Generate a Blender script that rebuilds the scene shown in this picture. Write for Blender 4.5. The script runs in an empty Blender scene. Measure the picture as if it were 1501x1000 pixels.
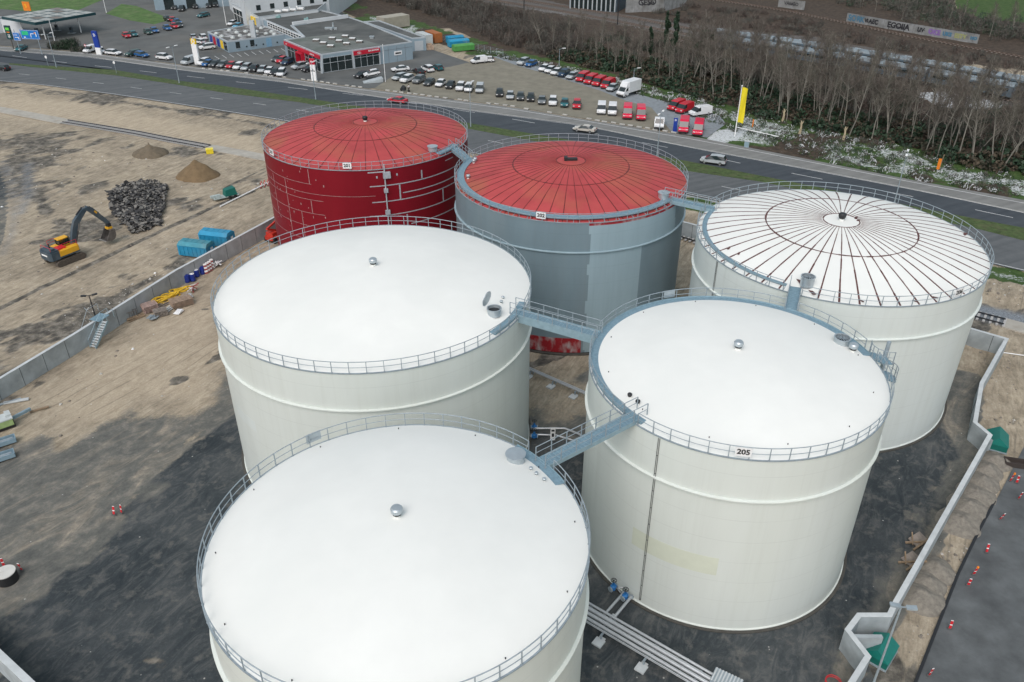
# Tank farm beside a dual carriageway, seen from a drone.  Everything is procedural mesh code.
import bpy, math, random
import numpy as np
from mathutils import Vector, Matrix
R = math.radians
random.seed(7); rng = np.random.default_rng(7)
scene = bpy.context.scene
COL = scene.collection
pi = math.pi

# ------------------------------------------------------------------ camera geometry (measured from the photograph)
FPX, PITCH, ROLL, HC = 1203.37, R(31.4326), R(0.0772), 51.0
_f = Vector((0, math.cos(PITCH), -math.sin(PITCH))); _r0 = Vector((1, 0, 0)); _u0 = Vector((0, math.sin(PITCH), math.cos(PITCH)))
_r = math.cos(ROLL)*_r0 + math.sin(ROLL)*_u0; _u = -math.sin(ROLL)*_r0 + math.cos(ROLL)*_u0
EYE = Vector((0, 0, HC))
def G(u, v, z=0.0):
    """survey helper: the world point at height z seen at photo pixel (u, v)"""
    d = _f + _r*((u-750.5)/FPX) + _u*((500-v)/FPX)
    t = (z-HC)/d.z
    return EYE + d*t
def pixv(P):
    d = P-EYE
    return 500-FPX*d.dot(_u)/d.dot(_f)
def pixu(P):
    d = P-EYE
    return 750.5+FPX*d.dot(_r)/d.dot(_f)
def HT(ub, vb, vt, z0=0.0):
    """height above (ub, vb) of something whose top is at pixel row vt"""
    P = G(ub, vb, z0); lo, hi = z0, z0+45
    for _ in range(40):
        m = (lo+hi)/2
        if pixv(Vector((P.x, P.y, m))) > vt: lo = m
        else: hi = m
    return lo-z0
def gp(pts, z=0.0): return [G(u, v, z) for u, v in pts]
def heading(u, v, du, dv):
    a = G(u, v); b = G(u+du, v+dv); return math.atan2(b.y-a.y, b.x-a.x)

# ------------------------------------------------------------------ materials
MATS = {}
def ramp(nt, fac, stops):
    r = nt.nodes.new('ShaderNodeValToRGB'); e = r.color_ramp.elements
    while len(e) < len(stops): e.new(0.5)
    for i, (p, c) in enumerate(stops): e[i].position = p; e[i].color = (*c, 1)
    nt.links.new(fac, r.inputs[0]); return r.outputs[0]
def mat(name, col, rough=.6, metal=0.0, var=.12, scale=1.5, bump=0.0, bscale=None, dirt=None, dirtamt=.3, spec=.5, stretch=None, runs=None):
    if name in MATS: return MATS[name]
    m = bpy.data.materials.new(name); m.use_nodes = True; nt = m.node_tree; b = nt.nodes['Principled BSDF']
    b.inputs['Roughness'].default_value = rough; b.inputs['Metallic'].default_value = metal; b.inputs['Specular IOR Level'].default_value = spec
    tc = nt.nodes.new('ShaderNodeTexCoord'); vec = tc.outputs['Object']
    if stretch:
        mp = nt.nodes.new('ShaderNodeMapping'); mp.inputs['Scale'].default_value = stretch; nt.links.new(vec, mp.inputs[0]); vec = mp.outputs[0]
    n = nt.nodes.new('ShaderNodeTexNoise'); n.inputs['Scale'].default_value = scale; n.inputs['Detail'].default_value = 6; n.inputs['Roughness'].default_value = .6
    nt.links.new(vec, n.inputs['Vector'])
    lo = tuple(max(0, c*(1-var)) for c in col); hi = tuple(min(1, c*(1+var)) for c in col)
    c = ramp(nt, n.outputs[0], [(.3, lo), (.7, hi)])
    if dirt:
        n2 = nt.nodes.new('ShaderNodeTexNoise'); n2.inputs['Scale'].default_value = scale*.45; n2.inputs['Detail'].default_value = 8; nt.links.new(vec, n2.inputs['Vector'])
        f = ramp(nt, n2.outputs[0], [(.48, (0, 0, 0)), (.72, (dirtamt,)*3)])
        mx = nt.nodes.new('ShaderNodeMix'); mx.data_type = 'RGBA'; nt.links.new(f, mx.inputs[0]); nt.links.new(c, mx.inputs[6]); mx.inputs[7].default_value = (*dirt, 1); c = mx.outputs[2]
    if runs:      # vertical rain and rust runs
        mr = nt.nodes.new('ShaderNodeMapping'); mr.inputs['Scale'].default_value = (1.6, 1.6, .05); nt.links.new(tc.outputs['Object'], mr.inputs[0])
        n3 = nt.nodes.new('ShaderNodeTexNoise'); n3.inputs['Scale'].default_value = 1.0; n3.inputs['Detail'].default_value = 9; n3.inputs['Roughness'].default_value = .7; nt.links.new(mr.outputs[0], n3.inputs['Vector'])
        f = ramp(nt, n3.outputs[0], [(.5, (0, 0, 0)), (.70, (runs[1],)*3)]); mx = nt.nodes.new('ShaderNodeMix'); mx.data_type = 'RGBA'; nt.links.new(f, mx.inputs[0]); nt.links.new(c, mx.inputs[6]); mx.inputs[7].default_value = (*runs[0], 1); c = mx.outputs[2]
        wv = nt.nodes.new('ShaderNodeTexWave'); wv.wave_type = 'BANDS'; wv.bands_direction = 'Z'; wv.inputs['Scale'].default_value = .157; nt.links.new(tc.outputs['Object'], wv.inputs['Vector'])
        f = ramp(nt, wv.outputs['Fac'], [(.9965, (0, 0, 0)), (.9995, (.5, .5, .5))]); n4 = nt.nodes.new('ShaderNodeTexNoise'); n4.inputs['Scale'].default_value = .35; nt.links.new(tc.outputs['Object'], n4.inputs['Vector'])
        g = nt.nodes.new('ShaderNodeMath'); g.operation = 'MULTIPLY'; nt.links.new(f, g.inputs[0]); nt.links.new(n4.outputs[0], g.inputs[1])
        mx = nt.nodes.new('ShaderNodeMix'); mx.data_type = 'RGBA'; nt.links.new(g.outputs[0], mx.inputs[0]); nt.links.new(c, mx.inputs[6]); mx.inputs[7].default_value = (*(q*.7 for q in col), 1); c = mx.outputs[2]
    nt.links.new(c, b.inputs['Base Color'])
    if bump:
        nb = nt.nodes.new('ShaderNodeTexNoise'); nb.inputs['Scale'].default_value = bscale or scale*4; nb.inputs['Detail'].default_value = 5; nt.links.new(vec, nb.inputs['Vector'])
        bp = nt.nodes.new('ShaderNodeBump'); bp.inputs['Strength'].default_value = bump; bp.inputs['Distance'].default_value = .05
        nt.links.new(nb.outputs[0], bp.inputs['Height']); nt.links.new(bp.outputs[0], b.inputs['Normal'])
    MATS[name] = m; return m

M_galv   = mat('galvanised steel', (.29, .35, .385), .5, .1, .15, 3)
M_grate  = mat('galvanised grating', (.22, .34, .41), .5, .25, .18, 6, bump=.3, bscale=14)
M_plate  = mat('galvanised plate', (.29, .42, .48), .45, .25, .12, 2)
M_black  = mat('black steel', (.03, .032, .035), .5, .3)
M_concrete = mat('cast concrete', (.38, .43, .45), .85, 0, .16, .8, .25, 6, dirt=(.17, .19, .19), dirtamt=.6)
M_conctop = mat('concrete coping', (.52, .56, .57), .85, 0, .12, .9, .2, 8)
M_white  = mat('white enamel', (.76, .78, .78), .35, 0, .05)
M_sign   = mat('white sign face', (.8, .82, .82), .5, 0, .03)
M_ink    = mat('black lettering', (.02, .02, .022), .6, 0, .05)
M_wood   = mat('weathered timber', (.27, .20, .13), .85, 0, .3, 2, .2)
M_wood2  = mat('grey timber', (.26, .23, .2), .9, 0, .3, 2, .2)
M_glass  = mat('dark glazing', (.018, .028, .03), .08, 0, .2, .5, spec=.8)
M_tyre   = mat('tyre rubber', (.018, .018, .018), .85)
M_rim    = mat('alloy rim', (.4, .41, .42), .35, .6)
M_lampw  = mat('headlamp lens', (.7, .72, .72), .15)
M_lampr  = mat('tail lamp lens', (.35, .015, .015), .2)
M_trim   = mat('black plastic trim', (.025, .026, .028), .6)
M_red    = mat('signal red', (.58, .02, .03), .45, 0, .1)
M_orange = mat('signal orange', (.75, .22, .02), .5)
M_yellow = mat('machine yellow', (.75, .40, .02), .45, 0, .1, 1, dirt=(.2, .14, .07), dirtamt=.35)
M_dkblue = mat('dark slate paint', (.055, .085, .11), .45, .1, .2, 1.2, dirt=(.2, .19, .17), dirtamt=.35)
M_steel  = mat('worn steel', (.17, .16, .15), .5, .5, .3, 2)
M_skip   = mat('skip blue paint', (.015, .24, .42), .5, 0, .15, .8, dirt=(.10, .14, .15), dirtamt=.5)
M_green  = mat('bottle green steel', (.005, .13, .105), .5, 0, .12, 1)
M_pipe   = mat('aluminium pipe cladding', (.50, .53, .55), .38, .45, .08, 2)
M_valve  = mat('blue valve paint', (.02, .16, .42), .45)
M_rust   = mat('rusty rail', (.13, .09, .07), .7, .3, .3, 3)
M_sleeper = mat('concrete sleeper', (.42, .42, .41), .9, 0, .15, 2)

# ------------------------------------------------------------------ mesh builder
class MB:
    def __init__(s): s.v = []; s.f = []; s.mi = []; s.X = None
    def add(s, vs, fs, m=0):
        k = len(s.v)
        if s.X is not None: vs = [s.X @ Vector(p) for p in vs]
        s.v += [tuple(p) for p in vs]; s.f += [tuple(i+k for i in q) for q in fs]; s.mi += [m]*len(fs); return s
    def box(s, c, d, rz=0, m=0, rx=0, ry=0):
        x, y, z = d[0]/2, d[1]/2, d[2]/2
        A = Matrix.Translation(Vector(c)) @ Matrix.Rotation(rz, 4, 'Z') @ Matrix.Rotation(ry, 4, 'Y') @ Matrix.Rotation(rx, 4, 'X')
        vs = [A @ Vector((a*x, b*y, e*z)) for e in (-1, 1) for a, b in ((-1, -1), (1, -1), (1, 1), (-1, 1))]
        return s.add(vs, [(3, 2, 1, 0), (4, 5, 6, 7), (0, 1, 5, 4), (1, 2, 6, 5), (2, 3, 7, 6), (3, 0, 4, 7)], m)
    def beam(s, p, q, w, h, m=0):
        p = Vector(p); q = Vector(q); d = (q-p)
        if d.length < 1e-6: return s
        d.normalize(); up = Vector((0, 0, 1)) if abs(d.z) < .95 else Vector((0, 1, 0))
        a = d.cross(up).normalized()*w/2; b = a.cross(d).normalized()*h/2
        vs = [o+x*a+y*b for o in (p, q) for x, y in ((-1, -1), (1, -1), (1, 1), (-1, 1))]
        return s.add(vs, [(0, 1, 2, 3), (7, 6, 5, 4), (4, 5, 1, 0), (5, 6, 2, 1), (6, 7, 3, 2), (7, 4, 0, 3)], m)
    def tube(s, pts, r, n=6, m=0, closed=False, caps=True, r2=None):
        pts = [Vector(p) for p in pts]; N = len(pts); vs = []; prev = None
        for i, p in enumerate(pts):
            if closed: d = pts[(i+1) % N]-pts[i-1]
            else: d = pts[min(i+1, N-1)]-pts[max(i-1, 0)]
            d.normalize()
            up = prev if prev is not None else (Vector((0, 0, 1)) if abs(d.z) < .9 else Vector((1, 0, 0)))
            a = (up-d*up.dot(d)); 
            if a.length < 1e-4: a = d.orthogonal()
            a.normalize(); b = d.cross(a); prev = a
            rr = r if r2 is None else r+(r2-r)*i/max(1, N-1)
            vs += [p+a*(rr*math.cos(2*pi*k/n))+b*(rr*math.sin(2*pi*k/n)) for k in range(n)]
        fs = []
        for i in range(N if closed else N-1):
            j = (i+1) % N
            fs += [(i*n+k, i*n+(k+1) % n, j*n+(k+1) % n, j*n+k) for k in range(n)]
        if caps and not closed: fs += [tuple(range(n-1, -1, -1)), tuple(range((N-1)*n, N*n))]
        return s.add(vs, fs, m)
    def lathe(s, prof, n=24, c=(0, 0, 0), m=0, cap=True):
        vs = [(c[0]+r*math.cos(2*pi*k/n), c[1]+r*math.sin(2*pi*k/n), c[2]+z) for r, z in prof for k in range(n)]
        fs = [(i*n+k, i*n+(k+1) % n, (i+1)*n+(k+1) % n, (i+1)*n+k) for i in range(len(prof)-1) for k in range(n)]
        if cap: fs += [tuple(range(n-1, -1, -1)), tuple(range((len(prof)-1)*n, len(prof)*n))]
        return s.add(vs, fs, m)
    def prism(s, poly, z0, z1, m=0, mtop=None):
        P = [(p[0], p[1]) for p in poly]; N = len(P)
        A = sum(P[i][0]*P[(i+1) % N][1]-P[(i+1) % N][0]*P[i][1] for i in range(N))
        if A < 0: P = P[::-1]
        vs = [(x, y, z0) for x, y in P]+[(x, y, z1) for x, y in P]
        s.add(vs, [tuple(range(N-1, -1, -1))]+[(i, (i+1) % N, N+(i+1) % N, N+i) for i in range(N)], m)
        s.add(vs[N:], [tuple(range(N))], m if mtop is None else mtop); return s
    def sheet(s, poly, z, m=0):
        P = [(p[0], p[1], z) for p in poly]; N = len(P)
        A = sum(P[i][0]*P[(i+1) % N][1]-P[(i+1) % N][0]*P[i][1] for i in range(N))
        if A < 0: P = P[::-1]
        return s.add(P, [tuple(range(N))], m)
    def arc(s, r0, r1, z0, z1, a0, a1, n=None, m=0):
        """solid band between radii r0<r1, heights z0<z1, angles a0..a1 in degrees"""
        n = n or max(2, int(abs(a1-a0)/3)); vs = []
        for i in range(n+1):
            a = R(a0+(a1-a0)*i/n); c, q = math.cos(a), math.sin(a)
            vs += [(r0*c, r0*q, z0), (r1*c, r1*q, z0), (r1*c, r1*q, z1), (r0*c, r0*q, z1)]
        fs = [(0, 3, 2, 1), (n*4, n*4+1, n*4+2, n*4+3)]
        for i in range(n):
            for k in range(4): fs.append((i*4+k, i*4+(k+1) % 4, i*4+4+(k+1) % 4, i*4+4+k))
        if a1 < a0: fs = [q[::-1] for q in fs]
        return s.add(vs, fs, m)
    def build(s, name, mats, parent=None, loc=None, rz=0, smooth=None):
        me = bpy.data.meshes.new(name); me.from_pydata(s.v, [], s.f)
        if not isinstance(mats, (list, tuple)): mats = [mats]
        for m in mats: me.materials.append(m)
        if len(mats) > 1: me.polygons.foreach_set('material_index', s.mi)
        if smooth is not None:
            me.polygons.foreach_set('use_smooth', [True]*len(s.f)); me.set_sharp_from_angle(angle=R(smooth))
        me.update()
        o = bpy.data.objects.new(name, me); COL.objects.link(o)
        if parent: o.parent = parent
        if loc is not None: o.location = loc
        o.rotation_euler.z = rz
        return o
def npmesh(name, V, F, mats, mi=None, parent=None, smooth=False):
    me = bpy.data.meshes.new(name); V = np.asarray(V, np.float32); F = np.asarray(F, np.int32); k = F.shape[1]
    me.vertices.add(len(V)); me.vertices.foreach_set('co', V.ravel())
    me.loops.add(F.size); me.loops.foreach_set('vertex_index', F.ravel())
    me.polygons.add(len(F)); me.polygons.foreach_set('loop_start', np.arange(0, F.size, k, dtype=np.int32)); me.polygons.foreach_set('loop_total', np.full(len(F), k, np.int32))
    for m in mats: me.materials.append(m)
    if mi is not None: me.polygons.foreach_set('material_index', np.asarray(mi, np.int32))
    me.polygons.foreach_set('use_smooth', np.full(len(F), smooth))
    me.update(calc_edges=True); me.validate()
    o = bpy.data.objects.new(name, me); COL.objects.link(o)
    if parent: o.parent = parent
    return o
def tag(o, label=None, cat=None, group=None, kind=None):
    if label: o['label'] = label
    if cat: o['category'] = cat
    if group: o['group'] = group
    if kind: o['kind'] = kind
    return o
def thing(name, label, cat, loc=(0, 0, 0), rz=0, group=None):
    o = bpy.data.objects.new(name, None); COL.objects.link(o); o.location = loc; o.rotation_euler.z = rz; o.empty_display_size = .3
    return tag(o, label, cat, group)
def struct(name, o): o['kind'] = 'structure'; o['label'] = name.replace('_', ' '); return o
KIDS = {}
def dup(o, parent=None):
    c = o.copy(); COL.objects.link(c); c.parent = parent
    for ch in o.children: dup(ch, c)
    return c
def text_mb(body, size, mb, X, m=0, bold=.022):
    """flat lettering: adds the outline of 'body' (x to the right, y up) through matrix X"""
    cu = bpy.data.curves.new('lettering', 'FONT'); cu.body = body; cu.size = size; cu.align_x = 'CENTER'; cu.align_y = 'CENTER'; cu.resolution_u = 3; cu.offset = bold
    ob = bpy.data.objects.new('lettering', cu); COL.objects.link(ob)
    dg = bpy.context.evaluated_depsgraph_get(); me = bpy.data.meshes.new_from_object(ob.evaluated_get(dg))
    mb.add([X @ v.co for v in me.vertices], [tuple(p.vertices) for p in me.polygons], m)
    bpy.data.objects.remove(ob); bpy.data.curves.remove(cu); bpy.data.meshes.remove(me)
def face_mat(c, yaw):
    """matrix whose local x runs along yaw, y up, z out of the face (towards yaw-90deg)"""
    x = Vector((math.cos(yaw), math.sin(yaw), 0)); y = Vector((0, 0, 1)); z = x.cross(y)
    M = Matrix((x, y, z)).transposed().to_4x4(); M.translation = Vector(c); return M
ORD = ['first', 'second', 'third', 'fourth', 'fifth', 'sixth', 'seventh', 'eighth', 'ninth', 'tenth', 'eleventh', 'twelfth', 'thirteenth', 'fourteenth']
# ------------------------------------------------------------------ ground
def vnoise(x, y, s, seed=0):
    """smooth value noise in about [-1, 1]"""
    g = np.random.default_rng(seed).uniform(-1, 1, (256, 256)); x = x/s; y = y/s
    xi = np.floor(x).astype(int); yi = np.floor(y).astype(int); fx = x-xi; fy = y-yi
    fx = fx*fx*(3-2*fx); fy = fy*fy*(3-2*fy); a = g[xi % 256, yi % 256]; b = g[(xi+1) % 256, yi % 256]; c = g[xi % 256, (yi+1) % 256]; d = g[(xi+1) % 256, (yi+1) % 256]
    return (a*(1-fx)+b*fx)*(1-fy)+(c*(1-fx)+d*fx)*fy
def fbm(x, y, s, seed=0, o=4):
    return sum(vnoise(x, y, s/2**k, seed+k)*.5**k for k in range(o))/1.6
def sdf(X, Y, poly):
    """signed distance to polygon, positive inside"""
    P = [(p[0], p[1]) for p in poly]; N = len(P); D = np.full(X.shape, 1e9); ins = np.zeros(X.shape, bool)
    for i in range(N):
        ax, ay = P[i]; bx, by = P[(i+1) % N]; ex, ey = bx-ax, by-ay; L = ex*ex+ey*ey+1e-12
        t = np.clip(((X-ax)*ex+(Y-ay)*ey)/L, 0, 1); D = np.minimum(D, np.hypot(X-ax-t*ex, Y-ay-t*ey))
        c = ((ay > Y) != (by > Y)); ins ^= c & (X < (bx-ax)*(Y-ay)/(by-ay+1e-12)+ax)
    return np.where(ins, D, -D)
def sst(a, b, x): t = np.clip((x-a)/(b-a), 0, 1); return t*t*(3-2*t)
def axis(parts): return np.concatenate([np.arange(a, b, s) for a, b, s in parts])
gx = axis([(-1200, -300, 60), (-300, -180, 6), (-180, -80, 1.1), (-80, 80, .55), (80, 180, 1.1), (180, 300, 6), (300, 1260, 60)])
gy = axis([(-200, 0, 20), (0, 24, 3), (24, 125, .55), (125, 260, 1.0), (260, 340, 2), (340, 480, 10), (480, 2000, 80)])
X, Y = np.meshgrid(gx, gy, indexing='ij'); X = X.ravel(); Y = Y.ravel()

# survey polylines in photo pixels, stretched past the frame at both ends
TOP_PATH = [(0, 68), (126, 77), (260, 95), (436, 117), (540, 131), (748, 157), (852, 174.5), (1025, 202), (1200, 236.8), (1334, 263.5), (1501, 293.5)]
ASPH_TOP = [(0, 74), (126, 83), (260, 102), (406, 119), (540, 140), (690, 162), (852, 183.5), (1000, 214), (1167, 245), (1334, 277), (1501, 312)]
MED_TOP = [(14, 93), (60, 96), (170, 103), (263, 119), (319, 125), (436, 142.5), (560, 161), (692, 181.5), (850, 208), (1000, 235), (1100, 255), (1250, 285), (1417, 318.6), (1501, 334.5)]
MED_BOT = [(14, 95), (60, 100), (170, 111), (263, 125), (319, 135), (436, 150), (560, 169), (692, 190), (850, 220), (1000, 250), (1117, 267), (1250, 296), (1437, 337), (1501, 353)]
ASPH_BOT = [(0, 119), (53, 124), (160, 138), (266, 154), (400, 175), (560, 202), (700, 226), (850, 254), (1000, 284), (1150, 316), (1300, 350), (1457, 388), (1501, 398)]
def ext(pts, n0=90, n1=140):
    P = [Vector((p.x, p.y)) for p in gp(pts)]
    a = (P[0]-P[1]).normalized(); b = (P[-1]-P[-2]).normalized()
    return [P[0]+a*n0]+P+[P[-1]+b*n1]
L_path, L_at, L_mt, L_mb, L_ab = ext(TOP_PATH), ext(ASPH_TOP), ext(MED_TOP, 0.1), ext(MED_BOT, 0.1), ext(ASPH_BOT)
ROADPOLY = L_at+L_ab[::-1]
# walls round the bund (drawn further down) bound the yard
WL = [Vector((p.x, p.y)) for p in gp([(48, 558), (117, 515), (264, 419), (387, 350)])]; WL = [WL[0]+(WL[0]-WL[1]).normalized()*46]+WL[1:]+[WL[-1]+(WL[-1]-WL[-2]).normalized()*16]
WR_PX = [(1425, 483), (1472.7, 496.6), (1436.3, 561), (1426.5, 618.5), (1448.3, 636.7), (1310, 880), (1301, 898.4), (1256.8, 898.4), (1238.4, 922.4), (1268, 960.8), (1243, 1000), (1213, 1050)]
WR = [Vector((p.x, p.y)) for p in gp(WR_PX, 2.1)]
WB = [Vector((p.x, p.y)) for p in gp([(-70, 885), (0, 951.6), (51.7, 1000), (160, 1100)], 2.5)]
YARD = WL+[Vector((0, 128)), Vector((28, 108)), Vector((40, 97))]+WR+[Vector((10, 10)), Vector((-20, 10))]+WB[::-1]
ASPHALT = [(p.x, p.y) for p in gp([(-40, 640), (20, 648), (62, 628), (100, 640), (150, 618), (196, 596), (262, 602), (300, 585), (322, 548), (360, 545), (700, 600), (800, 560), (900, 520), (1290, 540), (1440, 540), (1450, 600), (1475, 645), (1340, 900), (1300, 960), (1280, 1060), (60, 1110), (-80, 900)])]
RROAD = [(p.x, p.y) for p in gp([(1332, 1030), (1400, 850), (1432, 785), (1470, 715), (1501, 655), (1560, 600), (1700, 620), (1700, 1000), (1560, 1100)])]
LOT_A = [(p.x, p.y) for p in gp([(-60, 2), (140, -10), (330, -12), (480, 6), (545, 42), (640, 75), (690, 92), (640, 103), (600, 106), (560, 128), (540, 130), (436, 116), (260, 94), (126, 76), (0, 67), (-60, 62)])]
LOT_G = [(p.x, p.y) for p in gp([(548, 130), (575, 112), (620, 104), (660, 98), (720, 84), (748, 83), (800, 99), (850, 116), (900, 131), (960, 148), (1010, 160), (1052, 172), (1062, 182), (1030, 201), (852, 173), (748, 156)])]
LOT_B = [(p.x, p.y) for p in gp([(722, 83), (748, 82), (800, 97), (850, 113), (900, 128), (960, 145), (1010, 157), (1056, 170), (1064, 182), (1036, 202), (985, 194), (975, 182), (955, 158), (918, 148), (880, 133), (800, 108), (760, 97)])]
FIELD = [(p.x, p.y) for p in gp([(1395, -30), (1402, 12), (1440, 28), (1520, 34), (1650, 60), (1750, -30)])]
GREEN1 = [(p.x, p.y) for p in gp([(-60, 8), (20, 15), (60, 19), (110, 17), (150, 0), (130, -14), (-80, -12)])]
GREEN2 = [(p.x, p.y) for p in gp([(155, 20), (178, 6), (200, 9), (238, 23), (243, 31), (226, 36), (190, 30)])]
BANK = [(p.x, p.y) for p in gp([(500, 2), (560, 20), (620, 38), (700, 62), (780, 84), (860, 104), (940, 126), (1040, 150), (1090, 165), (1145, 178), (1200, 193), (1266, 202), (1340, 221), (1390, 240), (1457, 254), (1501, 260), (1640, 285), (1640, 322), (1501, 293), (1334, 263), (1200, 236), (1030, 202), (1066, 182), (1050, 170), (960, 144), (800, 97), (748, 81), (700, 78), (640, 60), (560, 40), (480, 4)])]
WOOD = [(p.x, p.y) for p in gp([(560, -10), (640, 25), (720, 62), (800, 84), (880, 104), (960, 126), (1040, 150), (1090, 165), (1145, 178), (1200, 193), (1266, 202), (1340, 221), (1390, 240), (1457, 254), (1501, 260), (1640, 285), (1760, 250), (1501, 160), (1340, 118), (1200, 92), (1040, 62), (940, 50), (840, 34), (740, 14), (690, 0)])]
BALLAST = [(p.x, p.y) for p in gp([(660, -6), (740, 8), (860, 26), (960, 44), (1040, 60), (1200, 92), (1340, 122), (1501, 160), (1700, 220), (1700, 160), (1501, 112), (1340, 82), (1200, 55), (1060, 40), (960, 28), (860, 12), (760, -8)])]

road_d = sdf(X, Y, [(p.x, p.y) for p in L_path+L_ab[::-1]])
yard_d = sdf(X, Y, [(p.x, p.y) for p in YARD]); asp_d = sdf(X, Y, ASPHALT)
lotA_d = sdf(X, Y, LOT_A); lotG_d = np.maximum(sdf(X, Y, LOT_G), sdf(X, Y, LOT_B)); rr_d = sdf(X, Y, RROAD)
n1 = fbm(X, Y, 9, 1); n2 = fbm(X, Y, 2.6, 11); n3 = fbm(X, Y, 22, 21)
# rotate into the direction lorries drive along the left wall, for long ruts
ca, sa = .45, .89; U = X*ca+Y*sa; W = -X*sa+Y*ca
ruts = fbm(U/7, W, 1.3, 31); ruts2 = fbm(U/10, W, 3.5, 41)
near = np.maximum(np.maximum(road_d, lotA_d), np.maximum(lotG_d, rr_d))
free = sst(0.3, 2.5, -near)*sst(-2.5, -.3, np.where(yard_d > 0, -asp_d, 5))
Z = -.07+free*(.10*n1+.07*ruts+.05*n2)
Z = np.where(yard_d > -.3, np.minimum(Z, -.03+.02*n2), Z)
wood_d = sdf(X, Y, WOOD); Z = Z+sst(0, 8, wood_d)*(.25*n1+.15*n2)
# mounded spoil between the railway siding and the carriageway on the right
spoil = [(p.x, p.y) for p in gp([(1448, 405), (1501, 418), (1560, 440), (1560, 475), (1501, 462), (1440, 432)])]
Z = Z+sst(-1, 3, sdf(X, Y, spoil))*(.7+.5*n2+.6*ruts)
asphalt = np.where(X < -8, sst(-4.5, 4.0, asp_d+2.4*n1+1.2*n2+1.2*ruts), sst(-1.2, 1.2, asp_d+1.8*n1+1.2*n2))*(yard_d > -1)
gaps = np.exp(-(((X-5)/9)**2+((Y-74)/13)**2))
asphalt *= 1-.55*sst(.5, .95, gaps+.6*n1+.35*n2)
dark = sst(.08, .5, n1+.5*ruts2+.2*n2)*.8
work = [(p.x, p.y) for p in gp([(60, 200), (130, 190), (60, 300), (-20, 300), (-20, 190)])]
dark = np.maximum(dark*.8, .62*sst(-5, 5, sdf(X, Y, work)+9*n2+5*n1))
strip = [(p.x, p.y) for p in gp([(-20, 500), (110, 455), (220, 395), (265, 380), (330, 355), (300, 385), (215, 425), (120, 480), (-20, 545)])]
dark = np.maximum(dark, .72*sst(-2.5, 2.5, sdf(X, Y, strip)+3*ruts+3*n2))
pale = [(p.x, p.y) for p in gp([(-50, 130), (120, 150), (300, 185), (390, 208), (390, 235), (300, 218), (110, 180), (-50, 168)])]
palem = sst(-2, 2, sdf(X, Y, pale)+2*n2)
palem = np.maximum(palem, .8*sst(-2, 2, sdf(X, Y, [(p.x, p.y) for p in gp([(40, 590), (300, 430), (330, 470), (300, 590), (190, 600), (90, 640)])])+2*n1))
dark *= 1-.75*palem
def pdist(pts):
    P = gp(pts); D = np.full(X.shape, 1e9)
    for a, b in zip(P, P[1:]):
        ex, ey = b.x-a.x, b.y-a.y; t_ = np.clip(((X-a.x)*ex+(Y-a.y)*ey)/(ex*ex+ey*ey), 0, 1); D = np.minimum(D, np.hypot(X-a.x-t_*ex, Y-a.y-t_*ey))
    return D
ruttop = np.exp(-(pdist([(-30, 466), (0, 451), (90, 408), (176, 366), (250, 332), (320, 300), (372, 280)])/.55)**2)
for pl_, w_ in (([(0, 160), (100, 176), (300, 212)], .6), ([(20, 215), (120, 196), (150, 205), (60, 240)], 1.6), ([(0, 500), (40, 484), (90, 470)], 1.2), ([(60, 300), (90, 330), (60, 345)], 1.5), ([(0, 128), (120, 143), (300, 166), (400, 186)], 1.1), ([(270, 300), (330, 275), (390, 246)], .5), ([(330, 430), (250, 470), (180, 520), (90, 565)], .4)): ruttop = np.maximum(ruttop, .85*np.exp(-(pdist(pl_)/w_)**2)*(.7+.5*n2))
edge_d = pdist([(-60, 120), (0, 126.5), (53, 130.5), (160, 145), (266, 162), (400, 183)]); ruttop = np.maximum(ruttop, .95*np.exp(-(edge_d/1.0)**2)*(.8+.4*n2))
dark = np.maximum(dark, ruttop)
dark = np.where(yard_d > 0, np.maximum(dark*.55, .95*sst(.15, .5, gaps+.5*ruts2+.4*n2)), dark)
BLACKA = [(p.x, p.y) for p in gp([(365, 545), (330, 606), (278, 646), (206, 716), (170, 752), (110, 815), (60, 862), (0, 900), (-60, 930), (60, 1110), (1200, 1060), (1250, 905), (1310, 880), (1395, 730), (1412, 650), (1360, 600), (1250, 640), (1000, 700), (860, 650), (780, 620), (600, 640)])]
bl = sst(-2.0, 3.5, sdf(X, Y, BLACKA)+1.4*n2+1.4*ruts)
dark = np.where((yard_d > -.5) & (asp_d > -3), np.maximum(bl*.95, .3*sst(.1, .5, ruts2)), dark)
for pl_, w_, k_ in (([(300, 628), (276, 646), (206, 716), (180, 742)], .75, .75), ([(80, 745), (150, 700)], .3, .5), ([(262, 870), (290, 900)], .9, .6), ([(215, 965), (245, 975)], .5, .7), ([(1300, 660), (1235, 880)], .8, .35)): asphalt *= 1-k_*np.exp(-(pdist(pl_)/w_)**2)*(.6+.6*n2)
rdirt = [(p.x, p.y) for p in gp([(1430, 480), (1501, 490), (1620, 520), (1620, 620), (1501, 655), (1400, 850), (1330, 1030), (1250, 1010), (1300, 900), (1440, 640)])]
rd = sst(-1, 2, sdf(X, Y, rdirt)); dark = np.maximum(dark, rd*(.22+.35*n2+.3*n1))
bank_d = sdf(X, Y, BANK); grass = .9*sst(-4, -1, bank_d+1.5*n2)*sst(-.45, .15, n1+.1)
grass = np.maximum(grass, sst(-1, 1, np.maximum(sdf(X, Y, GREEN1), np.maximum(sdf(X, Y, GREEN2), sdf(X, Y, FIELD)))+.8*n2))
verge = [(p.x, p.y) for p in [Vector((a.x, a.y)) for a in L_ab[9:]]+[Vector((a.x-3, a.y-5)) for a in L_ab[9:]][::-1]]
grass = np.maximum(grass, .9*sst(-.8, .8, sdf(X, Y, verge)+n2))
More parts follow.
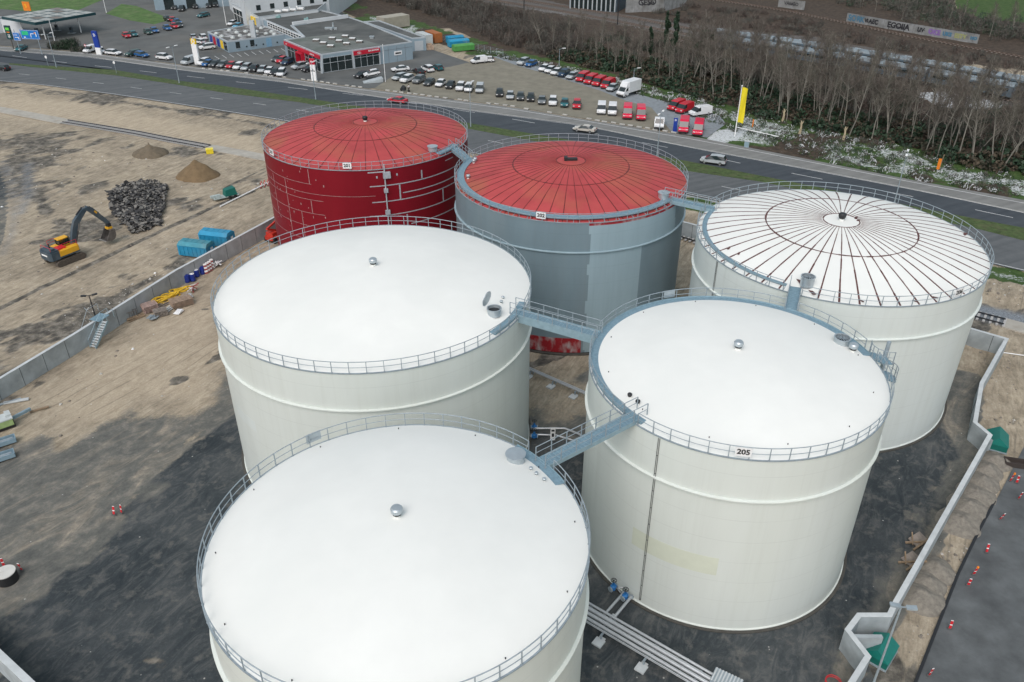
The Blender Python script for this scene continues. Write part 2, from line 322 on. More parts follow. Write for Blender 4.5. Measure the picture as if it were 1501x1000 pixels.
rightb = sst(30, 55, X); snow = np.maximum(.88*sst(-1, 2, bank_d+1.5*n2-1.0)*np.maximum(sst(-.3, .4, n3+n1*.6+.2), .95*rightb*sst(-.5, .1, n1+.1)*sst(9, 5, bank_d+3*n1)), .35*sst(0, 1, sdf(X, Y, FIELD)+6*n1-3))
snow = np.maximum(snow, sst(-.5, .5, sdf(X, Y, [(p.x, p.y) for p in gp([(1040, 192), (1075, 186), (1098, 192), (1085, 206), (1050, 212), (1035, 204)])])+.6*n2))
snow = np.maximum(snow, .9*sst(-1, 1, sdf(X, Y, [(p.x, p.y) for p in gp([(1338, 142), (1370, 130), (1430, 140), (1470, 152), (1440, 165), (1380, 160)])])+3*n2))
snow = np.maximum(snow, .7*sst(-1, 1, sdf(X, Y, [(p.x, p.y) for p in gp([(760, 14), (860, 30), (960, 48), (1030, 58), (1010, 48), (900, 26), (790, 8)])])+2.5*n2-.5))
snow = np.maximum(snow, .5*np.exp(-(edge_d/.9)**2)*sst(0, .5, n1+.15)); snow = np.maximum(snow, .42*sst(-1.5, 1.5, sdf(X, Y, strip)+3*n2+2*ruts-1.5)); snow = np.maximum(snow, .8*sst(-1, 1, sdf(X, Y, verge)+1.2*n2-1.4))
floor_ = np.maximum(sst(-5, -1, wood_d+2*n1), .8*sst(-3, 0, bank_d))
floor_ = np.maximum(floor_, sst(250, 262, Y+X*.35+6*n1-10)*(sdf(X, Y, FIELD) < 0)*(lotA_d < -3)*(sdf(X, Y, GREEN1) < -2))
ball = sst(-1, 1, sdf(X, Y, BALLAST)+n2)
gravel = sst(-.5, .8, sdf(X, Y, [(p.x, p.y) for p in gp([(1395, 452), (1420, 462), (1470, 478), (1560, 500), (1560, 480), (1470, 455), (1410, 440)])])+.5*n2)
gravel = np.maximum(gravel, .5*np.exp(-(pdist([(2, 236), (16, 262), (22, 300), (18, 340), (4, 372)])/.6)**2)*(.8+.6*n2)); gravel = np.maximum(gravel, .6*np.exp(-(pdist([(40, 240), (41, 285), (30, 312)])/.7)**2)); asphalt = np.maximum(asphalt, sst(-.4, .4, sdf(X, Y, [(p.x, p.y) for p in gp([(-60, 240), (0, 250), (9, 275), (11, 310), (6, 345), (-4, 372), (-60, 380)])])))
nx, ny = len(gx), len(gy)
I = np.arange(nx*ny).reshape(nx, ny); F = np.stack([I[:-1, :-1], I[1:, :-1], I[1:, 1:], I[:-1, 1:]], -1).reshape(-1, 4)
def ground_material():
    m = bpy.data.materials.new('site ground'); m.use_nodes = True; nt = m.node_tree; b = nt.nodes['Principled BSDF']; b.inputs['Roughness'].default_value = .92; b.inputs['Specular IOR Level'].default_value = .25
    tc = nt.nodes.new('ShaderNodeTexCoord')
    def noise(sc, det=6, rough=.6, rot=0, stretch=(1, 1, 1), dist=0):
        mp = nt.nodes.new('ShaderNodeMapping'); mp.vector_type = 'TEXTURE'; mp.inputs['Rotation'].default_value[2] = rot; mp.inputs['Scale'].default_value = stretch
        n = nt.nodes.new('ShaderNodeTexNoise'); n.inputs['Scale'].default_value = sc; n.inputs['Detail'].default_value = det; n.inputs['Roughness'].default_value = rough; n.inputs['Distortion'].default_value = dist
        nt.links.new(tc.outputs['Object'], mp.inputs[0]); nt.links.new(mp.outputs[0], n.inputs['Vector']); return n.outputs[0]
    def mix(f, a, c, mode='MIX'):
        x = nt.nodes.new('ShaderNodeMix'); x.data_type = 'RGBA'; x.blend_type = mode
        nt.links.new(f, x.inputs[0]) if not isinstance(f, float) else setattr(x.inputs[0], 'default_value', f)
        for k, q in ((6, a), (7, c)):
            if isinstance(q, tuple): x.inputs[k].default_value = (*q, 1)
            else: nt.links.new(q, x.inputs[k])
        return x.outputs[2]
    def math_(op, a, c):
        x = nt.nodes.new('ShaderNodeMath'); x.operation = op; x.use_clamp = True
        for k, q in ((0, a), (1, c)):
            if isinstance(q, float): x.inputs[k].default_value = q
            else: nt.links.new(q, x.inputs[k])
        return x.outputs[0]
    def attr(nm):
        a = nt.nodes.new('ShaderNodeAttribute'); a.attribute_name = nm; s = nt.nodes.new('ShaderNodeSeparateColor'); nt.links.new(a.outputs['Color'], s.inputs[0]); return s.outputs[0], s.outputs[1], s.outputs[2], a.outputs['Alpha']
    aA, aD, aS, aG = attr('gm1'); aF, aB, aV, aP = attr('gm2')
    fine = noise(5, 8, .7); med = noise(.7, 8, .65); streak = noise(.9, 9, .74, R(61), (2.6, 1, 1), 1.2); streak2 = noise(.42, 9, .7, R(54), (3.2, 1, 1), 1.4); streak3 = noise(2.0, 8, .7, R(68), (5, 1, 1), 1.0); big = noise(.12, 6, .6)
    def soft(mask, nz, w=.8):     # break the soft mask up with noise
        s = math_('MULTIPLY_ADD', nz, w); n = s.node; n.use_clamp = False; n.inputs[2].default_value = -w/2
        a = math_('ADD', mask, s); return ramp(nt, a, [(.40, (0, 0, 0)), (.60, (1, 1, 1))])
    def rampc(nt, f, st): return ramp(nt, f, [(.5+(p-.5)*.62, c) for p, c in st])
    sand = rampc(nt, streak, [(.25, (0.175, 0.147, 0.105)), (.45, (0.313, 0.267, 0.197)), (.6, (0.383, 0.333, 0.252)), (.78, (0.512, 0.448, 0.347))])
    sand = mix(.45, sand, rampc(nt, med, [(.28, (0.151, 0.131, 0.101)), (.48, (0.337, 0.290, 0.216)), (.62, (0.406, 0.355, 0.272)), (.76, (0.558, 0.492, 0.387))]))
    sand = mix(.35, sand, rampc(nt, streak3, [(.32, (0.186, 0.158, 0.115)), (.5, (0.349, 0.300, 0.226)), (.68, (0.488, 0.425, 0.332))]))
    sand = mix(.5, sand, rampc(nt, noise(.16, 7, .62), [(.30, (.36, .36, .36)), (.5, (.5, .5, .5)), (.72, (.66, .655, .64))]), 'OVERLAY')
    sand = mix(aP, sand, rampc(nt, streak, [(.2, (0.337, 0.283, 0.206)), (.8, (0.524, 0.452, 0.341))]))
    soil = rampc(nt, med, [(.3, (.065, .062, .055)), (.5, (.135, .125, .105)), (.75, (.27, .25, .21))])
    c = mix(soft(aD, streak2, 1.2), sand, soil)
    agrey = mix(.5, rampc(nt, streak2, [(.28, (0.0863, 0.0938, 0.0887)), (.48, (0.1400, 0.1425, 0.1300)), (.62, (0.2263, 0.2100, 0.1725)), (.76, (0.3987, 0.3425, 0.2637))]), rampc(nt, med, [(.3, (0.0938, 0.0975, 0.0925)), (.55, (0.1525, 0.1537, 0.1388)), (.75, (0.2787, 0.2562, 0.2188))]))
    ablack = mix(.5, rampc(nt, big, [(.3, (0.0271, 0.0363, 0.0420)), (.5, (0.0477, 0.0578, 0.0635)), (.7, (0.0964, 0.1044, 0.1044))]), rampc(nt, streak, [(.28, (0.0271, 0.0363, 0.0420)), (.5, (0.0544, 0.0647, 0.0692)), (.70, (0.1360, 0.1405, 0.1360))]))
    ablack = mix(rampc(nt, med, [(.56, (0, 0, 0)), (.74, (0.5669, 0.5669, 0.5669))]), ablack, (0.1474, 0.1474, 0.1360))
    asph = mix(soft(aD, med, .9), agrey, ablack)
    sp = noise(3.2, 8, .72); patchy = math_('MULTIPLY', math_('ADD', med, sp), .5)
    c = mix(soft(aA, patchy, 1.3), c, asph)
    wv = nt.nodes.new('ShaderNodeTexWave'); wv.wave_type = 'BANDS'; wv.bands_direction = 'Y'; wv.inputs['Scale'].default_value = .22; wv.inputs['Distortion'].default_value = 9; wv.inputs['Detail'].default_value = 3; wv.inputs['Detail Scale'].default_value = .35
    mpw = nt.nodes.new('ShaderNodeMapping'); mpw.vector_type = 'TEXTURE'; mpw.inputs['Rotation'].default_value[2] = R(58); mpw.inputs['Scale'].default_value = (3, 1, 1); nt.links.new(tc.outputs['Object'], mpw.inputs[0]); nt.links.new(mpw.outputs[0], wv.inputs['Vector'])
    trk = ramp(nt, wv.outputs['Fac'], [(.0, (.55, .55, .55)), (.07, (0, 0, 0)), (.47, (0, 0, 0)), (.5, (.4, .4, .4)), (.53, (0, 0, 0))])
    tm = math_('MULTIPLY', trk, ramp(nt, noise(.09, 4, .6), [(.46, (0, 0, 0)), (.58, (1, 1, 1))])); nf = nt.nodes.new('ShaderNodeMath'); nf.operation = 'SUBTRACT'; nf.use_clamp = True; nf.inputs[0].default_value = .8; nt.links.new(aA, nf.inputs[1])
    c = mix(math_('MULTIPLY', tm, nf.outputs[0]), c, (.115, .105, .085))
    c = mix(aV, c, ramp(nt, fine, [(.3, (.10, .12, .135)), (.7, (.30, .33, .36))]))
    c = mix(soft(aF, med, .5), c, ramp(nt, med, [(.25, (.025, .022, .018)), (.5, (.065, .05, .038)), (.75, (.12, .09, .065))]))
    c = mix(soft(aB, med, .4), c, ramp(nt, fine, [(.3, (.06, .055, .05)), (.7, (.17, .16, .15))]))
    c = mix(soft(aG, fine, .8), c, ramp(nt, med, [(.25, (.022, .045, .012)), (.5, (.05, .095, .026)), (.75, (.10, .13, .05))]))
    sn = noise(1.7, 8, .75)
    c = mix(ramp(nt, math_('ADD', math_('MULTIPLY', aS, .44), math_('MULTIPLY', sn, .66)), [(.66, (0, 0, 0)), (.76, (1, 1, 1))]), c, ramp(nt, fine, [(.3, (.42, .46, .48)), (.7, (.66, .69, .70))]))
    c = mix(.55, c, ramp(nt, fine, [(.25, (.35, .35, .35)), (.5, (.5, .5, .5)), (.75, (.68, .68, .68))]), 'OVERLAY')
    # small pale scraps and stones lying about
    vo = nt.nodes.new('ShaderNodeTexVoronoi'); vo.inputs['Scale'].default_value = 1.1; nt.links.new(tc.outputs['Object'], vo.inputs['Vector'])
    sc_ = nt.nodes.new('ShaderNodeSeparateColor'); nt.links.new(vo.outputs['Color'], sc_.inputs[0])
    spot = math_('MULTIPLY', ramp(nt, vo.outputs['Distance'], [(.05, (1, 1, 1)), (.09, (0, 0, 0))]), ramp(nt, sc_.outputs[0], [(.80, (0, 0, 0)), (.82, (.75, .75, .75))]))
    c = mix(spot, c, (.5, .5, .47))
    nt.links.new(c, b.inputs['Base Color'])
    bp = nt.nodes.new('ShaderNodeBump'); bp.inputs['Strength'].default_value = .8; bp.inputs['Distance'].default_value = .12
    nt.links.new(math_('ADD', math_('MULTIPLY', streak, .6), math_('MULTIPLY', fine, .4)), bp.inputs['Height']); nt.links.new(bp.outputs[0], b.inputs['Normal'])
    return m
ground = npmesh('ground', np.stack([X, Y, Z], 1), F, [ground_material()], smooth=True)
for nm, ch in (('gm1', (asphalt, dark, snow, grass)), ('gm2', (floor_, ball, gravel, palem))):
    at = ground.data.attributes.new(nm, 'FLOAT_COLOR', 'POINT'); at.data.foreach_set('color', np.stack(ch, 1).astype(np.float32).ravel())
struct('ground', ground)

# ------------------------------------------------------------------ roads, paths and lots (thin sheets, each above the last)
def strip_mesh(A, B, z, mats, name, m2=None):
    """ribbon between two polylines, resampled to the same count"""
    def res(L, n):
        d = [0]
        for a, b in zip(L, L[1:]): d.append(d[-1]+(b-a).length)
        out = []
        for i in range(n):
            t = d[-1]*i/(n-1); k = max(j for j in range(len(d)) if d[j] <= t+1e-9); k = min(k, len(L)-2)
            out.append(L[k].lerp(L[k+1], (t-d[k])/max(1e-9, d[k+1]-d[k])))
        return out
    A = res(A, 120); B = res(B, 120); mb = MB()
    mb.add([(p.x, p.y, z) for p in A]+[(p.x, p.y, z) for p in B], [(i, 120+i, 121+i, i+1) for i in range(119)])
    return struct(name, mb.build(name, mats)), A, B
def road_mat(name, base, hi, rot):
    m = bpy.data.materials.new(name); m.use_nodes = True; nt = m.node_tree; b = nt.nodes['Principled BSDF']; b.inputs['Roughness'].default_value = .8; b.inputs['Specular IOR Level'].default_value = .3
    tc = nt.nodes.new('ShaderNodeTexCoord'); mp = nt.nodes.new('ShaderNodeMapping'); mp.vector_type = 'TEXTURE'; mp.inputs['Rotation'].default_value[2] = rot; mp.inputs['Scale'].default_value = (30, 1, 1)
    n = nt.nodes.new('ShaderNodeTexNoise'); n.inputs['Scale'].default_value = .9; n.inputs['Detail'].default_value = 5; nt.links.new(tc.outputs['Object'], mp.inputs[0]); nt.links.new(mp.outputs[0], n.inputs['Vector'])
    n2 = nt.nodes.new('ShaderNodeTexNoise'); n2.inputs['Scale'].default_value = .6; n2.inputs['Detail'].default_value = 9; n2.inputs['Roughness'].default_value = .7; nt.links.new(tc.outputs['Object'], n2.inputs['Vector'])
    a = ramp(nt, n.outputs[0], [(.3, base), (.7, hi)]); c = ramp(nt, n2.outputs[0], [(.3, base), (.7, hi)])
    x = nt.nodes.new('ShaderNodeMix'); x.data_type = 'RGBA'; x.inputs[0].default_value = .4; nt.links.new(a, x.inputs[6]); nt.links.new(c, x.inputs[7]); nt.links.new(x.outputs[2], b.inputs['Base Color']); return m
M_road1 = road_mat('carriageway asphalt far', (.040, .050, .060), (.075, .088, .10), R(27))
M_road2 = road_mat('carriageway asphalt near', (.075, .085, .09), (.145, .155, .16), R(27))
M_path = road_mat('footpath asphalt', (.15, .155, .15), (.25, .255, .245), R(27))
M_paint = mat('road paint', (.62, .64, .64), .7, 0, .2, 2)
M_grassm = mat('median grass', (.055, .088, .026), .95, 0, .5, 1.2, .5, 8, dirt=(.12, .11, .06), dirtamt=.5)
M_lotA = mat('forecourt asphalt', (.105, .112, .11), .85, 0, .25, .15, .1, 4, dirt=(.16, .155, .14), dirtamt=.5)
M_lotG = mat('car lot gravel', (.20, .19, .15), .95, 0, .16, .5, .3, 8, dirt=(.28, .265, .21), dirtamt=.5)
M_lotB = mat('blue grey chippings', (.22, .25, .27), .9, 0, .18, 1.2, .3, 8)
M_rroad = mat('site road asphalt', (.105, .116, .12), .85, 0, .28, .55, .3, 6, dirt=(.05, .056, .06), dirtamt=.6)
strip_mesh(L_path, L_at, .03, M_path, 'footpath'); strip_mesh(L_at, L_mt, .034, M_road1, 'far_carriageway'); strip_mesh(L_mb, L_ab, .034, M_road2, 'near_carriageway')
gm, _, _ = strip_mesh(L_mt, L_mb, .05, M_grassm, 'central_reservation')
j0 = strip_mesh([L_at[0], L_at[1], L_at[2]], [L_ab[0], L_ab[1], L_ab[2]], .028, M_road2, 'road_junction')
struct('forecourt', MB().sheet(LOT_A, .0).build('forecourt', M_lotA))
struct('car_lot', MB().sheet(LOT_G, .004).build('car_lot', M_lotG))
struct('chippings_strip', MB().sheet(LOT_B, .012).build('chippings_strip', M_lotB))
M_lawn = mat('lawn', (.07, .14, .035), .95, 0, .4, .5, .4, 6, dirt=(.17, .20, .10), dirtamt=.5)
struct('lawn', MB().sheet(GREEN2, .02).build('lawn', M_lawn)); struct('lawn', MB().sheet(GREEN1, .02).build('lawn', M_lawn))
struct('site_road', MB().sheet(RROAD, .03).build('site_road', M_rroad))
def offset_line(A, B, t): return [a.lerp(b, t) for a, b in zip(A, B)]
def polyline_samples(L, step):
    out = []; acc = 0
    for a, b in zip(L, L[1:]):
        d = (b-a).length; 
        while acc < d: out.append((a.lerp(b, acc/d), (b-a).normalized())); acc += step
        acc -= d
    return out
def resamp(L, n=200):
    d = [0]
    for a, b in zip(L, L[1:]): d.append(d[-1]+(b-a).length)
    out = []
    for i in range(n):
        t = d[-1]*i/(n-1); k = min(max(j for j in range(len(d)) if d[j] <= t+1e-9), len(L)-2); out.append(L[k].lerp(L[k+1], (t-d[k])/max(1e-9, d[k+1]-d[k])))
    return out
mk = MB()
def dashes(L, on, gap, w, z, ph=0):
    for i, (p, d) in enumerate(polyline_samples(L, on+gap)):
        q = p+d*on; nrm = Vector((-d.y, d.x))*w/2
        mk.sheet([p+nrm, p-nrm, q-nrm, q+nrm], z)
def line(L, w, z):
    n = len(L)
    for a, b in zip(L, L[1:]):
        d = (b-a).normalized(); nrm = Vector((-d.y, d.x))*w/2; mk.sheet([a+nrm, a-nrm, b-nrm, b+nrm], z)
FAR_MID = ext([(76, 89.5), (111, 94), (152, 98), (212, 105), (266, 111), (330, 118.5), (520, 139), (700, 166), (860, 194), (960, 213), (1092, 241), (1210, 264), (1342, 289.5), (1480, 318.5)])
dashes(resamp(FAR_MID), 5.5, 9.5, .16, .042)
NEAR_MID = ext([(0, 106), (53, 111), (160, 124), (266, 138), (404, 156), (560, 182), (700, 203), (850, 234), (1060, 274), (1250, 313), (1400, 349), (1483, 366)])
dashes(resamp(NEAR_MID), 3.5, 8.5, .14, .042)
line(resamp([p.lerp(q, .96) for p, q in zip(resamp(L_mb, 60), resamp(L_ab, 60))], 60), .16, .042)
line(resamp([p.lerp(q, .03) for p, q in zip(resamp(L_at, 60), resamp(L_mt, 60))], 60), .12, .042)
line([p.lerp(q, .25) for p, q in zip(resamp(L_path, 60), resamp(L_at, 60))], .18, .042)
for i in range(13):   # parking bays in front of the low showroom
    t = i/12; a = G(282+t*130, 86-t*15); b = G(290+t*130, 91-t*14.5); d = Vector((b.x-a.x, b.y-a.y)).normalized(); a = Vector((a.x, a.y)); b = a+d*4.5; nn = Vector((-d.y, d.x))*.07
    mk.sheet([a+nn, a-nn, b-nn, b+nn], .012)
struct('road_markings', mk.build('road_markings', M_paint))
kb = MB()
for a, b in zip(resamp(L_at, 120), resamp(L_at, 120)[1:]): kb.beam((a.x, a.y, .08), (b.x, b.y, .08), .16, .14)
struct('road_kerb', kb.build('road_kerb', mat('kerb stone', (.33, .34, .33), .9)))
eb = MB(); rq = random.Random(4)
for p, d in polyline_samples(ext([(300, 101), (436, 116), (540, 130), (748, 156), (852, 173.5), (1025, 201)], .1, .1), 1.9):
    if rq.random() < .72: eb.box((p.x+rq.uniform(-.15, .15), p.y+rq.uniform(-.15, .15), .13), (1.1, .32, .22), math.atan2(d.y, d.x)+rq.uniform(-.1, .1))
struct('edging_stones', eb.build('edging_stones', mat('pale edging stone', (.46, .46, .43), .9, 0, .2, 1)))
kb = MB()
ln = [Vector((p.x, p.y)) for p in gp([(1338, 1010), (1404, 842), (1434, 780), (1458, 735)])]
for a, b in zip(ln, ln[1:]): kb.beam((a.x, a.y, .04), (b.x, b.y, .04), .22, .12)
struct('trench_edge', kb.build('trench_edge', M_black))
# ------------------------------------------------------------------ storage tanks
TK = {201: (-19.93, 110.43, 13.78, 16.33), 202: (6.98, 94.53, 13.84, 16.31), 203: (-6.5, 34.56, 10.93, 16.33),
      204: (-12.36, 65.93, 14.03, 16.34), 205: (17.1, 52.73, 11.11, 16.40), 206: (33.07, 76.7, 13.99, 16.22)}
RISE = {201: 2.0, 202: 2.1, 203: 1.85, 204: 2.2, 205: 1.65, 206: 2.15}
def paint(name, col, dirt, amt, var=.035, rough=.45):
    return mat(name, col, rough, 0, var, .35, .05, 2, dirt=dirt, dirtamt=amt, stretch=(1, 1, .22), runs=(tuple(q*.8 for q in dirt), .24))
M_found = mat('dark foundation', (.07, .068, .06), .9, 0, .25, 1.5, .2)
M_shell = paint('cream shell paint', (.66, .710, .672), (.62, .665, .60), .5)
M_shell2 = paint('fresh cream paint', (.67, .73, .705), (.63, .68, .62), .4)
M_patch = mat('yellowed paint patch', (.63, .675, .565), .5, 0, .04, 1)
M_roofw = mat('white roof paint', (.80, .82, .785), .85, 0, .03, .25, .03, 3, dirt=(.72, .75, .72), dirtamt=.6, spec=.2)
M_roofr = mat('faded red roof paint', (.43, .066, .068), .6, 0, .18, .3, .1, 2, dirt=(.37, .135, .07), dirtamt=.85, spec=.3)
M_shellr = mat('red shell paint', (.20, .007, .016), .42, 0, .10, .3, .06, 2, dirt=(.14, .008, .012), dirtamt=.5, stretch=(1, 1, .3), spec=.22)
M_seamr = mat('dark red seam', (.13, .02, .018), .6, 0, .2, 3)
M_seamw = mat('oxide red seam', (.10, .036, .032), .6, 0, .3, 3)
M_primer = mat('grey primer strip', (.36, .39, .42), .5, 0, .15, 2)
M_greyd = paint('grey undercoat', (.175, .245, .28), (.22, .265, .28), .5, .1, .5)
M_greyl = paint('light grey undercoat', (.30, .405, .45), (.26, .36, .41), .4, .07, .5)
M_oxide = mat('oxide primer with brush strokes', (.30, .012, .02), .5, 0, .15, 1, 0, None, dirt=(.42, .40, .40), dirtamt=.95, stretch=(3.2, 3.2, 1.5))
M_stainless = mat('dull stainless', (.46, .52, .55), .35, .5, .08, 2)
def pol(a, r, z=0): return Vector((r*math.cos(R(a)), r*math.sin(R(a)), z))
def tpt(n, a, r, z=0): cx, cy, _, _ = TK[n]; return Vector((cx, cy, 0))+pol(a, r, z)
def cylpt(n, u, v):
    cx, cy, r, h = TK[n]; d = _f+_r*((u-750.5)/FPX)+_u*((500-v)/FPX)
    ox, oy = -cx, -cy; A = d.x**2+d.y**2; B = 2*(ox*d.x+oy*d.y); C = ox*ox+oy*oy-r*r
    t = (-B-math.sqrt(max(0, B*B-4*A*C)))/2/A; P = EYE+d*t
    return math.degrees(math.atan2(P.y-cy, P.x-cx)), P.z
def roof_z(n, rho): cx, cy, r, h = TK[n]; return h+.03+RISE[n]*(1-(rho/r)**2)
post_mesh = MB().box((0, 0, .53), (.06, .05, 1.06)).box((0, 0, .04), (.14, .12, .03)).build('post', M_galv)
POSTDATA = post_mesh.data; bpy.data.objects.remove(post_mesh)
def put_post(parent, p, a):
    o = bpy.data.objects.new('post', POSTDATA); COL.objects.link(o); o.parent = parent; o.location = p; o.rotation_euler.z = a; return o
def arc_pts(r, z, a0, a1, step=2.5):
    n = max(2, int(abs(a1-a0)/step)); return [pol(a0+(a1-a0)*i/n, r, z) for i in range(n+1)]
def guard_rail(root, r, h, gaps, step=1.335):
    spans = []; g = sorted(gaps); 
    if not g: spans = [(0, 360)]
    else:
        for i, (a, b) in enumerate(g): c = g[(i+1) % len(g)][0]; spans.append((b, c+360 if c < b else c))
    mb = MB(); posts = []
    mb.arc(r-.02, r+.07, h-.02, h+.06, 0, 360, 144)
    for a0, a1 in spans:
        for z, rr in ((1.05, .032), (.55, .024)): mb.tube(arc_pts(r+.02, h+z, a0, a1), rr*1.1, 5)
        k = max(1, round(R(a1-a0)*r/step)); posts += [a0+(a1-a0)*i/k for i in range(k+1 if a1-a0 < 359 else k)]
    rail = mb.build('guard_rail', M_galv, root, smooth=50)
    for a in posts: put_post(rail, pol(a, r+.02, h), R(a))
def number_sign(root, n, body, a, flip=False, w=1.05, hgt=.72):
    cx, cy, r, h = TK[n]; mb = MB(); M = face_mat(pol(a, r+.10, h+.68), R(a+90))
    mb.X = M; mb.box((0, 0, 0), (w, hgt, .03)); mb.X = None
    if body: 
        text_mb(body, .56, mb, M @ Matrix.Translation((0, 0, .022)), 1)
    mb.build('number_sign', [M_sign if body else M_stainless, M_ink], root)
def mushroom(root, p, s=1.0, dark=False):
    mb = MB(); mb.lathe([(.30*s, 0), (.30*s, .30*s)], 16, p); mb.lathe([(.36*s, .30*s), (.36*s, .40*s)], 16, p, 1); mb.lathe([(.28*s, .40*s), (.46*s, .52*s), (.48*s, .85*s), (.38*s, .97*s), (.02, 1.02*s)], 20, p, 2)
    mb.build('roof_vent', [M_roofw, M_black, M_black if dark else M_stainless], root, smooth=40)
def hatch(root, p, lid='closed', r=.55, hgt=.6, tilt=0):
    b = MB().lathe([(r, 0), (r, hgt-.06), (r+.06, hgt-.06), (r+.06, hgt), (r-.04, hgt), (r-.04, hgt-.25), (.02, hgt-.25)], 24, p, cap=False).build('roof_hatch', M_stainless, root, smooth=40)
    if lid == 'closed': MB().lathe([(r+.09, hgt), (r+.09, hgt+.05), (.02, hgt+.12)], 24, p).build('lid', M_stainless, b, smooth=40)
    elif lid == 'open':
        mb = MB(); mb.X = Matrix.Translation(Vector(p)+Vector((0, 0, hgt))) @ Matrix.Rotation(tilt, 4, 'Z') @ Matrix.Translation((-r-.1, 0, .7)) @ Matrix.Rotation(R(-80), 4, 'Y'); mb.lathe([(r+.09, 0), (r+.09, .05), (.02, .08)], 24); mb.build('lid', M_stainless, b, smooth=40)
        MB().lathe([(r-.06, 0), (.02, .01)], 24, (p[0], p[1], p[2]+hgt-.24)).build('opening', M_black, b)
    else:
        mb = MB(); mb.lathe([(r-.06, 0), (.02, .01)], 24, (p[0], p[1], p[2]+hgt-.24))
        for k in range(6): q = pol(k*30, r-.03); mb.beam((p[0]-q.x, p[1]-q.y, p[2]+hgt-.06), (p[0]+q.x, p[1]+q.y, p[2]+hgt-.06), .04, .04, 1)
        mb.build('grille', [M_black, M_galv], b)
def dome(root, n, m, extra=0.0):
    cx, cy, r, h = TK[n]; N = 14; prof = [(r*(1-i/N)+.02*(i == N), roof_z(n, r*(1-i/N))) for i in range(N+1)]
    return MB().lathe([(r, h-.02)]+prof, 144, cap=False).build('roof', m, root, smooth=30)
def roof_ribs(root, n, count, m, w, rings, inner, skip=()):
    r = TK[n][2]; mb = MB(); ry = random.Random(n)
    for k in range(count):
        a = k*360/count; pr = None
        if k in skip: continue
        r0 = inner*r; r1 = r*.995
        for i in range(9):
            rho = r0+(r1-r0)*i/8; p = pol(a+ry.uniform(-.08, .08), rho, roof_z(n, rho)+.012)
            if pr is not None: mb.beam(pr, p, w*ry.uniform(.75, 1.25)*(.3+.7*i/8), .03)
            pr = p
    for rr, ww in rings:
        rho = rr*r
        for i in range(72): mb.beam(pol(i*5, rho, roof_z(n, rho)+.016), pol(i*5+5, rho, roof_z(n, rho)+.016), ww*ry.uniform(.5, 1.4), .03)
    return mb.build('roof_seams', m, root)
def shell(root, n, m, ring=True, seams=True):
    cx, cy, r, h = TK[n]; prof = [(r+.10, 0.0), (r+.10, .07), (r+.02, .09), (r, .12)]
    prof.append((r, h)); MB().lathe(prof, 160, cap=False).build('shell', m, root, smooth=25)
    MB().lathe([(r+.34, -.1), (r+.34, .018), (r-.2, .02)], 96, cap=False).build('foundation_ring', M_found, root)
    if ring: MB().lathe([(r-.01, 12.72), (r+.20, 12.84), (r+.20, 12.93), (r-.01, 12.97)], 160, cap=False).build('stiffener_ring', m, root, smooth=25)
def deck_arc(root, name, n, a0, a1, r0, r1, dz, brackets=True):
    cx, cy, r, h = TK[n]; mb = MB(); mb.arc(r0, r1, h+dz-.08, h+dz, a0, a1); mb.arc(r1-.03, r1, h+dz+.002, h+dz+.10, a0, a1, m=1); mb.arc(r0, r0+.03, h+dz+.002, h+dz+.07, a0, a1, m=1)
    o = mb.build(name, [M_grate, M_plate], root)
    if brackets:
        bm = MB(); k = max(2, int(abs(a1-a0)/7))
        for i in range(k+1): a = a0+(a1-a0)*i/k; bm.beam(pol(a, r0+.05, h+dz-.12), pol(a, r-.02, h+.08), .07, .08)
        bm.build('bracket', M_galv, o)
    return o
def tank(n, label):
    cx, cy, r, h = TK[n]; return thing('storage_tank', label, 'storage tank', (cx, cy, 0), 0, 'oil storage tanks')
def patch(root, n, name, a0, a1, z0, z1, m, off=.006, wavy=0):
    r = TK[n][2]; return MB().arc(r-.02, r+off, z0, z1, a0, a1, max(2, int(abs(a1-a0)/1.5)), 0).build(name, m, root)
def conduit(root, n, a, z0, z1):
    r = TK[n][2]; mb = MB()
    for s in (-.3, .3): mb.beam(pol(a+s, r+.05, z0), pol(a+s, r+.05, z1), .035, .04)
    z = z0
    while z < z1: mb.beam(pol(a-.35, r+.05, z), pol(a+.35, r+.05, z), .03, .04); z += 1.6
    mb.build('cable_ladder', mat('dark grey conduit', (.10, .11, .11), .6), root)

t3 = tank(203, 'nearest white tank, with a closed round hatch beside its blue corner platform')
shell(t3, 203, M_shell); dome(t3, 203, M_roofw); guard_rail(t3, 10.93, 16.33, [(33, 46)])
mushroom(t3, (0, 0, roof_z(203, 0)-.03), .74); hatch(t3, pol(44.5, 9.45, roof_z(203, 9.45)-.05), 'closed', .58, .55)
deck_arc(t3, 'platform', 203, 26, 51, 9.95, 10.9, .25, False); number_sign(t3, 203, '', 127.5)
for a, q in ((33, 9.6), (36.5, 9.6), (29, 9.75)): mushroom(t3, pol(a, q, roof_z(203, q)-.02), .26)
def lugs(root, n, k, rho):
    me = None
    for i in range(k):
        p_ = pol(i*360/k+7, rho, roof_z(n, rho)+.05)
        if me is None: o = MB().lathe([(.035, -.1), (.035, .04), (.01, .05)], 8).build('lifting_lug', M_black, root); me = o.data
        else: o = bpy.data.objects.new('lifting_lug', me); COL.objects.link(o); o.parent = root
        o.location = p_
lugs(t3, 203, 12, 10.3)
t4 = tank(204, 'large white tank left of centre whose round roof hatch stands open with its lid raised')
shell(t4, 204, M_shell); dome(t4, 204, M_roofw); guard_rail(t4, 14.03, 16.34, [(-25, -17)])
mushroom(t4, (0, 0, roof_z(204, 0)-.03), .76); hatch(t4, pol(-28, 12.3, roof_z(204, 12.3)-.05), 'open', .58, .65, R(-28))
deck_arc(t4, 'platform', 204, -38, -13, 12.95, 13.95, .25, False)
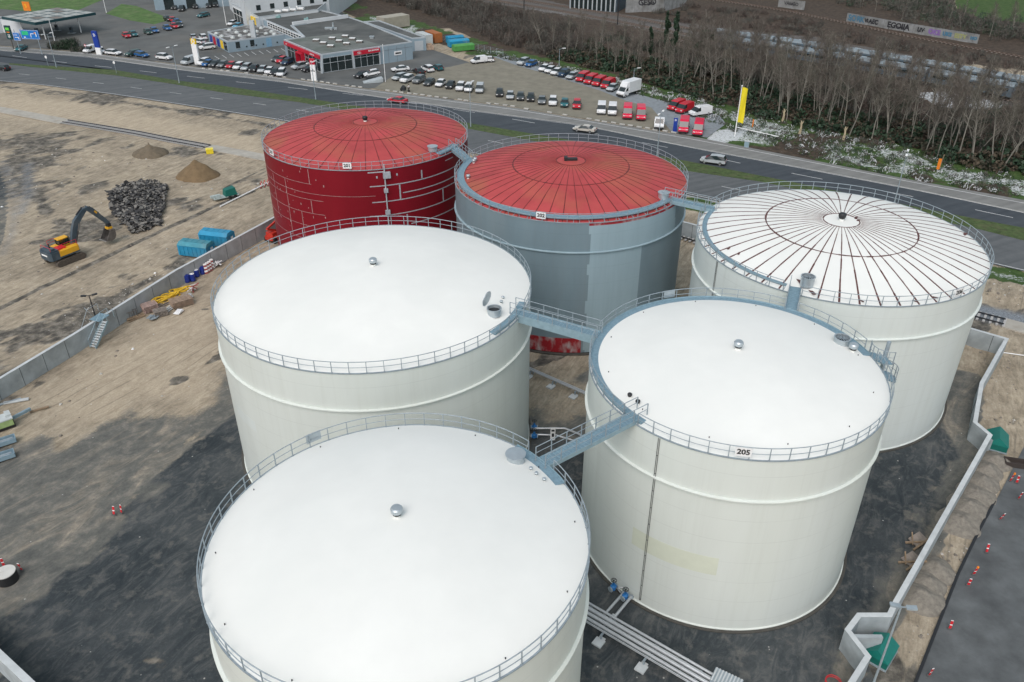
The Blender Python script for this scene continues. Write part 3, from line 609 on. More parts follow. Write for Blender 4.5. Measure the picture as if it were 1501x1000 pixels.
for a, q in ((-15.5, 12.0), (-19, 12.1)): mushroom(t4, pol(a, q, roof_z(204, q)-.02), .28)
patch(t4, 204, 'paint_patch', -146, -131.5, 8.0, 9.1, M_shell2)
t5 = tank(205, 'white tank with the 205 sign on its rail and a yellowed patch on its shell')
shell(t5, 205, M_shell); dome(t5, 205, M_roofw); guard_rail(t5, 11.11, 16.40, [(-146, -139), (49, 55), (153, 159), (3, 13)])
mushroom(t5, (0, 0, roof_z(205, 0)-.03), .76); hatch(t5, pol(17.5, 9.5, roof_z(205, 9.5)-.05), 'grille', .6, .6)
deck_arc(t5, 'walkway', 205, 8, 222, 10.1, 11.05, .22, False); mushroom(t5, pol(10.5, 9.75, roof_z(205, 9.75)-.05), .75)
for a, q in ((-152.5, 9.75), (-147, 9.75)): mushroom(t5, pol(a, q, roof_z(205, q)-.02), .36, True)
lugs(t5, 205, 12, 9.9)
patch(t5, 205, 'paint_patch', -136.3, -102, 5.55, 7.25, M_patch); conduit(t5, 205, -129.5, .4, 16.3); number_sign(t5, 205, '205', -100.6); number_sign(t5, 205, '', 107.3)
t6 = tank(206, 'white tank at the right whose roof is striped with dark red radial seams')
shell(t6, 206, M_shell2); dome(t6, 206, M_roofw); roof_ribs(t6, 206, 50, M_seamw, .15, [(.52, .15), (.125, .11)], .135); guard_rail(t6, 13.99, 16.22, [(-128, -121), (143, 149)])
mushroom(t6, (0, 0, roof_z(206, 0)-.03), .8, True); deck_arc(t6, 'walkway', 206, 146, 232, 12.7, 13.5, .32); hatch(t6, pol(-121, 12.55, roof_z(206, 12.55)-.05), 'grille', .6, .95)
conduit(t6, 206, -160, .4, 16.1); number_sign(t6, 206, '206', -62.8)
for a, q, s in ((-118, 13.3, .7), (-124.5, 12.3, .6), (-100, 13.5, .3), (-80, 13.5, .35), (-71, 13.4, .35), (-58, 13.3, .3), (4, 13.4, .7), (-165, 12.2, .45), (-158, 12.0, .4), (60, 1.9, .5), (20, 1.8, .5), (0, 1.7, .35)):
    MB().box(pol(a, q, roof_z(206, q)+.03), (s*1.3, s*.45, .05), R(a+40)).build('oxide_patch', M_seamw, t6)
t2 = tank(202, 'tank with a red domed roof over a grey half painted shell, carrying the 202 sign')
r2_, h2_ = TK[202][2], TK[202][3]
ns, nz = 360, 50; V = []; Fq = []; mi = []; rr = random.Random(3)
for j in range(nz+1):
    for i in range(ns): V.append(pol(i, r2_, .1+(h2_-.1)*j/nz))
for j in range(nz):
    z = .1+(h2_-.1)*(j+.5)/nz
    for i in range(ns):
        a = (i+.5+180) % 360-180+rr.uniform(-.04, .04)+.35*math.sin(z*1.3)
        Fq.append((j*ns+i, j*ns+(i+1) % ns, (j+1)*ns+(i+1) % ns, (j+1)*ns+i))
        k = 0
        if -84.3 < a < -58 or (-58 <= a < -33.5 and z > 12.85): k = 1
        if z > 15.85 and a > -84.6: k = 2
        if z < 2.1 and -150 < a < -86: k = 2
        mi.append(k)
npmesh('shell', V, Fq, [M_greyd, M_greyl, M_oxide], mi, t2, True)
MB().lathe([(r2_+.34, -.1), (r2_+.34, .018), (r2_-.2, .02)], 96, cap=False).build('foundation_ring', M_found, t2)
MB().lathe([(r2_-.01, 12.72), (r2_+.20, 12.84), (r2_+.20, 12.93), (r2_-.01, 12.97)], 160, cap=False).build('stiffener_ring', M_greyl, t2, smooth=25)
dome(t2, 202, M_roofr); roof_ribs(t2, 202, 52, M_seamr, .09, [(.5, .12), (.125, .1)], .13); guard_rail(t2, r2_, h2_, [(-40, -34), (154, 161)])
deck_arc(t2, 'walkway', 202, 156, 324, 12.75, 13.6, .40); hatch(t2, pol(-37.5, 12.55, roof_z(202, 12.55)-.05), 'closed', .58, .7); number_sign(t2, 202, '202', -106.4)
mb = MB(); mb.box((0, 0, roof_z(202, 0)+.14), (1.5, .5, .28), .1); mb.box((-.6, .1, roof_z(202, 0)+.2), (.4, .7, .4)); mb.build('centre_box', M_black, t2)
for a, q in ((159, 12.4), (162.5, 12.3), (-172, 12.3)): mushroom(t2, pol(a, q, roof_z(202, q)-.02), .5)
t1 = tank(201, 'red tank with a faded red domed roof, carrying the 201 sign')
shell(t1, 201, M_shellr, False); dome(t1, 201, M_roofr); roof_ribs(t1, 201, 44, M_seamr, .085, [(.5, .12), (.12, .1)], .13); guard_rail(t1, 13.78, 16.33, [(-29, -22)])
mushroom(t1, (0, 0, roof_z(201, 0)-.03), .75, True); deck_arc(t1, 'platform', 201, -38, -19, 12.8, 13.7, .3, False); hatch(t1, pol(-37.5, 12.2, roof_z(201, 12.2)-.05), 'closed', .6, .6)
number_sign(t1, 201, '201', -90.9); number_sign(t1, 201, '201', -140.3)
r1 = 13.78
for z, a0, a1, w in ((14.2, -80.5, 15, .125), (12.95, -63.5, 15, .125), (12.1, -80, 15, .125), (10.25, -82, 15, .125), (8.6, -60, 15, .125), (16.0, -81, -72, .14), (15.6, -35, -28, .1)):
    MB().arc(r1-.01, r1+.02, z-w/2, z+w/2, a0, a1, 40).build('primer_strip', M_primer, t1)
mb = MB()
for z, a0, a1 in ((14.2, -158, -112), (12.95, -158, -78), (12.1, -158, -106), (10.25, -158, -106), (8.4, -158, -116), (6.4, -158, -122)): mb.arc(r1-.01, r1+.012, z-.022, z+.022, a0, a1, 30)
for a, z0, z1 in ((-113, 14.2, 16.1), (-113.5, 10.3, 12.0), (-131, 12.2, 14.1), (-131, 6.4, 12), (-144, 8.4, 14), (-121, 6, 10.2)): mb.arc(r1-.01, r1+.012, z0, z1, a-.16, a+.16, 2)
for _ in range(40): a = random.uniform(-150, -100); z = random.uniform(7, 16); mb.arc(r1-.01, r1+.012, z, z+random.uniform(.08, .3), a, a+random.uniform(.25, .6), 2)
mb.build('bare_weld_seams', mat('dull weld seam', (.34, .24, .24), .6, 0, .3, 2), t1)
for a, z0, z1 in ((-52, 14.3, 15.4), (-65, 12.1, 14.1), (-38, 10.3, 12), (-18, 8.6, 10.2), (-8, 12.2, 14), (-8, 10.3, 12), (-62, 6, 10), (-76.5, 15.2, 15.5), (-66, 15.3, 15.6)): MB().arc(r1-.01, r1+.02, z0, z1, a-.38, a+.38, 2).build('upright_primer_strip', M_primer, t1)
mb = MB(); mb.beam(pol(-72.5, r1+.12, 4), pol(-72.5, r1+.12, 17), .14, .14); mb.box(pol(-71.5, r1+.2, 15.6), (.9, .35, .8), R(18)); mb.box(pol(-72.5, r1+.2, 13.6), (.5, .3, .5), R(18)); mb.box(pol(-72.5, r1+.2, 10.7), (.6, .3, .6), R(18)); mb.build('sampling_pipe', M_primer, t1)
mb = MB()

# ------------------------------------------------------------------ footbridges between the tank tops
def footbridge(A, B, label, w=.95, side=.42, ext0=0.0, ext1=0.0):
    A, B = Vector(A), Vector(B); d = B-A; L = d.length; yaw = math.atan2(d.y, d.x); pitch = math.asin(d.z/L)
    root = thing('footbridge', label, 'footbridge', A, yaw, 'footbridges between the tanks'); L = math.hypot(d.x, d.y); sl = d.z/L
    mb = MB(); mb.add([(0, -w/2, -.06), (L, -w/2, -.06+d.z), (L, w/2, -.06+d.z), (0, w/2, -.06), (0, -w/2, 0), (L, -w/2, d.z), (L, w/2, d.z), (0, w/2, 0)], [(3, 2, 1, 0), (4, 5, 6, 7), (0, 1, 5, 4), (1, 2, 6, 5), (2, 3, 7, 6), (3, 0, 4, 7)])
    k = int(L/.3)
    for i in range(k): x = (i+.5)*L/k; mb.box((x, 0, x*sl+.006), (.03, w-.1, .02), m=1)
    mb.build('deck', [M_grate, M_plate], root)
    for s in (-1, 1):
        y = s*(w/2+.02)
        st = MB().add([(0, y-.02, -side+.1), (L, y-.02, -side+.1+d.z), (L, y+.02, -side+.1+d.z), (0, y+.02, -side+.1), (0, y-.02, .10), (L, y-.02, .10+d.z), (L, y+.02, .10+d.z), (0, y+.02, .10)], [(3, 2, 1, 0), (4, 5, 6, 7), (0, 1, 5, 4), (1, 2, 6, 5), (2, 3, 7, 6), (3, 0, 4, 7)]).build('stringer', M_plate, root)
        mb = MB()
        for z, rr in ((1.08, .032), (.6, .025)): mb.tube([(-ext0, y, z), (L+ext1, y, z+d.z)], rr, 6)
        h = mb.build('handrail', M_galv, root); n = max(2, round((L+ext0+ext1)/1.35))
        for i in range(n+1): x = -ext0+(L+ext0+ext1)*i/n; put_post(h, (x, y, x*sl), 0)
    return root
footbridge(tpt(201, -25.5, 13.6, 16.63), tpt(202, 157.5, 13.5, 16.72), 'short footbridge joining the two red roofed tanks', ext0=.5, ext1=.3)
footbridge(tpt(202, -37, 13.4, 16.72), tpt(206, 146, 13.3, 16.55), 'short footbridge from the grey shelled tank to the striped white roof', ext0=.9, ext1=.4)
footbridge(tpt(204, -21, 13.6, 16.6), tpt(205, 156, 10.95, 16.62), 'footbridge from the tank with the open hatch to the curved blue walkway of tank 205', side=.75, ext0=.3)
footbridge(tpt(203, 38, 10.6, 16.58), tpt(205, -142.5, 10.95, 16.62), 'longest footbridge, slanting up from the nearest tank to tank 205', side=.35, ext1=.9)
footbridge(tpt(205, 52, 11.0, 16.62), tpt(206, -124.5, 13.2, 16.54), 'steep looking footbridge from tank 205 up to the striped white roof')
# spiral stair behind tank 205
p = tpt(205, 8, 12.35); st = thing('spiral_stair', 'grey spiral staircase with two railed landings on the far right side of tank 205', 'staircase', p)
MB().tube([(0, 0, 0), (0, 0, 17.7)], .16, 10).build('column', M_galv, st)
mb = MB()
for i in range(62):
    a = i*20+8; z = .25+i*.225
    if z > 13.9: break
    mb.X = Matrix.Rotation(R(a), 4, 'Z'); mb.prism([(.12, -.05), (1.05, -.2), (1.05, .2), (.12, .05)], z, z+.04)
mb.X = None; mb.build('treads', M_grate, st)
for z, a0, a1 in ((16.42, 150, 275), (14.4, -40, 85)):
    ld = MB().arc(.14, 1.25, z-.06, z, a0, a1, 10).build('landing', M_grate, st)
    rl = MB().tube(arc_pts(1.2, z+1.05, a0, a1, 10), .03, 5).tube(arc_pts(1.2, z+.55, a0, a1, 10), .022, 5).build('handrail', M_galv, ld)
    k = int((a1-a0)/20)
    for i in range(k+1): put_post(rl, pol(a0+(a1-a0)*i/k, 1.2, z), R(a0+(a1-a0)*i/k))
mb = MB(); mb.tube([pol(20*i+8, 1.08, 1.2+i*.225) for i in range(62)], .03, 5)
mb.build('outer_handrail', M_galv, st)
# ------------------------------------------------------------------ bund walls
def offset_poly(L, d):
    out = []
    for i in range(len(L)):
        a = (L[i]-L[i-1]).normalized() if i else (L[1]-L[0]).normalized(); b = (L[i+1]-L[i]).normalized() if i < len(L)-1 else a
        n = (Vector((-a.y, a.x))+Vector((-b.y, b.x))); n /= max(.3, n.dot(Vector((-a.y, a.x)))); out.append(L[i]+n*d)
    return out
def wall(name, label, L, h, t=.34, side=1, ledge=None, wm=None):
    root = thing(name, label, 'wall', (L[0].x, L[0].y, 0)); o = Vector((L[0].x, L[0].y)); M = offset_poly(L, side*t); mb = MB(); cp = MB()
    def seg(m, A, B, z0, z1):
        n = len(A); vs = [(p.x-o.x, p.y-o.y, z) for p, q in zip(A, B) for p, z in ((p, z0), (q, z0), (q, z1), (p, z1))]
        fs = [(0, 1, 2, 3), tuple(4*(n-1)+k for k in (3, 2, 1, 0))]
        for i in range(n-1):
            for k in range(4): fs.append((4*i+k, 4*i+4+k, 4*i+4+(k+1) % 4, 4*i+(k+1) % 4))
        m.add(vs, fs)
    seg(mb, L, M, -.3, h-.03); seg(cp, offset_poly(L, -side*.02), offset_poly(L, side*(t+.02)), h-.028, h)
    mb.build('wall_body', wm or M_concrete, root); cp.build('coping', wm or M_conctop, root)
    jn = MB()
    for a, b in zip(L, L[1:]):
        d = b-a; k = int(d.length/3.0)
        for i in range(1, k+1):
            p = a+d*(i/(k+.5)); n = Vector((-d.y, d.x)).normalized()*-side*.008; jn.beam((p.x-o.x+n.x, p.y-o.y+n.y, 0), (p.x-o.x+n.x, p.y-o.y+n.y, h-.04), .05, .03)
    jn.build('panel_joints', mat('wall joint', (.10, .11, .11), .9), root)
    if ledge:
        i0, i1, w, lz = ledge; LA = offset_poly(L[i0:i1], side*(t+.004)); LB = offset_poly(L[i0:i1], side*(t+w)); m2 = MB(); seg(m2, LA, LB, -.2, lz); m2.build('footing_ledge', M_concrete, root)
    return root
wall('bund_wall', 'long straight grey concrete wall beside the blue skips and the excavator, with a small steel stair', WL+[WL[-1]+Vector((26, 8)), Vector((28, 112))], 2.3, .34, 1)
wall('bund_wall', 'zigzag concrete wall at the right between the tank yard and the sand strip', [Vector((27.6, 112.4)), Vector((41.5, 96.0))]+WR, 2.1, .36, 1, (5, 7, .55, 1.2))
wall('bund_wall', 'corner of a concrete wall at the bottom left edge of the photo', WB, 2.5, .45, -1)
m = MB(); a, b = [Vector((p.x, p.y)) for p in gp([(1253, 931.5), (1294, 932)], 2.1)]
tb = thing('bund_wall', 'short concrete cross wall closing the boxed recess beside the lower green bin', 'wall', (a.x, a.y, 0)); m.beam((0, 0, .9), (b.x-a.x, b.y-a.y, .9), .3, 2.3); m.build('wall_body', M_concrete, tb)

# stair over the left wall
P0 = G(118, 513); top = Vector((-50.6, 79.8, 2.6)); wd = (WL[2]-WL[1]).normalized(); wn = Vector((wd.y, -wd.x))   # into the yard
q = WL[1].lerp(WL[2], .16)
stw = thing('wall_stair', 'small galvanised steel stair climbing over the long concrete wall', 'stair', (q.x, q.y, 0), math.atan2(wd.y, wd.x))
mb = MB(); mb.box((1.2, .1, 2.38), (1.7, 1.5, .06)); mb.build('platform', M_grate, stw)
N = 11
for i in range(N): MB().box((1.0-2.6*(i+1)/N*1.0, -.95, 2.38-2.38*(i+1)/(N+1)), (.26, .8, .04)).box((1.0-2.6*(i+1)/N, -.95, 2.36-2.38*(i+1)/(N+1)), (.04, .82, .06)).build('tread', M_conctop, stw)
for s in (-1.37, -.53): MB().beam((.95, s, 2.28), (-1.75, s, .05), .05, .26).build('stringer', M_plate, stw)
for yy in (-1.37, -.53):
    mb = MB(); mb.tube([(-1.75, yy, 1.0), (.9, yy, 3.35), (2.0, yy, 3.35)], .025, 5)
    for x, z in ((-1.7, 0), (-.4, 1.3), (.9, 2.3), (2.0, 2.3)): mb.beam((x, yy, z), (x, yy, z+1.05), .04, .04)
    mb.build('handrail', M_plate, stw)
mb = MB(); mb.tube([(2.0, .8, 2.7), (2.0, .8, 3.7), (.4, .8, 3.7), (-1.4, 1.1, 1.1), (-1.4, 1.1, 0)], .03, 5); mb.tube([(2.0, 1.6, 0), (2.0, 1.6, 1.2), (.8, 1.6, 3.6), (.4, .8, 3.6)], .03, 5)
mb.build('outer_handrail', M_galv, stw)
# lamp posts of the site
def site_lamp(label, p, h, arms, yaw=0, m=M_steel):
    t = thing('lamp_post', label, 'lamp post', p, yaw); MB().tube([(0, 0, 0), (0, 0, h)], .09, 8, r2=.06).box((0, 0, .05), (.4, .4, .1)).build('pole', m, t)
    for s in arms: MB().beam((0, 0, h-.05), (s*.35, 0, h), .06, .06).box((s*.6, 0, h+.02), (.6, .32, .12), ry=R(-8*s)).build('lamp_head', m, t)
    return t
q2 = WL[1].lerp(WL[2], .24)+Vector((-1.0, .5)); site_lamp('dark twin headed lamp post beside the steel wall stair', (q2.x, q2.y, 0), 5.0, (-1, 1), R(20), M_black)
pl = G(1262, 1052); site_lamp('slim grey lamp post leaning into view in front of the lower green bin', (pl.x, pl.y, 0), HT(1262, 1052, 889), (-.6, 1), R(-12), M_galv)

# green bins with pitched lids
def green_bin(label, p, rz, s=1.0):
    t = thing('green_bin', label, 'bin', p, rz, 'green steel bins by the wall'); mb = MB(); w, d, h, rdg = 1.15*s, .95*s, .75*s, 1.55*s
    mb.add([(-w, -d, .12), (w, -d, .12), (w, d, .12), (-w, d, .12), (-w, -d, h), (w, -d, h), (w, d, h), (-w, d, h)], [(3, 2, 1, 0), (0, 1, 5, 4), (1, 2, 6, 5), (2, 3, 7, 6), (3, 0, 4, 7)]); mb.build('body', M_green, t)
    mb = MB(); e = .04; mb.add([(-w-e, -d-e, h), (w+e, -d-e, h), (w+e, d+e, h), (-w-e, d+e, h), (-w*.95, 0, rdg), (w*.95, 0, rdg)], [(3, 2, 1, 0), (0, 1, 5, 4), (2, 3, 4, 5), (1, 2, 5), (3, 0, 4)]); mb.build('lid', mat('green lid', (.007, .165, .135), .45, 0, .1), t)
    MB().box((0, 0, .06), (2.2*w, 2.1*d, .1)).build('base_frame', M_galv, t)
green_bin('bottle green pitched lid bin behind the bend of the zigzag wall, beside the sand', G(1459, 652), R(62))
green_bin('bottle green pitched lid bin behind the slim lamp post at the bottom right', G(1288, 960), R(48), .95)

# ------------------------------------------------------------------ piles
def mound(name, label, p, r, h, m, group=None, seed=0, stretch=1.0, rz=0, cat='sand heap'):
    N, K = 56, 16; th = np.linspace(0, 2*pi, N, endpoint=False); V = [(0, 0, h)]; 
    for j in range(1, K+1):
        rr = r*j/K
        for a in th:
            x, y = rr*math.cos(a), rr*math.sin(a); u = j/K
            nz = float(fbm(np.array([x*1.0+seed*17.3]), np.array([y+seed*5.1]), r*.9, seed)[0]); nf = float(fbm(np.array([x+seed*7.]), np.array([y]), r*.28, seed+9)[0])
            z = h*max(0, 1-u)**1.0*(1+.35*nz)+h*.10*nf*(1-u*.7)*(u > .08); z = z if j < K else -.25
            rad = 1+.18*nz*u; V.append((x*rad*stretch, y*rad, max(z, -.25)-.02))
    F = [(0, 1+i, 1+(i+1) % N, 1+(i+1) % N) for i in range(N)]
    mb = MB(); mb.add(V, [(0, 1+i, 1+(i+1) % N) for i in range(N)]+[(1+(j-1)*N+i, 1+j*N+i, 1+j*N+(i+1) % N, 1+(j-1)*N+(i+1) % N) for j in range(1, K) for i in range(N)])
    o = mb.build(name, m, None, p, rz, smooth=60); return tag(o, label, cat, group)
M_sand1 = mat('brown moist sand', (.17, .12, .065), .95, 0, .22, 1.2, .6, 5); M_sand2 = mat('grey brown sand', (.14, .115, .08), .95, 0, .25, 1.5, .6, 5); M_grit = mat('grey gravel', (.21, .195, .165), .95, 0, .28, 3, .9, 12, dirt=(.25, .23, .19), dirtamt=.5)
mound('sand_heap', 'brown sand heap near the yellow box, the larger of two', G(291, 257), 3.7, 2.7, M_sand1, seed=2)
mound('sand_heap', 'grey brown sand heap just below the new railway track', G(221, 225), 3.1, 2.2, M_sand2, seed=5, stretch=1.15)
pts = [(1459, 676, 1.5), (1447, 690, 1.6), (1440, 706, 1.6), (1430, 724, 1.7), (1419, 744, 1.75), (1409, 766, 1.9), (1371, 836, 1.45), (1360, 856, 1.45), (1353, 876, 1.65)]
nm = ['closest to the upper green bin', 'second below the upper green bin', 'third below the upper green bin', 'fourth below the upper green bin', 'fifth below the upper green bin', 'sixth and widest below the upper green bin', 'upper of the three tipped lower down', 'middle of the three tipped lower down', 'lowest of all along the wall']
for i, ((u, v, r), n_) in enumerate(zip(pts, nm)): mound('gravel_heap', 'low grey gravel heap outside the zigzag wall, '+n_, G(u, v), r*1.05, .8, M_grit, 'gravel heaps along the zigzag wall', 20+i, 1.15, R(60), 'gravel heap')
# broken asphalt slabs
p0 = G(200, 303); ax = [G(u, v) for u, v in ((158, 282), (210, 266), (246, 272), (242, 300), (236, 330), (196, 345), (165, 315))]
poly = [(q.x-p0.x, q.y-p0.y) for q in ax]; mb = MB(); rs = random.Random(5)
xs = [q[0] for q in poly]; ys = [q[1] for q in poly]
def inside(x, y, P):
    c = False
    for i in range(len(P)):
        (ax_, ay_), (bx_, by_) = P[i-1], P[i]
        if (ay_ > y) != (by_ > y) and x < (bx_-ax_)*(y-ay_)/(by_-ay_)+ax_: c = not c
    return c
cnt = 0
while cnt < 2300:
    x, y = rs.uniform(min(xs), max(xs)), rs.uniform(min(ys), max(ys))
    if not inside(x, y, poly): continue
    cnt += 1; e = min(math.hypot(x-a, y-b) for a, b in poly); cz = min(.95, .22*e+.2)*rs.uniform(.15, 1); s = rs.uniform(.14, .40) if rs.random() < .85 else rs.uniform(.4, .7)
    A = Matrix.Translation((x, y, cz)) @ Matrix.Rotation(rs.uniform(0, 6.3), 4, 'Z') @ Matrix.Rotation(rs.gauss(0, .4), 4, 'X') @ Matrix.Rotation(rs.gauss(0, .4), 4, 'Y')
    k = rs.choice((4, 5, 5, 6)); ang = sorted(rs.uniform(0, 2*pi) for _ in range(k)); P = [(s*rs.uniform(.7, 1.1)*math.cos(t), s*rs.uniform(.5, .9)*math.sin(t)) for t in [2*pi*i/k+rs.uniform(-.35, .35) for i in range(k)]]
    mb.X = A; mb.prism(P, -.06, .06, 0 if rs.random() < .6 else 1)
mb.X = None
tag(mb.build('rubble_heap', [mat('broken asphalt', (.045, .046, .047), .85, 0, .45, 1.0, .3), mat('broken asphalt underside', (.19, .185, .17), .9, 0, .3, 1.0, .3)], None, p0), 'dark heap of broken asphalt slabs in front of the excavator bucket', 'rubble heap')

# ------------------------------------------------------------------ excavator
pe = G(97, 381); ye = heading(90, 383, 38, -15); ex = thing('excavator', 'yellow and dark blue crawler excavator with its bucket resting by the rubble', 'excavator', pe, ye)
M_track = mat('excavator track', (.10, .085, .07), .8, .2, .3, 3)
for s in (-1, 1):
    mb = MB(); prof = [(-2.1, .15), (-1.75, 0), (1.75, 0), (2.1, .15), (2.2, .42), (2.05, .7), (1.75, .82), (-1.75, .82), (-2.05, .7), (-2.2, .42)]
    y0, y1 = s*1.35-.3, s*1.35+.3; n = len(prof); mb.add([(x, y0, z) for x, z in prof]+[(x, y1, z) for x, z in prof], [tuple(range(n)), tuple(range(2*n-1, n-1, -1))]+[(i, n+i, n+(i+1) % n, (i+1) % n) for i in range(n)])
    for i in range(20): mb.box((-1.8+i*.19, s*1.35, .84), (.07, .62, .05)); mb.box((-1.8+i*.19, s*1.35, -.0), (.07, .62, .05))
    mb.build('track', M_track, ex)
MB().box((0, 0, .62), (2.2, 2.1, .5)).lathe([(.75, .85), (.75, 1.1)], 20).build('undercarriage', M_black, ex)
up = bpy.data.objects.new('upper_body', None)
mb = MB(); mb.prism([(-2.45, -1.3), (-2.15, -1.42), (1.55, -1.42), (1.75, -1.2), (1.75, 1.2), (1.55, 1.42), (-2.15, 1.42), (-2.45, 1.3)], 1.12, 1.35, 1)
mb.prism([(-1.3, -1.44), (1.5, -1.44), (1.7, -1.2), (1.7, -.5), (-1.3, -.5)], 1.36, 2.1, 0); mb.prism([(-1.3, .35), (-.1, .35), (-.1, 1.44), (-1.3, 1.44)], 1.36, 2.15, 0)
mb.prism([(-2.7, -1.0), (-2.45, -1.42), (-1.32, -1.44), (-1.32, 1.44), (-2.45, 1.42), (-2.7, 1.0)], 1.05, 2.2, 1); mb.prism([(-2.45, -1.2), (-1.3, -1.3), (-1.3, 1.3), (-2.45, 1.2)], 2.21, 2.42, 1)
mb.box((-.6, -.25, 1.8), (1.4, 1.2, .9), m=2); mb.box((-2.715, 0, 1.75), (.03, 1.3, .22), m=4); mb.box((-1.9, -.8, 2.55), (.5, .6, .25), m=1); mb.tube([(-1.6, .3, 2.4), (-1.6, .3, 3.0)], .09, 8, 3)
body = mb.build('house_body', [M_yellow, M_dkblue, M_red, M_black, M_sign], ex)
mb = MB(); mb.prism([(-.05, .4), (1.5, .4), (1.75, .6), (1.75, 1.42), (-.05, 1.42)], 1.36, 2.0, 0); mb.prism([(.02, .46), (1.45, .46), (1.65, .62), (1.65, 1.38), (.02, 1.38)], 2.002, 2.85, 1); mb.prism([(-.08, .4), (1.3, .4), (1.45, .55), (1.45, 1.43), (-.08, 1.43)], 2.852, 2.98, 0)
for x, y in ((0, .43), (1.62, .62), (1.62, 1.38), (0, 1.4), (.8, 1.4), (.8, .43)): mb.beam((x, y, 2.0), (x*.93, y, 2.9), .09, .09, 2)
mb.build('cab', [M_yellow, M_glass, M_black], ex)
mb = MB()
for s in (-1.4, 1.4):
    mb.tube([(-1.2, s, 2.1), (-1.2, s, 3.0), (.0 if s > 0 else 1.4, s, 3.0), (.0 if s > 0 else 1.4, s, 2.1)], .03, 5); mb.tube([(-1.2, s, 2.6), (0 if s > 0 else 1.4, s, 2.6)], .025, 5)
mb.tube([(-2.3, -1.1, 2.4), (-2.3, -1.1, 2.9), (-2.3, 1.1, 2.9), (-2.3, 1.1, 2.4)], .03, 5)
mb.build('handrail', M_red, ex)
def profile_xz(mb, P, y0, y1, m=0):
    n = len(P); A = sum(P[i][0]*P[(i+1) % n][1]-P[(i+1) % n][0]*P[i][1] for i in range(n)); P = P if A > 0 else P[::-1]
    mb.add([(x, y0, z) for x, z in P]+[(x, y1, z) for x, z in P], [tuple(range(n)), tuple(range(2*n-1, n-1, -1))]+[(i, n+i, n+(i+1) % n, (i+1) % n) for i in range(n)], m)
mb = MB(); profile_xz(mb, [(1.2, 1.5), (1.6, 1.45), (2.3, 2.6), (3.2, 4.6), (4.6, 5.9), (5.0, 5.85), (5.05, 6.1), (4.7, 6.35), (4.1, 6.3), (2.5, 5.1), (1.9, 4.0), (1.35, 2.4)], -.42, .08)
boom = mb.build('boom', M_dkblue, ex)
mb = MB(); profile_xz(mb, [(4.55, 6.15), (4.95, 6.5), (5.6, 6.1), (7.6, 3.2), (7.4, 2.9), (7.1, 3.0), (4.9, 5.75)], -.38, .04); mb.box((5.9, -.17, 5.3), (.5, .45, .25), m=1, ry=R(55)); st_ = mb.build('stick', [M_dkblue, M_yellow], ex)
mb = MB()
for y in (-.5, .16): mb.tube([(1.6, y, 1.6), (2.6, y, 3.6)], .10, 8, 0); mb.tube([(2.5, y, 3.4), (3.0, y, 4.6)], .055, 8, 1)
mb.tube([(3.1, -.17, 5.75), (4.2, -.17, 6.55)], .1, 8, 0); mb.tube([(4.1, -.17, 6.5), (4.85, -.17, 6.6)], .055, 8, 1); mb.tube([(5.3, -.17, 6.3), (6.4, -.17, 4.95)], .09, 8, 0); mb.tube([(6.3, -.17, 5.1), (7.2, -.17, 3.7)], .05, 8, 1)
mb.build('hydraulic_ram', [M_black, M_steel], ex)
mb = MB(); mb.box((7.35, -.17, 2.75), (.5, .6, .55)); mb.box((7.3, -.17, 2.35), (.7, .8, .3), m=1); cp = mb.build('coupler', [M_black, M_yellow], ex)
mb = MB(); profile_xz(mb, [(7.0, 2.2), (7.7, 2.2), (7.75, 1.3), (7.45, .75), (6.7, .55), (6.05, .75), (6.0, .82), (6.7, .68), (7.35, .88), (7.6, 1.35), (7.55, 2.05), (7.0, 2.08)], -.95, .62)
for y in (-.97, .6): profile_xz(mb, [(7.0, 2.2), (7.7, 2.2), (7.75, 1.3), (7.45, .75), (6.7, .55), (6.05, .75)], y, y+.03)
for i in range(6): mb.box((5.95, -.85+i*.27, .78), (.28, .1, .05), m=1)
mb.build('bucket', [M_steel, mat('worn teeth', (.45, .45, .44), .4, .4)], ex)

# ------------------------------------------------------------------ skips, trailer, yard clutter
def skip(name, label, p, rz, L, W, H, m, group=None, lidm=None):
    t = thing(name, label, 'skip', p, rz, group); mb = MB(); b = .35
    mb.add([(-L/2, -W/2, .15), (L/2, -W/2, .15), (L/2, W/2, .15), (-L/2, W/2, .15), (-L/2, -W/2, H*.8), (L/2, -W/2, H*.8), (L/2, W/2, H*.8), (-L/2, W/2, H*.8)], [(3, 2, 1, 0), (0, 1, 5, 4), (1, 2, 6, 5), (2, 3, 7, 6), (3, 0, 4, 7)])
    for i in range(7):
        x = -L/2+.3+i*(L-.6)/6
        for s in (-1, 1): mb.box((x, s*(W/2+.03), H*.45), (.09, .06, H*.6))
    for y in (-.4, .4): mb.beam((-L/2, y, .08), (L/2, y, .08), .12, .14)
    mb.build('body', m, t)
    mb = MB(); w2 = W*.28; z1 = H*.802
    mb.add([(-L/2-.04, -W/2-.05, z1), (L/2+.04, -W/2-.05, z1), (L/2+.04, W/2+.05, z1), (-L/2-.04, W/2+.05, z1), (-L/2+.05, -w2, H), (L/2-.05, -w2, H), (L/2-.05, w2, H), (-L/2+.05, w2, H)], [(4, 5, 6, 7), (0, 1, 5, 4), (1, 2, 6, 5), (2, 3, 7, 6), (3, 0, 4, 7), (3, 2, 1, 0)])
    for i in range(1, 5): mb.box((-L/2+i*L/5, 0, H+.012), (.06, w2*2, .03))
    mb.build('lid', lidm or m, t); MB().box((L/2+.045, W*.1, H*.55), (.02, .55, .3)).build('label_plate', M_sign, t); return t
ys = heading(265, 372, 42, 4)
M_skip2 = mat('skip lid blue', (.02, .27, .46), .45, 0, .12, 1, dirt=(.13, .2, .22), dirtamt=.45)
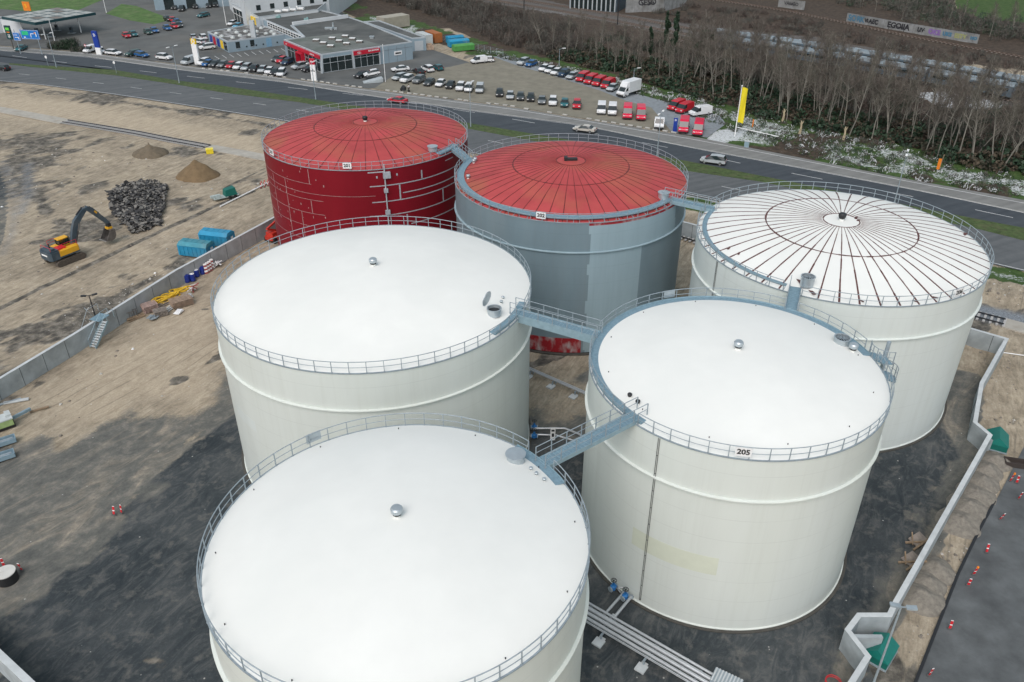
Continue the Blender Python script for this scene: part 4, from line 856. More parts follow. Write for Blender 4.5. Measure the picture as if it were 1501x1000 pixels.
skip('covered_skip', 'bright blue covered skip, the nearer of the two beside the concrete wall', G(290, 373), R(-14), 4.6, 2.2, 2.1, M_skip, 'blue covered skips', mat('skip lid teal', (.05, .25, .32), .5, 0, .2, 1, dirt=(.16, .2, .2), dirtamt=.6))
skip('covered_skip', 'bright blue covered skip, the farther of the two, closer to the red tank', G(320, 357), R(-14), 4.6, 2.2, 2.1, M_skip, 'blue covered skips', M_skip2)
t = thing('works_trailer', 'dark green machine on a pale trailer beside a long white pipe', 'trailer', G(338, 289), R(38))
MB().add([(-1.0, -.7, .5), (1.0, -.7, .5), (1.0, .7, .5), (-1.0, .7, .5), (-.85, -.6, 1.5), (.8, -.6, 1.7), (.8, .6, 1.7), (-.85, .6, 1.5)], [(3, 2, 1, 0), (4, 5, 6, 7), (0, 1, 5, 4), (1, 2, 6, 5), (2, 3, 7, 6), (3, 0, 4, 7)]).build('body', M_green, t)
MB().box((-.8, 0, .4), (4.2, 1.4, .1)).box((-2.4, .2, .65), (1.6, .5, .35)).box((-2.2, -.5, .6), (1.2, .2, .4)).build('trailer_bed', mat('pale trailer', (.4, .47, .46), .6, 0, .2, 3), t)
for x in (-.3, .6): MB().box((x, -.75, .25), (.5, .15, .5)).box((x, .75, .25), (.5, .15, .5)).build('wheel', M_tyre, t)
a, b = G(323, 304), G(395, 268); tag(MB().tube([(0, 0, .15), (b.x-a.x, b.y-a.y, .15)], .12, 8).build('long_pipe', M_sign, None, a), 'long white pipe lying on the sand towards the red tank', 'pipe')
t = thing('tool_box', 'small yellow site box beside the end of the railway track', 'box', G(308, 225), R(20)); MB().box((0, 0, .45), (1.3, 1.0, .8)).build('body', mat('lemon yellow', (.75, .60, .03), .5), t); MB().box((0, 0, .9), (1.36, 1.06, .1)).build('lid', mat('lemon yellow lid', (.85, .72, .08), .5), t); MB().box((-.3, 0, .03), (.2, .9, .06)).box((.3, 0, .03), (.2, .9, .06)).build('feet', M_wood, t)
# red lift beside the red tank
t = thing('aerial_lift', 'red aerial work platform parked between the wall and the red tank', 'lift', G(404, 352), R(-118))
mb = MB(); mb.box((0, 0, .75), (2.6, 1.5, .6)); mb.box((.6, 0, 1.3), (1.0, 1.3, .55)); mb.beam((-.9, 0, 1.2), (1.4, 0, 2.3), .3, .3); mb.beam((1.4, 0, 2.3), (-1.4, 0, 3.0), .24, .24); mb.build('body', mat('lift red paint', (.5, .04, .025), .5, 0, .15, 2), t)
mb = MB(); mb.box((-1.9, 0, 2.35), (.95, 1.6, .06))
for x in (-2.35, -1.45):
    for y in (-.78, 0, .78): mb.beam((x, y, 2.35), (x, y, 3.4), .05, .05)
for z in (2.85, 3.4): mb.tube([(-2.35, -.78, z), (-1.45, -.78, z), (-1.45, .78, z), (-2.35, .78, z)], .035, 5, closed=True)
mb.build('basket', mat('lift red paint dark', (.4, .03, .03), .5), t)
for x in (-.9, .9):
    for y in (-.8, .8): MB().tube([(x, y-.14, .42), (x, y+.14, .42)], .42, 14).build('wheel', M_tyre, t)

def beacon(label, p, yaw, lit=False, tilt=0):
    t = thing('traffic_beacon', label, 'traffic beacon', p, yaw, 'red and white traffic beacons'); t.rotation_euler.x = tilt; t.scale = (.85, .85, .85)
    MB().box((0, 0, .04), (.42, .22, .07)).build('foot', mat('grey rubber foot', (.10, .10, .10), .8), t)
    mb = MB(); z = .09
    for mm, hh in ((0, .36), (1, .12), (0, .40), (1, .05)): mb.box((0, 0, z+hh/2), (.21, .05, hh), m=mm); z += hh
    mb.build('board', [M_red, M_sign], t)
    if lit: MB().lathe([(.09, z), (.12, z+.06), (.10, z+.22), (.02, z+.25)], 12).build('lamp', M_orange, t)
bk = [(1362, 990, 'nearest the bottom edge', 0), (1392, 922, 'second up from the bottom edge', 0), (1419, 858, 'just below the lone orange lamp', 0), (1427, 842, 'standing alone with an orange lamp', 1), (1446, 810, 'just above the lone orange lamp', 0), (1466, 761, 'opposite the widest gravel heap', 0), (1493, 731, 'closest to the right edge of the photo', 0), (1481, 705, 'with orange lamp beside the steel trough', 1), (1490, 708, 'unlit one beside the steel trough', 0),
      (167, 755, 'left of a pair on dark asphalt', 0), (178, 752, 'right of a pair on dark asphalt', 0), (32, 836, 'just right of the black drum with the pale lid', 0), (6, 830, 'half hidden behind the black drum with the pale lid', 0)]
for u, v, l, lit in bk: beacon('red and white striped beacon '+l, G(u, v, .05), R(random.uniform(-30, 30)), bool(lit), R(random.uniform(-16, 16)))
for i in range(6):
    u, v = 383+(i % 3)*5.0+(i//3)*1.0, 276-(i % 3)*1.6-(i//3)*2.6
    t = thing('striped_bollard', 'small red and white striped bollard in the cluster left of the red tank', 'bollard', G(u, v), 0, 'cluster of striped bollards'); MB().lathe([(.07, 0), (.07, .3)], 8).lathe([(.07, .3), (.07, .6)], 8, m=1).lathe([(.07, .6), (.07, .95)], 8).build('post', [M_red, M_sign], t); MB().lathe([(.2, 0), (.2, .06)], 10).build('foot', M_black, t)
t = thing('manhole_drum', 'short black drum with a pale grey lid at the left edge', 'drum', G(12, 850)); MB().lathe([(.78, -.05), (.78, .82)], 36).build('ring', M_black, t, smooth=40); MB().lathe([(.76, .82), (.78, .90), (.02, .92)], 36).box((-.25, -.1, .94), (.35, .04, .04), .6).build('lid', mat('pale drum lid', (.62, .62, .58), .6, 0, .08), t, smooth=40)
t = thing('steel_trough', 'dark brown steel trough lying by the road at the right edge', 'trough', G(1493, 683), R(-15)); mb = MB(); mb.box((0, 0, .08), (2.6, .9, .06)); mb.box((0, -.45, .3), (2.6, .06, .5)); mb.box((0, .45, .3), (2.6, .06, .5)); mb.box((-1.3, 0, .3), (.05, .9, .5)); mb.build('body', mat('brown steel', (.06, .05, .045), .6, .2), t)
# left edge machinery
t = thing('machine_frame', 'small machine with a pale green side panel at the left edge', 'machine', G(3, 628), R(40)); MB().box((0, 0, .7), (2.2, 1.3, .7)).build('side_panel', mat('pale green', (.30, .42, .18), .6, 0, .15, 2), t); MB().box((0, 0, 1.12), (2.3, 1.4, .12)).box((.9, .2, 1.3), (.5, .9, .25)).build('cover', mat('pale grey cover', (.5, .55, .55), .6), t); MB().box((0, 0, .2), (2.4, 1.2, .3)).build('skid', M_black, t); MB().beam((1.2, .3, .55), (3.0, .9, .55), .25, .3).build('drawbar', mat('blue grey steel', (.22, .32, .38), .5), t)
for u, v, l in ((4, 652, 'upper blue grey steel trough lying at the left edge'), (2, 674, 'lower blue grey steel trough with pipes inside, at the left edge')):
    t = thing('steel_tray', l, 'steel tray', G(u, v), R(35)); mb = MB(); mb.box((0, 0, .15), (2.4, .9, .1)); mb.box((0, -.45, .35), (2.4, .07, .45)); mb.box((0, .45, .35), (2.4, .07, .45)); mb.box((1.2, 0, .35), (.07, .9, .45)); mb.build('tray', mat('blue grey steel', (.22, .32, .38), .5), t); MB().tube([(-1, .1, .35), (1, .1, .35)], .12, 8).tube([(-1, -.2, .35), (.8, -.15, .35)], .1, 8).build('pipe', M_galv, t)
for i, (u, v, l, dz) in enumerate(((24, 589, 'pale board', 20), (15, 590, 'grey steel beam', 35), (58, 601, 'dark plank', 32))): tag(MB().box((0, 0, .1), (2.4-.3*i, .25+.15*(i == 0), .12), R(dz)).build('loose_plank', [M_sign, M_galv, M_wood][i] if i else M_conctop, None, G(u, v)), l+' lying on the sand near the left edge', 'plank')

# clutter heaped along the inside of the left wall
rs = random.Random(12)
def stack(label, u, v, rz, n, m, dx=1.3, dy=.9, cat='pallet stack'):
    t = thing('pallet_stack', label, cat, G(u, v), rz)
    for i in range(n):
        mb = MB(); z = i*.16; j = rs.uniform(-.1, .1)
        for k in range(5): mb.box((j, -dy/2+dy*k/4, z+.13), (dx, dy/6.5, .03))
        for k in range(3): mb.box((j-dx*.45+dx*.45*k, 0, z+.05), (.1, dy, .10))
        mb.build('pallet', m, t)
    return t
M_pal = mat('pallet timber', (.36, .27, .20), .85, 0, .3, 2); M_pal2 = mat('pinkish boards', (.42, .31, .27), .85, 0, .25, 2)
stack('pallets of pinkish boards leaning closest to the wall', 221, 455, R(40), 6, M_pal2, 1.8, 1.2); stack('pallet stack topped with pale battens, nearest the stair side', 236, 462, R(30), 5, M_wood2, 1.6, 1.0); stack('long stack of grey brown timber at the right end of the heap', 267, 447, R(38), 6, M_pal, 2.6, 1.4)
for i, (u, v, l) in enumerate(((193, 466, 'rusty wire crate'), (201, 468, 'brown plank'), (240, 449, 'dark timber bundle'), (253, 453, 'pale board'), (262, 459, 'white paving slab'), (224, 468, 'grey plastic sack'), (276, 438, 'crumpled pale sheet'))):
    mb = MB()
    if i == 0: 
        for k in range(6): mb.beam((-.8+k*.3, -.2, .05), (-.8+k*.3, -.2, .9), .05, .05); mb.beam((-.8+k*.3, .3, .05), (-.8+k*.3, .3, .9), .05, .05)
        mb.beam((-.9, -.2, .9), (.8, -.2, .9), .06, .06); mb.beam((-.9, .3, .9), (.8, .3, .9), .06, .06)
    elif i in (1, 2, 3): 
        for k in range(4): mb.box((0, k*.2, .08+.1*(k % 2)), (2.2, .16, .08), R(rs.uniform(-8, 8)))
    elif i == 4: mb.box((0, 0, .15), (1.1, .8, .1)); mb.box((.1, .0, .26), (.9, .7, .08), .2)
    else:
        for k in range(5): mb.box((rs.uniform(-.3, .3), rs.uniform(-.3, .3), .2+.07*k), (.7, .6, .12), rs.uniform(0, 3), rx=rs.uniform(-.3, .3))
    tag(mb.build(('wire_crate', 'plank', 'timber_bundle', 'board', 'paving_slab', 'sack', 'sheet')[i], [M_steel, M_wood, M_wood2, M_conctop, M_sign, M_galv, M_conctop][i], None, G(u, v), R(35+10*i)), l+' in the heap of materials by the long concrete wall', l.split()[-1])
M_hose = mat('yellow hose', (.70, .46, .03), .6, 0, .1, 3)
for j, (u, v, nc) in enumerate(((237, 444, 5), (250, 437, 4), (265, 427, 3))):
    mb = MB()
    for k in range(nc):
        w, d, ox = rs.uniform(.7, 1.4), rs.uniform(.3, .6), rs.uniform(-.4, .4); mb.tube([(ox+w*math.cos(q*.42), d*math.sin(q*.42)+rs.uniform(-.05, .05), .1+k*.13+.1*math.sin(q*.9+k)) for q in range(15)], .085, 6, closed=True)
    tag(mb.build('hose_coil', M_hose, None, G(u, v), R(38)), ('yellow hose coils over pinkish boards, lowest of three', 'yellow hose coils in the middle of the heap by the wall', 'small yellow hose coil next to the blue drums')[j], 'hose', 'yellow hose coils')
M_drum = mat('blue plastic drum', (.012, .035, .26), .45, 0, .12)
for j, (u, v) in enumerate(((275, 413), (283, 411), (289, 405), (297, 401))):
    t = thing('blue_drum', 'dark blue drum by the wall, '+ORD[j]+' from the yellow hoses', 'drum', G(u, v), 0, 'blue drums by the wall'); MB().lathe([(.36, 0), (.38, .3), (.36, .32), (.38, .62), (.35, .95), (.3, .97)], 18).build('body', M_drum, t, smooth=40); MB().lathe([(.3, .97), (.3, 1.0)], 14).lathe([(.12, 1.0), (.1, 1.08)], 8).build('lid', [M_drum, M_sign, M_sign, M_drum][j], t)
for j, (u, v) in enumerate(((284, 427), (303, 401), (306, 399), (309, 397), (312, 394), (317, 392))):
    t = thing('striped_board', ('bundle of red and white boards in front of the blue drums', 'striped board leaning on the wall, nearest the blue drums', 'striped board leaning on the wall, second from the blue drums', 'striped board leaning on the wall, third from the blue drums', 'striped board leaning on the wall, fourth from the blue drums', 'crumpled white boards at the far end of the row by the wall')[j], 'barrier board', G(u, v), R(30), 'barrier boards by the wall')
    mb = MB(); 
    if j in (0, 5):
        for k in range(9): mb.box((rs.uniform(-.5, .5), rs.uniform(-.4, .4), .15+.09*k), (1.1, .16, .05), rs.uniform(0, 3), m=(k % 2 if j == 0 else 1), rx=rs.uniform(-.5, .5))
    else:
        for k in range(6): mb.box((-.0, .12*k*.3, .1+k*.24), (.45, .08, .24), m=k % 2, rx=R(-15))
    mb.build('boards', [mat('faded barrier red', (.32, .08, .07), .6), M_sign], t)
tag(MB().box((0, 0, .1), (1.6, .3, .1)).build('white_board', M_sign, None, G(275, 423), R(-8)), 'white board lying on the sand below the blue drums', 'board')
for j, (u, v, l) in enumerate(((1345, 797, 'timber offcuts leaning on the zigzag wall, upper heap'), (1335, 826, 'timber offcuts by the zigzag wall, lower heap'))):
    mb = MB(); mb.beam((-1.0, .3, .1), (1.0, -.5, .5), .16, .12); mb.beam((-.9, -.6, .1), (.9, -.1, .4), .16, .12); mb.box((.2, .3, .2), (1.5, .9, .1), .3, m=1, rx=R(12)); mb.beam((-.6, -.1, .15), (-.1, .8, .6), .1, .1)
    tag(mb.build('timber_offcuts', [M_wood, M_wood2], None, G(u, v), R(15)), l, 'timber')
# stones and crumbs of concrete scattered over the sand
sg = np.random.default_rng(77); SV = []; SF = []; SM = []
zones = [([(20, 210), (380, 250), (390, 330), (250, 380), (60, 460), (0, 440), (0, 240)], 520), ([(40, 590), (300, 430), (330, 470), (300, 590), (190, 600), (90, 640)], 50), ([(1436, 505), (1501, 500), (1501, 640), (1440, 640)], 70), ([(1310, 900), (1440, 690), (1470, 700), (1345, 990)], 120), ([(1450, 410), (1501, 420), (1501, 455), (1440, 440)], 100), ([(90, 460), (260, 385), (300, 385), (120, 490)], 260)]
for zp, cnt_ in zones:
    ZP = [(q.x, q.y) for q in gp(zp)]; zx = [q[0] for q in ZP]; zy = [q[1] for q in ZP]; k = 0
    while k < cnt_:
        x, y = sg.uniform(min(zx), max(zx)), sg.uniform(min(zy), max(zy))
        if not inside(x, y, ZP): continue
        k += 1; s = .03+.15*sg.random()**5; b0 = len(SV); zz = float(Z[np.argmin(np.abs(gx-x))*ny+np.argmin(np.abs(gy-y))]) if s > 0 else 0
        SV += [(x+s*sg.uniform(.7, 1.5)*a, y+s*sg.uniform(.7, 1.5)*b, zz+s*sg.uniform(.5, 1.0)*c_) for a, b, c_ in ((-1, -1, -.4), (1, -1, -.4), (1, 1, -.4), (-1, 1, -.4), (-.6, -.6, 1), (.6, -.6, 1), (.6, .6, 1), (-.6, .6, 1))]
        SF += [tuple(i+b0 for i in q) for q in ((4, 5, 6, 7), (0, 1, 5, 4), (1, 2, 6, 5), (2, 3, 7, 6), (3, 0, 4, 7))]; SM += [int(sg.random() < .3)+int(sg.random() < .12)]*5
tag(npmesh('scattered_stones', SV, SF, [mat('dirty stone', (.20, .18, .15), .9, 0, .3, 2), mat('pale concrete crumb', (.45, .44, .40), .9, 0, .2, 2), M_sign], SM), 'stones and concrete crumbs scattered over the sand of the building site', 'stones', None, 'stuff')
# ------------------------------------------------------------------ pipework
def pipe_run(label, A, B, offs, supports, z=.75):
    A, B = Vector(A), Vector(B); d = B-A; L = d.length; t = thing('pipe_rack', label, 'pipe rack', A, math.atan2(d.y, d.x), None)
    for o, r in offs:
        mb = MB().tube([(0, o, z), (L, o, z)], r, 12)
        for k in range(1, int(L/2.2)): mb.tube([(k*2.2-.04, o, z), (k*2.2+.04, o, z)], r+.014, 12)
        mb.build('pipe', M_pipe, t, smooth=40)
    for x in supports:
        lo, hi = min(o for o, r in offs)-.25, max(o for o, r in offs)+.25
        MB().box((x, (lo+hi)/2, z-.22), (.14, hi-lo, .12)).box((x, lo+.1, (z-.28)/2), (.12, .12, z-.28)).box((x, hi-.1, (z-.28)/2), (.12, .12, z-.28)).box((x, lo+.1, .03), (.5, .5, .1), m=1).box((x, lo-.25, .05), (.75, .75, .14), m=1).build('support', [M_galv, M_conctop], t)
    return t
A = G(848, 893, .6); B = G(1062, 1018, .6); d = (B-A); L = d.length; A.z = 0; B.z = 0
pipe_run('bundle of silver clad pipes on low supports in front of tank 205', A, B, [(0, .15), (.42, .17), (.85, .11), (-.42, .13), (-.68, .04), (-.78, .03)], [L*k for k in (.05, .22, .52, .82)])
A = G(770, 541, .5); B = G(868, 584, .5); A.z = B.z = 0
pipe_run('pair of silver pipes crossing the gap between the centre tanks', A, B, [(0, .11), (.28, .08)], [.8, 3.9, 6.9], .7)
def valve(label, p, yaw, parent=None):
    t = thing('valve', label, 'valve', p, yaw, 'blue gate valves'); MB().lathe([(.22, .35), (.22, .42), (.13, .46), (.13, .55), (.24, .6), (.24, .68), (.12, .75), (.10, 1.0)], 16).box((0, 0, .5), (.55, .22, .28)).build('body', M_valve, t, smooth=40)
    mb = MB(); mb.tube([(0, 0, 1.0), (0, 0, 1.35)], .03, 6); mb.tube([pol(k*24, .22, 1.3) for k in range(15)], .03, 5, closed=True); mb.beam((-.22, 0, 1.3), (.22, 0, 1.3), .03, .03); mb.beam((0, -.22, 1.3), (0, .22, 1.3), .03, .03); mb.build('hand_wheel', M_black, t)
    mb = MB(); 
    for s in (-1, 1): mb.tube([(s*.28, 0, .5), (s*.36, 0, .5)], .24, 14)
    mb.build('flange', M_galv, t); return t
va, vb = tpt(205, -140.5, 11.75), tpt(205, -134.5, 11.75)
valve('blue gate valve at the foot of tank 205, left of the pair', va, R(-140)); valve('blue gate valve at the foot of tank 205, right of the pair', vb, R(-135))
def elbow(label, pts, r):
    t = thing('branch_pipe', label, 'pipe', pts[0], 0); o = Vector(pts[0]); P = [Vector(q)-o for q in pts]; mb = MB(); mb.tube(P, r, 10)
    for q in P[1:-1]: mb.lathe([(r*.3, -r), (r*1.08, -r*.5), (r*1.08, r*.5), (r*.3, r)], 10, q)
    mb.build('pipe', M_pipe, t, smooth=45); MB().lathe([(r+.09, -.04), (r+.09, .04)], 12, P[0]).build('flange', M_galv, t)
def at(u, v, z): return G(u, v, z)
elbow('bent silver pipe from the left blue valve to the pipe bundle', [at(915, 868, .5), at(885, 902, .5), at(893, 910, .5), at(903, 916, .55)], .11)
elbow('stepped silver pipe from the right blue valve to the pipe bundle', [at(925, 875, .5), at(902, 903, .5), at(899, 902, .55), at(886, 917, .6)], .12)
elbow('thin drain pipe at the foot of tank 205', [at(917, 862, .4), at(902, 860, .35), at(910, 869, .35)], .06)
p = G(1068, 1000); t = thing('steel_box', 'ribbed pale steel box cut by the bottom edge beside the pipes', 'box', G(1062, 1012), R(-32)); mb = MB(); mb.box((0, 0, .6), (2.0, 1.2, 1.1))
for k in range(9): mb.box((-.9+k*.225, 0, 1.17), (.1, 1.2, .05), m=1)
mb.build('body', [M_galv, M_conctop], t)
for j, (u, v, l) in enumerate(((783, 632, 'upper'), (783, 645, 'lower'))): valve('blue gate valve behind the nearest tank, '+l+' of two', G(u, v), R(0))
elbow('long white pipe with a bend behind the nearest tank, upper of two', [at(782, 628, .5), at(828, 628, .5), at(848, 636, .5), at(870, 650, .5)], .11)
elbow('long white pipe behind the nearest tank, lower of two', [at(782, 637, .5), at(815, 638, .5), at(838, 645, .5), at(866, 655, .5)], .10)
t = thing('pipe_marker_board', 'white marker board standing between the tanks behind the footbridge', 'board', G(810, 647), R(5)); MB().box((0, 0, .9), (.5, .06, 1.5)).box((0, -.04, 1.35), (.3, .02, .2), m=1).box((0, -.04, .8), (.2, .02, .4), m=1).build('board', [M_sign, M_ink], t); MB().box((0, .1, .3), (.08, .08, .6)).build('stand', M_galv, t)
# litter and snow patches lying on the ground
t = thing('red_hose', 'coil of red hose at the bottom edge beside the zigzag wall', 'hose', G(1221, 1003)); MB().tube([pol(k*20, .55, .06+.01*k) for k in range(30)], .035, 5).build('coil', M_red, t)
mb = MB(); mb.tube([(0, 0, .05), (2.6, -.4, .1)], .06, 6); tag(mb.build('loose_pole', M_sign, None, G(1468, 517), R(-10)), 'white pole lying on the sand by the wall corner on the right', 'pole')
# ------------------------------------------------------------------ vehicles
def car_paint(name, c): 
    m = mat('car paint '+name, c, .3, .0, .06, .8, spec=.55); return m
PAINT = {k: car_paint(k, c) for k, c in dict(white=(.72, .74, .75), silver=(.42, .46, .48), grey=(.17, .19, .20), black=(.018, .02, .022), blue=(.02, .11, .30), teal=(.02, .13, .15), red=(.50, .015, .03), beige=(.52, .50, .45), green=(.025, .07, .06), lightblue=(.10, .34, .50), crimson=(.62, .012, .055)).items()}
PAINT['dark grey'] = car_paint('dark grey', (.055, .065, .07)); PAINT['dark blue'] = car_paint('dark blue', (.02, .05, .10)); PAINT['pale blue'] = PAINT['lightblue']
def loft_car(name, st, W, glassfrom, wheels, wr, z0=.22, lights=(.68, .8), roofw=.74):
    """st: list of (x, belt z, roof z, half-width factor); x runs from the front bumper back to the tail"""
    root = thing(name, None, None); body = MB(); gl = MB(); h = W/2
    rows = []
    for x, zb, zr, k in st:
        w = h*k; cab = zr > zb+.05; wr_ = w*roofw if cab else w*.86
        rows.append([(x, -w*.93, z0), (x, -w, z0+.22), (x, -w*.98, zb-.03), (x, -wr_, zr), (x, wr_, zr), (x, w*.98, zb-.03), (x, w, z0+.22), (x, w*.93, z0)])
    for i in range(len(rows)-1):
        A, B = rows[i], rows[i+1]; ca, cb = st[i][2] > st[i][1]+.05, st[i+1][2] > st[i+1][1]+.05
        for k in range(7):
            q = [A[k], B[k], B[k+1], A[k+1]]; tgt, m = body, 0
            if k in (0, 6): m = 1
            glass_seg = (i in glassfrom)
            if k in (2, 4) and (ca or cb) and glass_seg: tgt = gl
            if k == 3 and (ca != cb): tgt = gl
            tgt.add(q, [(0, 1, 2, 3)], m if tgt is body else 0)
        body.add([A[0], B[0], B[7], A[7]], [(3, 2, 1, 0)], 1)
    body.add(rows[0], [tuple(range(7, -1, -1))]); body.add(rows[-1], [tuple(range(8))])
    f, r = st[0][0], st[-1][0]
    body.box((f+.02*0, 0, z0+.14), (.10, W*.86, .20), m=1); body.box((r, 0, z0+.14), (.10, W*.86, .18), m=1)
    for s in (-1, 1): body.box((st[2][0]*.55+st[3][0]*.45, s*(h+.08), st[2][1]+.06), (.14, .2, .13), m=1)
    body.build('body', [PAINT['white'], M_trim], root); gl.build('glazing', M_glass, root)
    wm = None
    for x in wheels:
        for s in (-1, 1):
            if wm is None:
                mb = MB(); mb.tube([(0, -.11, 0), (0, .11, 0)], wr, 16); mb.tube([(0, -.125, 0), (0, .125, 0)], wr*.62, 12, 1); wm = mb.build('wheel', [M_tyre, M_rim], root); o = wm
            else: o = wm.copy(); COL.objects.link(o); o.parent = root
            o.location = (x, s*(h-.12), wr)
    zl = st[0][1]
    for s in (-1, 1):
        MB().box((f-.03, s*h*.66, lights[0]), (.16, .40, .15)).build('headlight', M_lampw, root)
        MB().box((r+.02, s*h*.76, lights[1]), (.08, .22, .26)).build('tail_light', M_lampr, root)
    return root
PROTO = {}
PROTO['hatchback'] = loft_car('parked_car', [(2.0, .62, .64, .82), (1.8, .78, .80, .95), (1.05, .92, .94, 1), (.25, .95, 1.40, 1), (-.5, .96, 1.47, 1), (-1.4, .98, 1.42, .99), (-1.95, .92, .96, .93), (-2.02, .6, .62, .88)], 1.76, (2, 3, 4, 5), (1.3, -1.25), .31)
PROTO['estate'] = loft_car('parked_car', [(2.25, .62, .64, .82), (2.05, .78, .80, .95), (1.2, .92, .94, 1), (.45, .95, 1.42, 1), (-.5, .96, 1.48, 1), (-1.85, .98, 1.42, .98), (-2.25, .92, .97, .93), (-2.32, .6, .62, .88)], 1.8, (2, 3, 4, 5), (1.42, -1.38), .32)
PROTO['saloon'] = loft_car('parked_car', [(2.3, .6, .62, .82), (2.1, .75, .77, .95), (1.15, .90, .92, 1), (.35, .93, 1.36, 1), (-.55, .94, 1.42, 1), (-1.1, .95, 1.34, .99), (-1.7, .98, 1.0, .97), (-2.25, .92, .94, .92), (-2.32, .6, .62, .88)], 1.8, (2, 3, 4, 5), (1.42, -1.4), .32)
PROTO['sport utility car'] = loft_car('parked_car', [(2.15, .75, .77, .86), (1.95, .92, .94, .96), (1.15, 1.05, 1.07, 1), (.45, 1.08, 1.62, 1), (-.5, 1.09, 1.70, 1), (-1.75, 1.11, 1.62, .98), (-2.1, 1.02, 1.06, .94), (-2.2, .7, .72, .9)], 1.86, (2, 3, 4, 5), (1.35, -1.35), .36, lights=(.82, 1.0))
PROTO['people carrier'] = loft_car('parked_car', [(2.25, .68, .70, .84), (2.05, .85, .87, .95), (1.5, .98, 1.0, 1), (.55, 1.02, 1.60, 1), (-.5, 1.03, 1.70, 1), (-1.9, 1.04, 1.62, .98), (-2.25, .98, 1.02, .94), (-2.3, .65, .67, .9)], 1.84, (2, 3, 4, 5), (1.45, -1.4), .33)
PROTO['small van'] = loft_car('parked_van', [(2.15, .7, .72, .86), (1.95, .9, .92, .96), (1.45, 1.02, 1.04, 1), (.7, 1.05, 1.72, 1), (.0, 1.06, 1.84, 1), (-1.9, 1.06, 1.82, .99), (-2.15, 1.04, 1.74, .97), (-2.2, .7, .72, .94)], 1.84, (2, 3), (1.35, -1.35), .33, roofw=.84)
PROTO['panel van'] = loft_car('parked_van', [(2.75, .8, .82, .88), (2.6, 1.0, 1.02, .97), (2.05, 1.2, 1.22, 1), (1.3, 1.25, 2.15, 1), (.75, 1.28, 2.42, 1), (-2.4, 1.28, 2.42, .99), (-2.72, 1.25, 2.36, .97), (-2.78, .7, .72, .95)], 2.05, (2, 3), (1.75, -1.55), .36, z0=.28, lights=(.92, 1.2), roofw=.86)
PROTO['low panel van'] = loft_car('parked_van', [(2.5, .75, .77, .88), (2.35, .95, .97, .97), (1.85, 1.10, 1.12, 1), (1.05, 1.15, 1.82, 1), (.55, 1.16, 1.97, 1), (-2.2, 1.16, 1.95, .99), (-2.48, 1.14, 1.9, .97), (-2.52, .7, .72, .95)], 1.95, (2, 3), (1.55, -1.5), .34, lights=(.86, 1.1), roofw=.86)
ROOTS = {k: v for k, v in PROTO.items()}; USED = {k: False for k in PROTO}
def car(kind, colour, p, yaw, label, cat='car', group=None):
    src = PROTO[kind]
    if USED[kind]: o = dup(src)
    else: o = src; USED[kind] = True
    o.location = p; o.rotation_euler = (0, 0, yaw); o['label'] = label; o['category'] = cat
    if group: o['group'] = group
    elif 'group' in o: del o['group']
    for c in o.children:
        if c.name.startswith('body'): c.material_slots[0].link = 'OBJECT'; c.material_slots[0].material = PAINT[colour]
    return o
H, E_, S_, U_, P_, V_, PV, LV = 'hatchback', 'estate', 'saloon', 'sport utility car', 'people carrier', 'small van', 'panel van', 'low panel van'
def row(items, off0, off1, phrase, group, dz=.02):
    seen = {}; n = len(items); tot = {}
    for u, v, c, k in items: tot[(c, k)] = tot.get((c, k), 0)+1
    for i, (u, v, c, k) in enumerate(items):
        t = i/max(1, n-1); du, dv = off0[0]+(off1[0]-off0[0])*t, off0[1]+(off1[1]-off0[1])*t
        seen[(c, k)] = seen.get((c, k), 0)+1
        lab = f'{c} {k} {phrase}' if tot[(c, k)] == 1 else f'{c} {k} {phrase}, {ORD[seen[(c, k)]-1]} from left'
        car(k, c, G(u, v, 0)+Vector((0, 0, dz)), heading(u, v, du, dv), lab, 'van' if 'van' in k else 'car', group)
row([(279, 93.5, 'silver', LV), (300, 95, 'white', U_), (305, 96.5, 'blue', H), (316, 97, 'dark grey', H), (327.5, 98, 'grey', H), (339.5, 99.3, 'red', H), (350.5, 100.5, 'white', E_), (362, 102, 'silver', E_), (373.5, 104, 'black', H), (385.5, 105.5, 'silver', H), (395.5, 107.5, 'white', H), (404, 109, 'black', E_), (413.5, 110.5, 'white', P_)], (-10, 3), (-6, 6), 'in the footpath row before the low showroom', 'cars along the footpath')
row([(586, 116.5, 'silver', E_), (597, 120, 'white', U_), (614.5, 121, 'grey', U_), (629.5, 124.5, 'dark grey', H), (646, 126, 'white', H), (660.5, 128.5, 'black', H), (675.5, 131.5, 'white', U_), (687.5, 133, 'white', P_), (703.5, 134.5, 'silver', V_)], (-12, 4), (-2.5, 7), 'in the gravel lot row left of the gap', 'cars in the gravel lot')
row([(732.5, 140, 'black', H), (748, 144, 'silver', H), (763, 145.5, 'dark grey', H), (778, 147, 'black', H), (794.5, 150.5, 'grey', S_), (810.5, 153, 'white', U_), (827.5, 155, 'teal', H), (845.5, 157.5, 'red', U_)], (-1, 7), (-1.5, 8), 'in the gravel lot row nearest the road', 'cars in the gravel lot')
row([(587, 104.5, 'white', S_)], (-12, 1), (-12, 1), 'at the top left of the gravel lot', 'cars in the gravel lot')
row([(613.5, 108, 'black', S_), (627, 104.5, 'white', U_), (641.5, 102.5, 'teal', H)], (-9, -4), (-9, -4), 'in the short row by the grey wall of the showroom', 'cars in the gravel lot')
row([(702, 92.5, 'white', V_)], (-9, 1), (-9, 1), 'by the low mound behind the gravel lot', None); row([(713.5, 91, 'white', H)], (-8, 0), (-8, 0), 'beside the small white van behind the gravel lot', None)
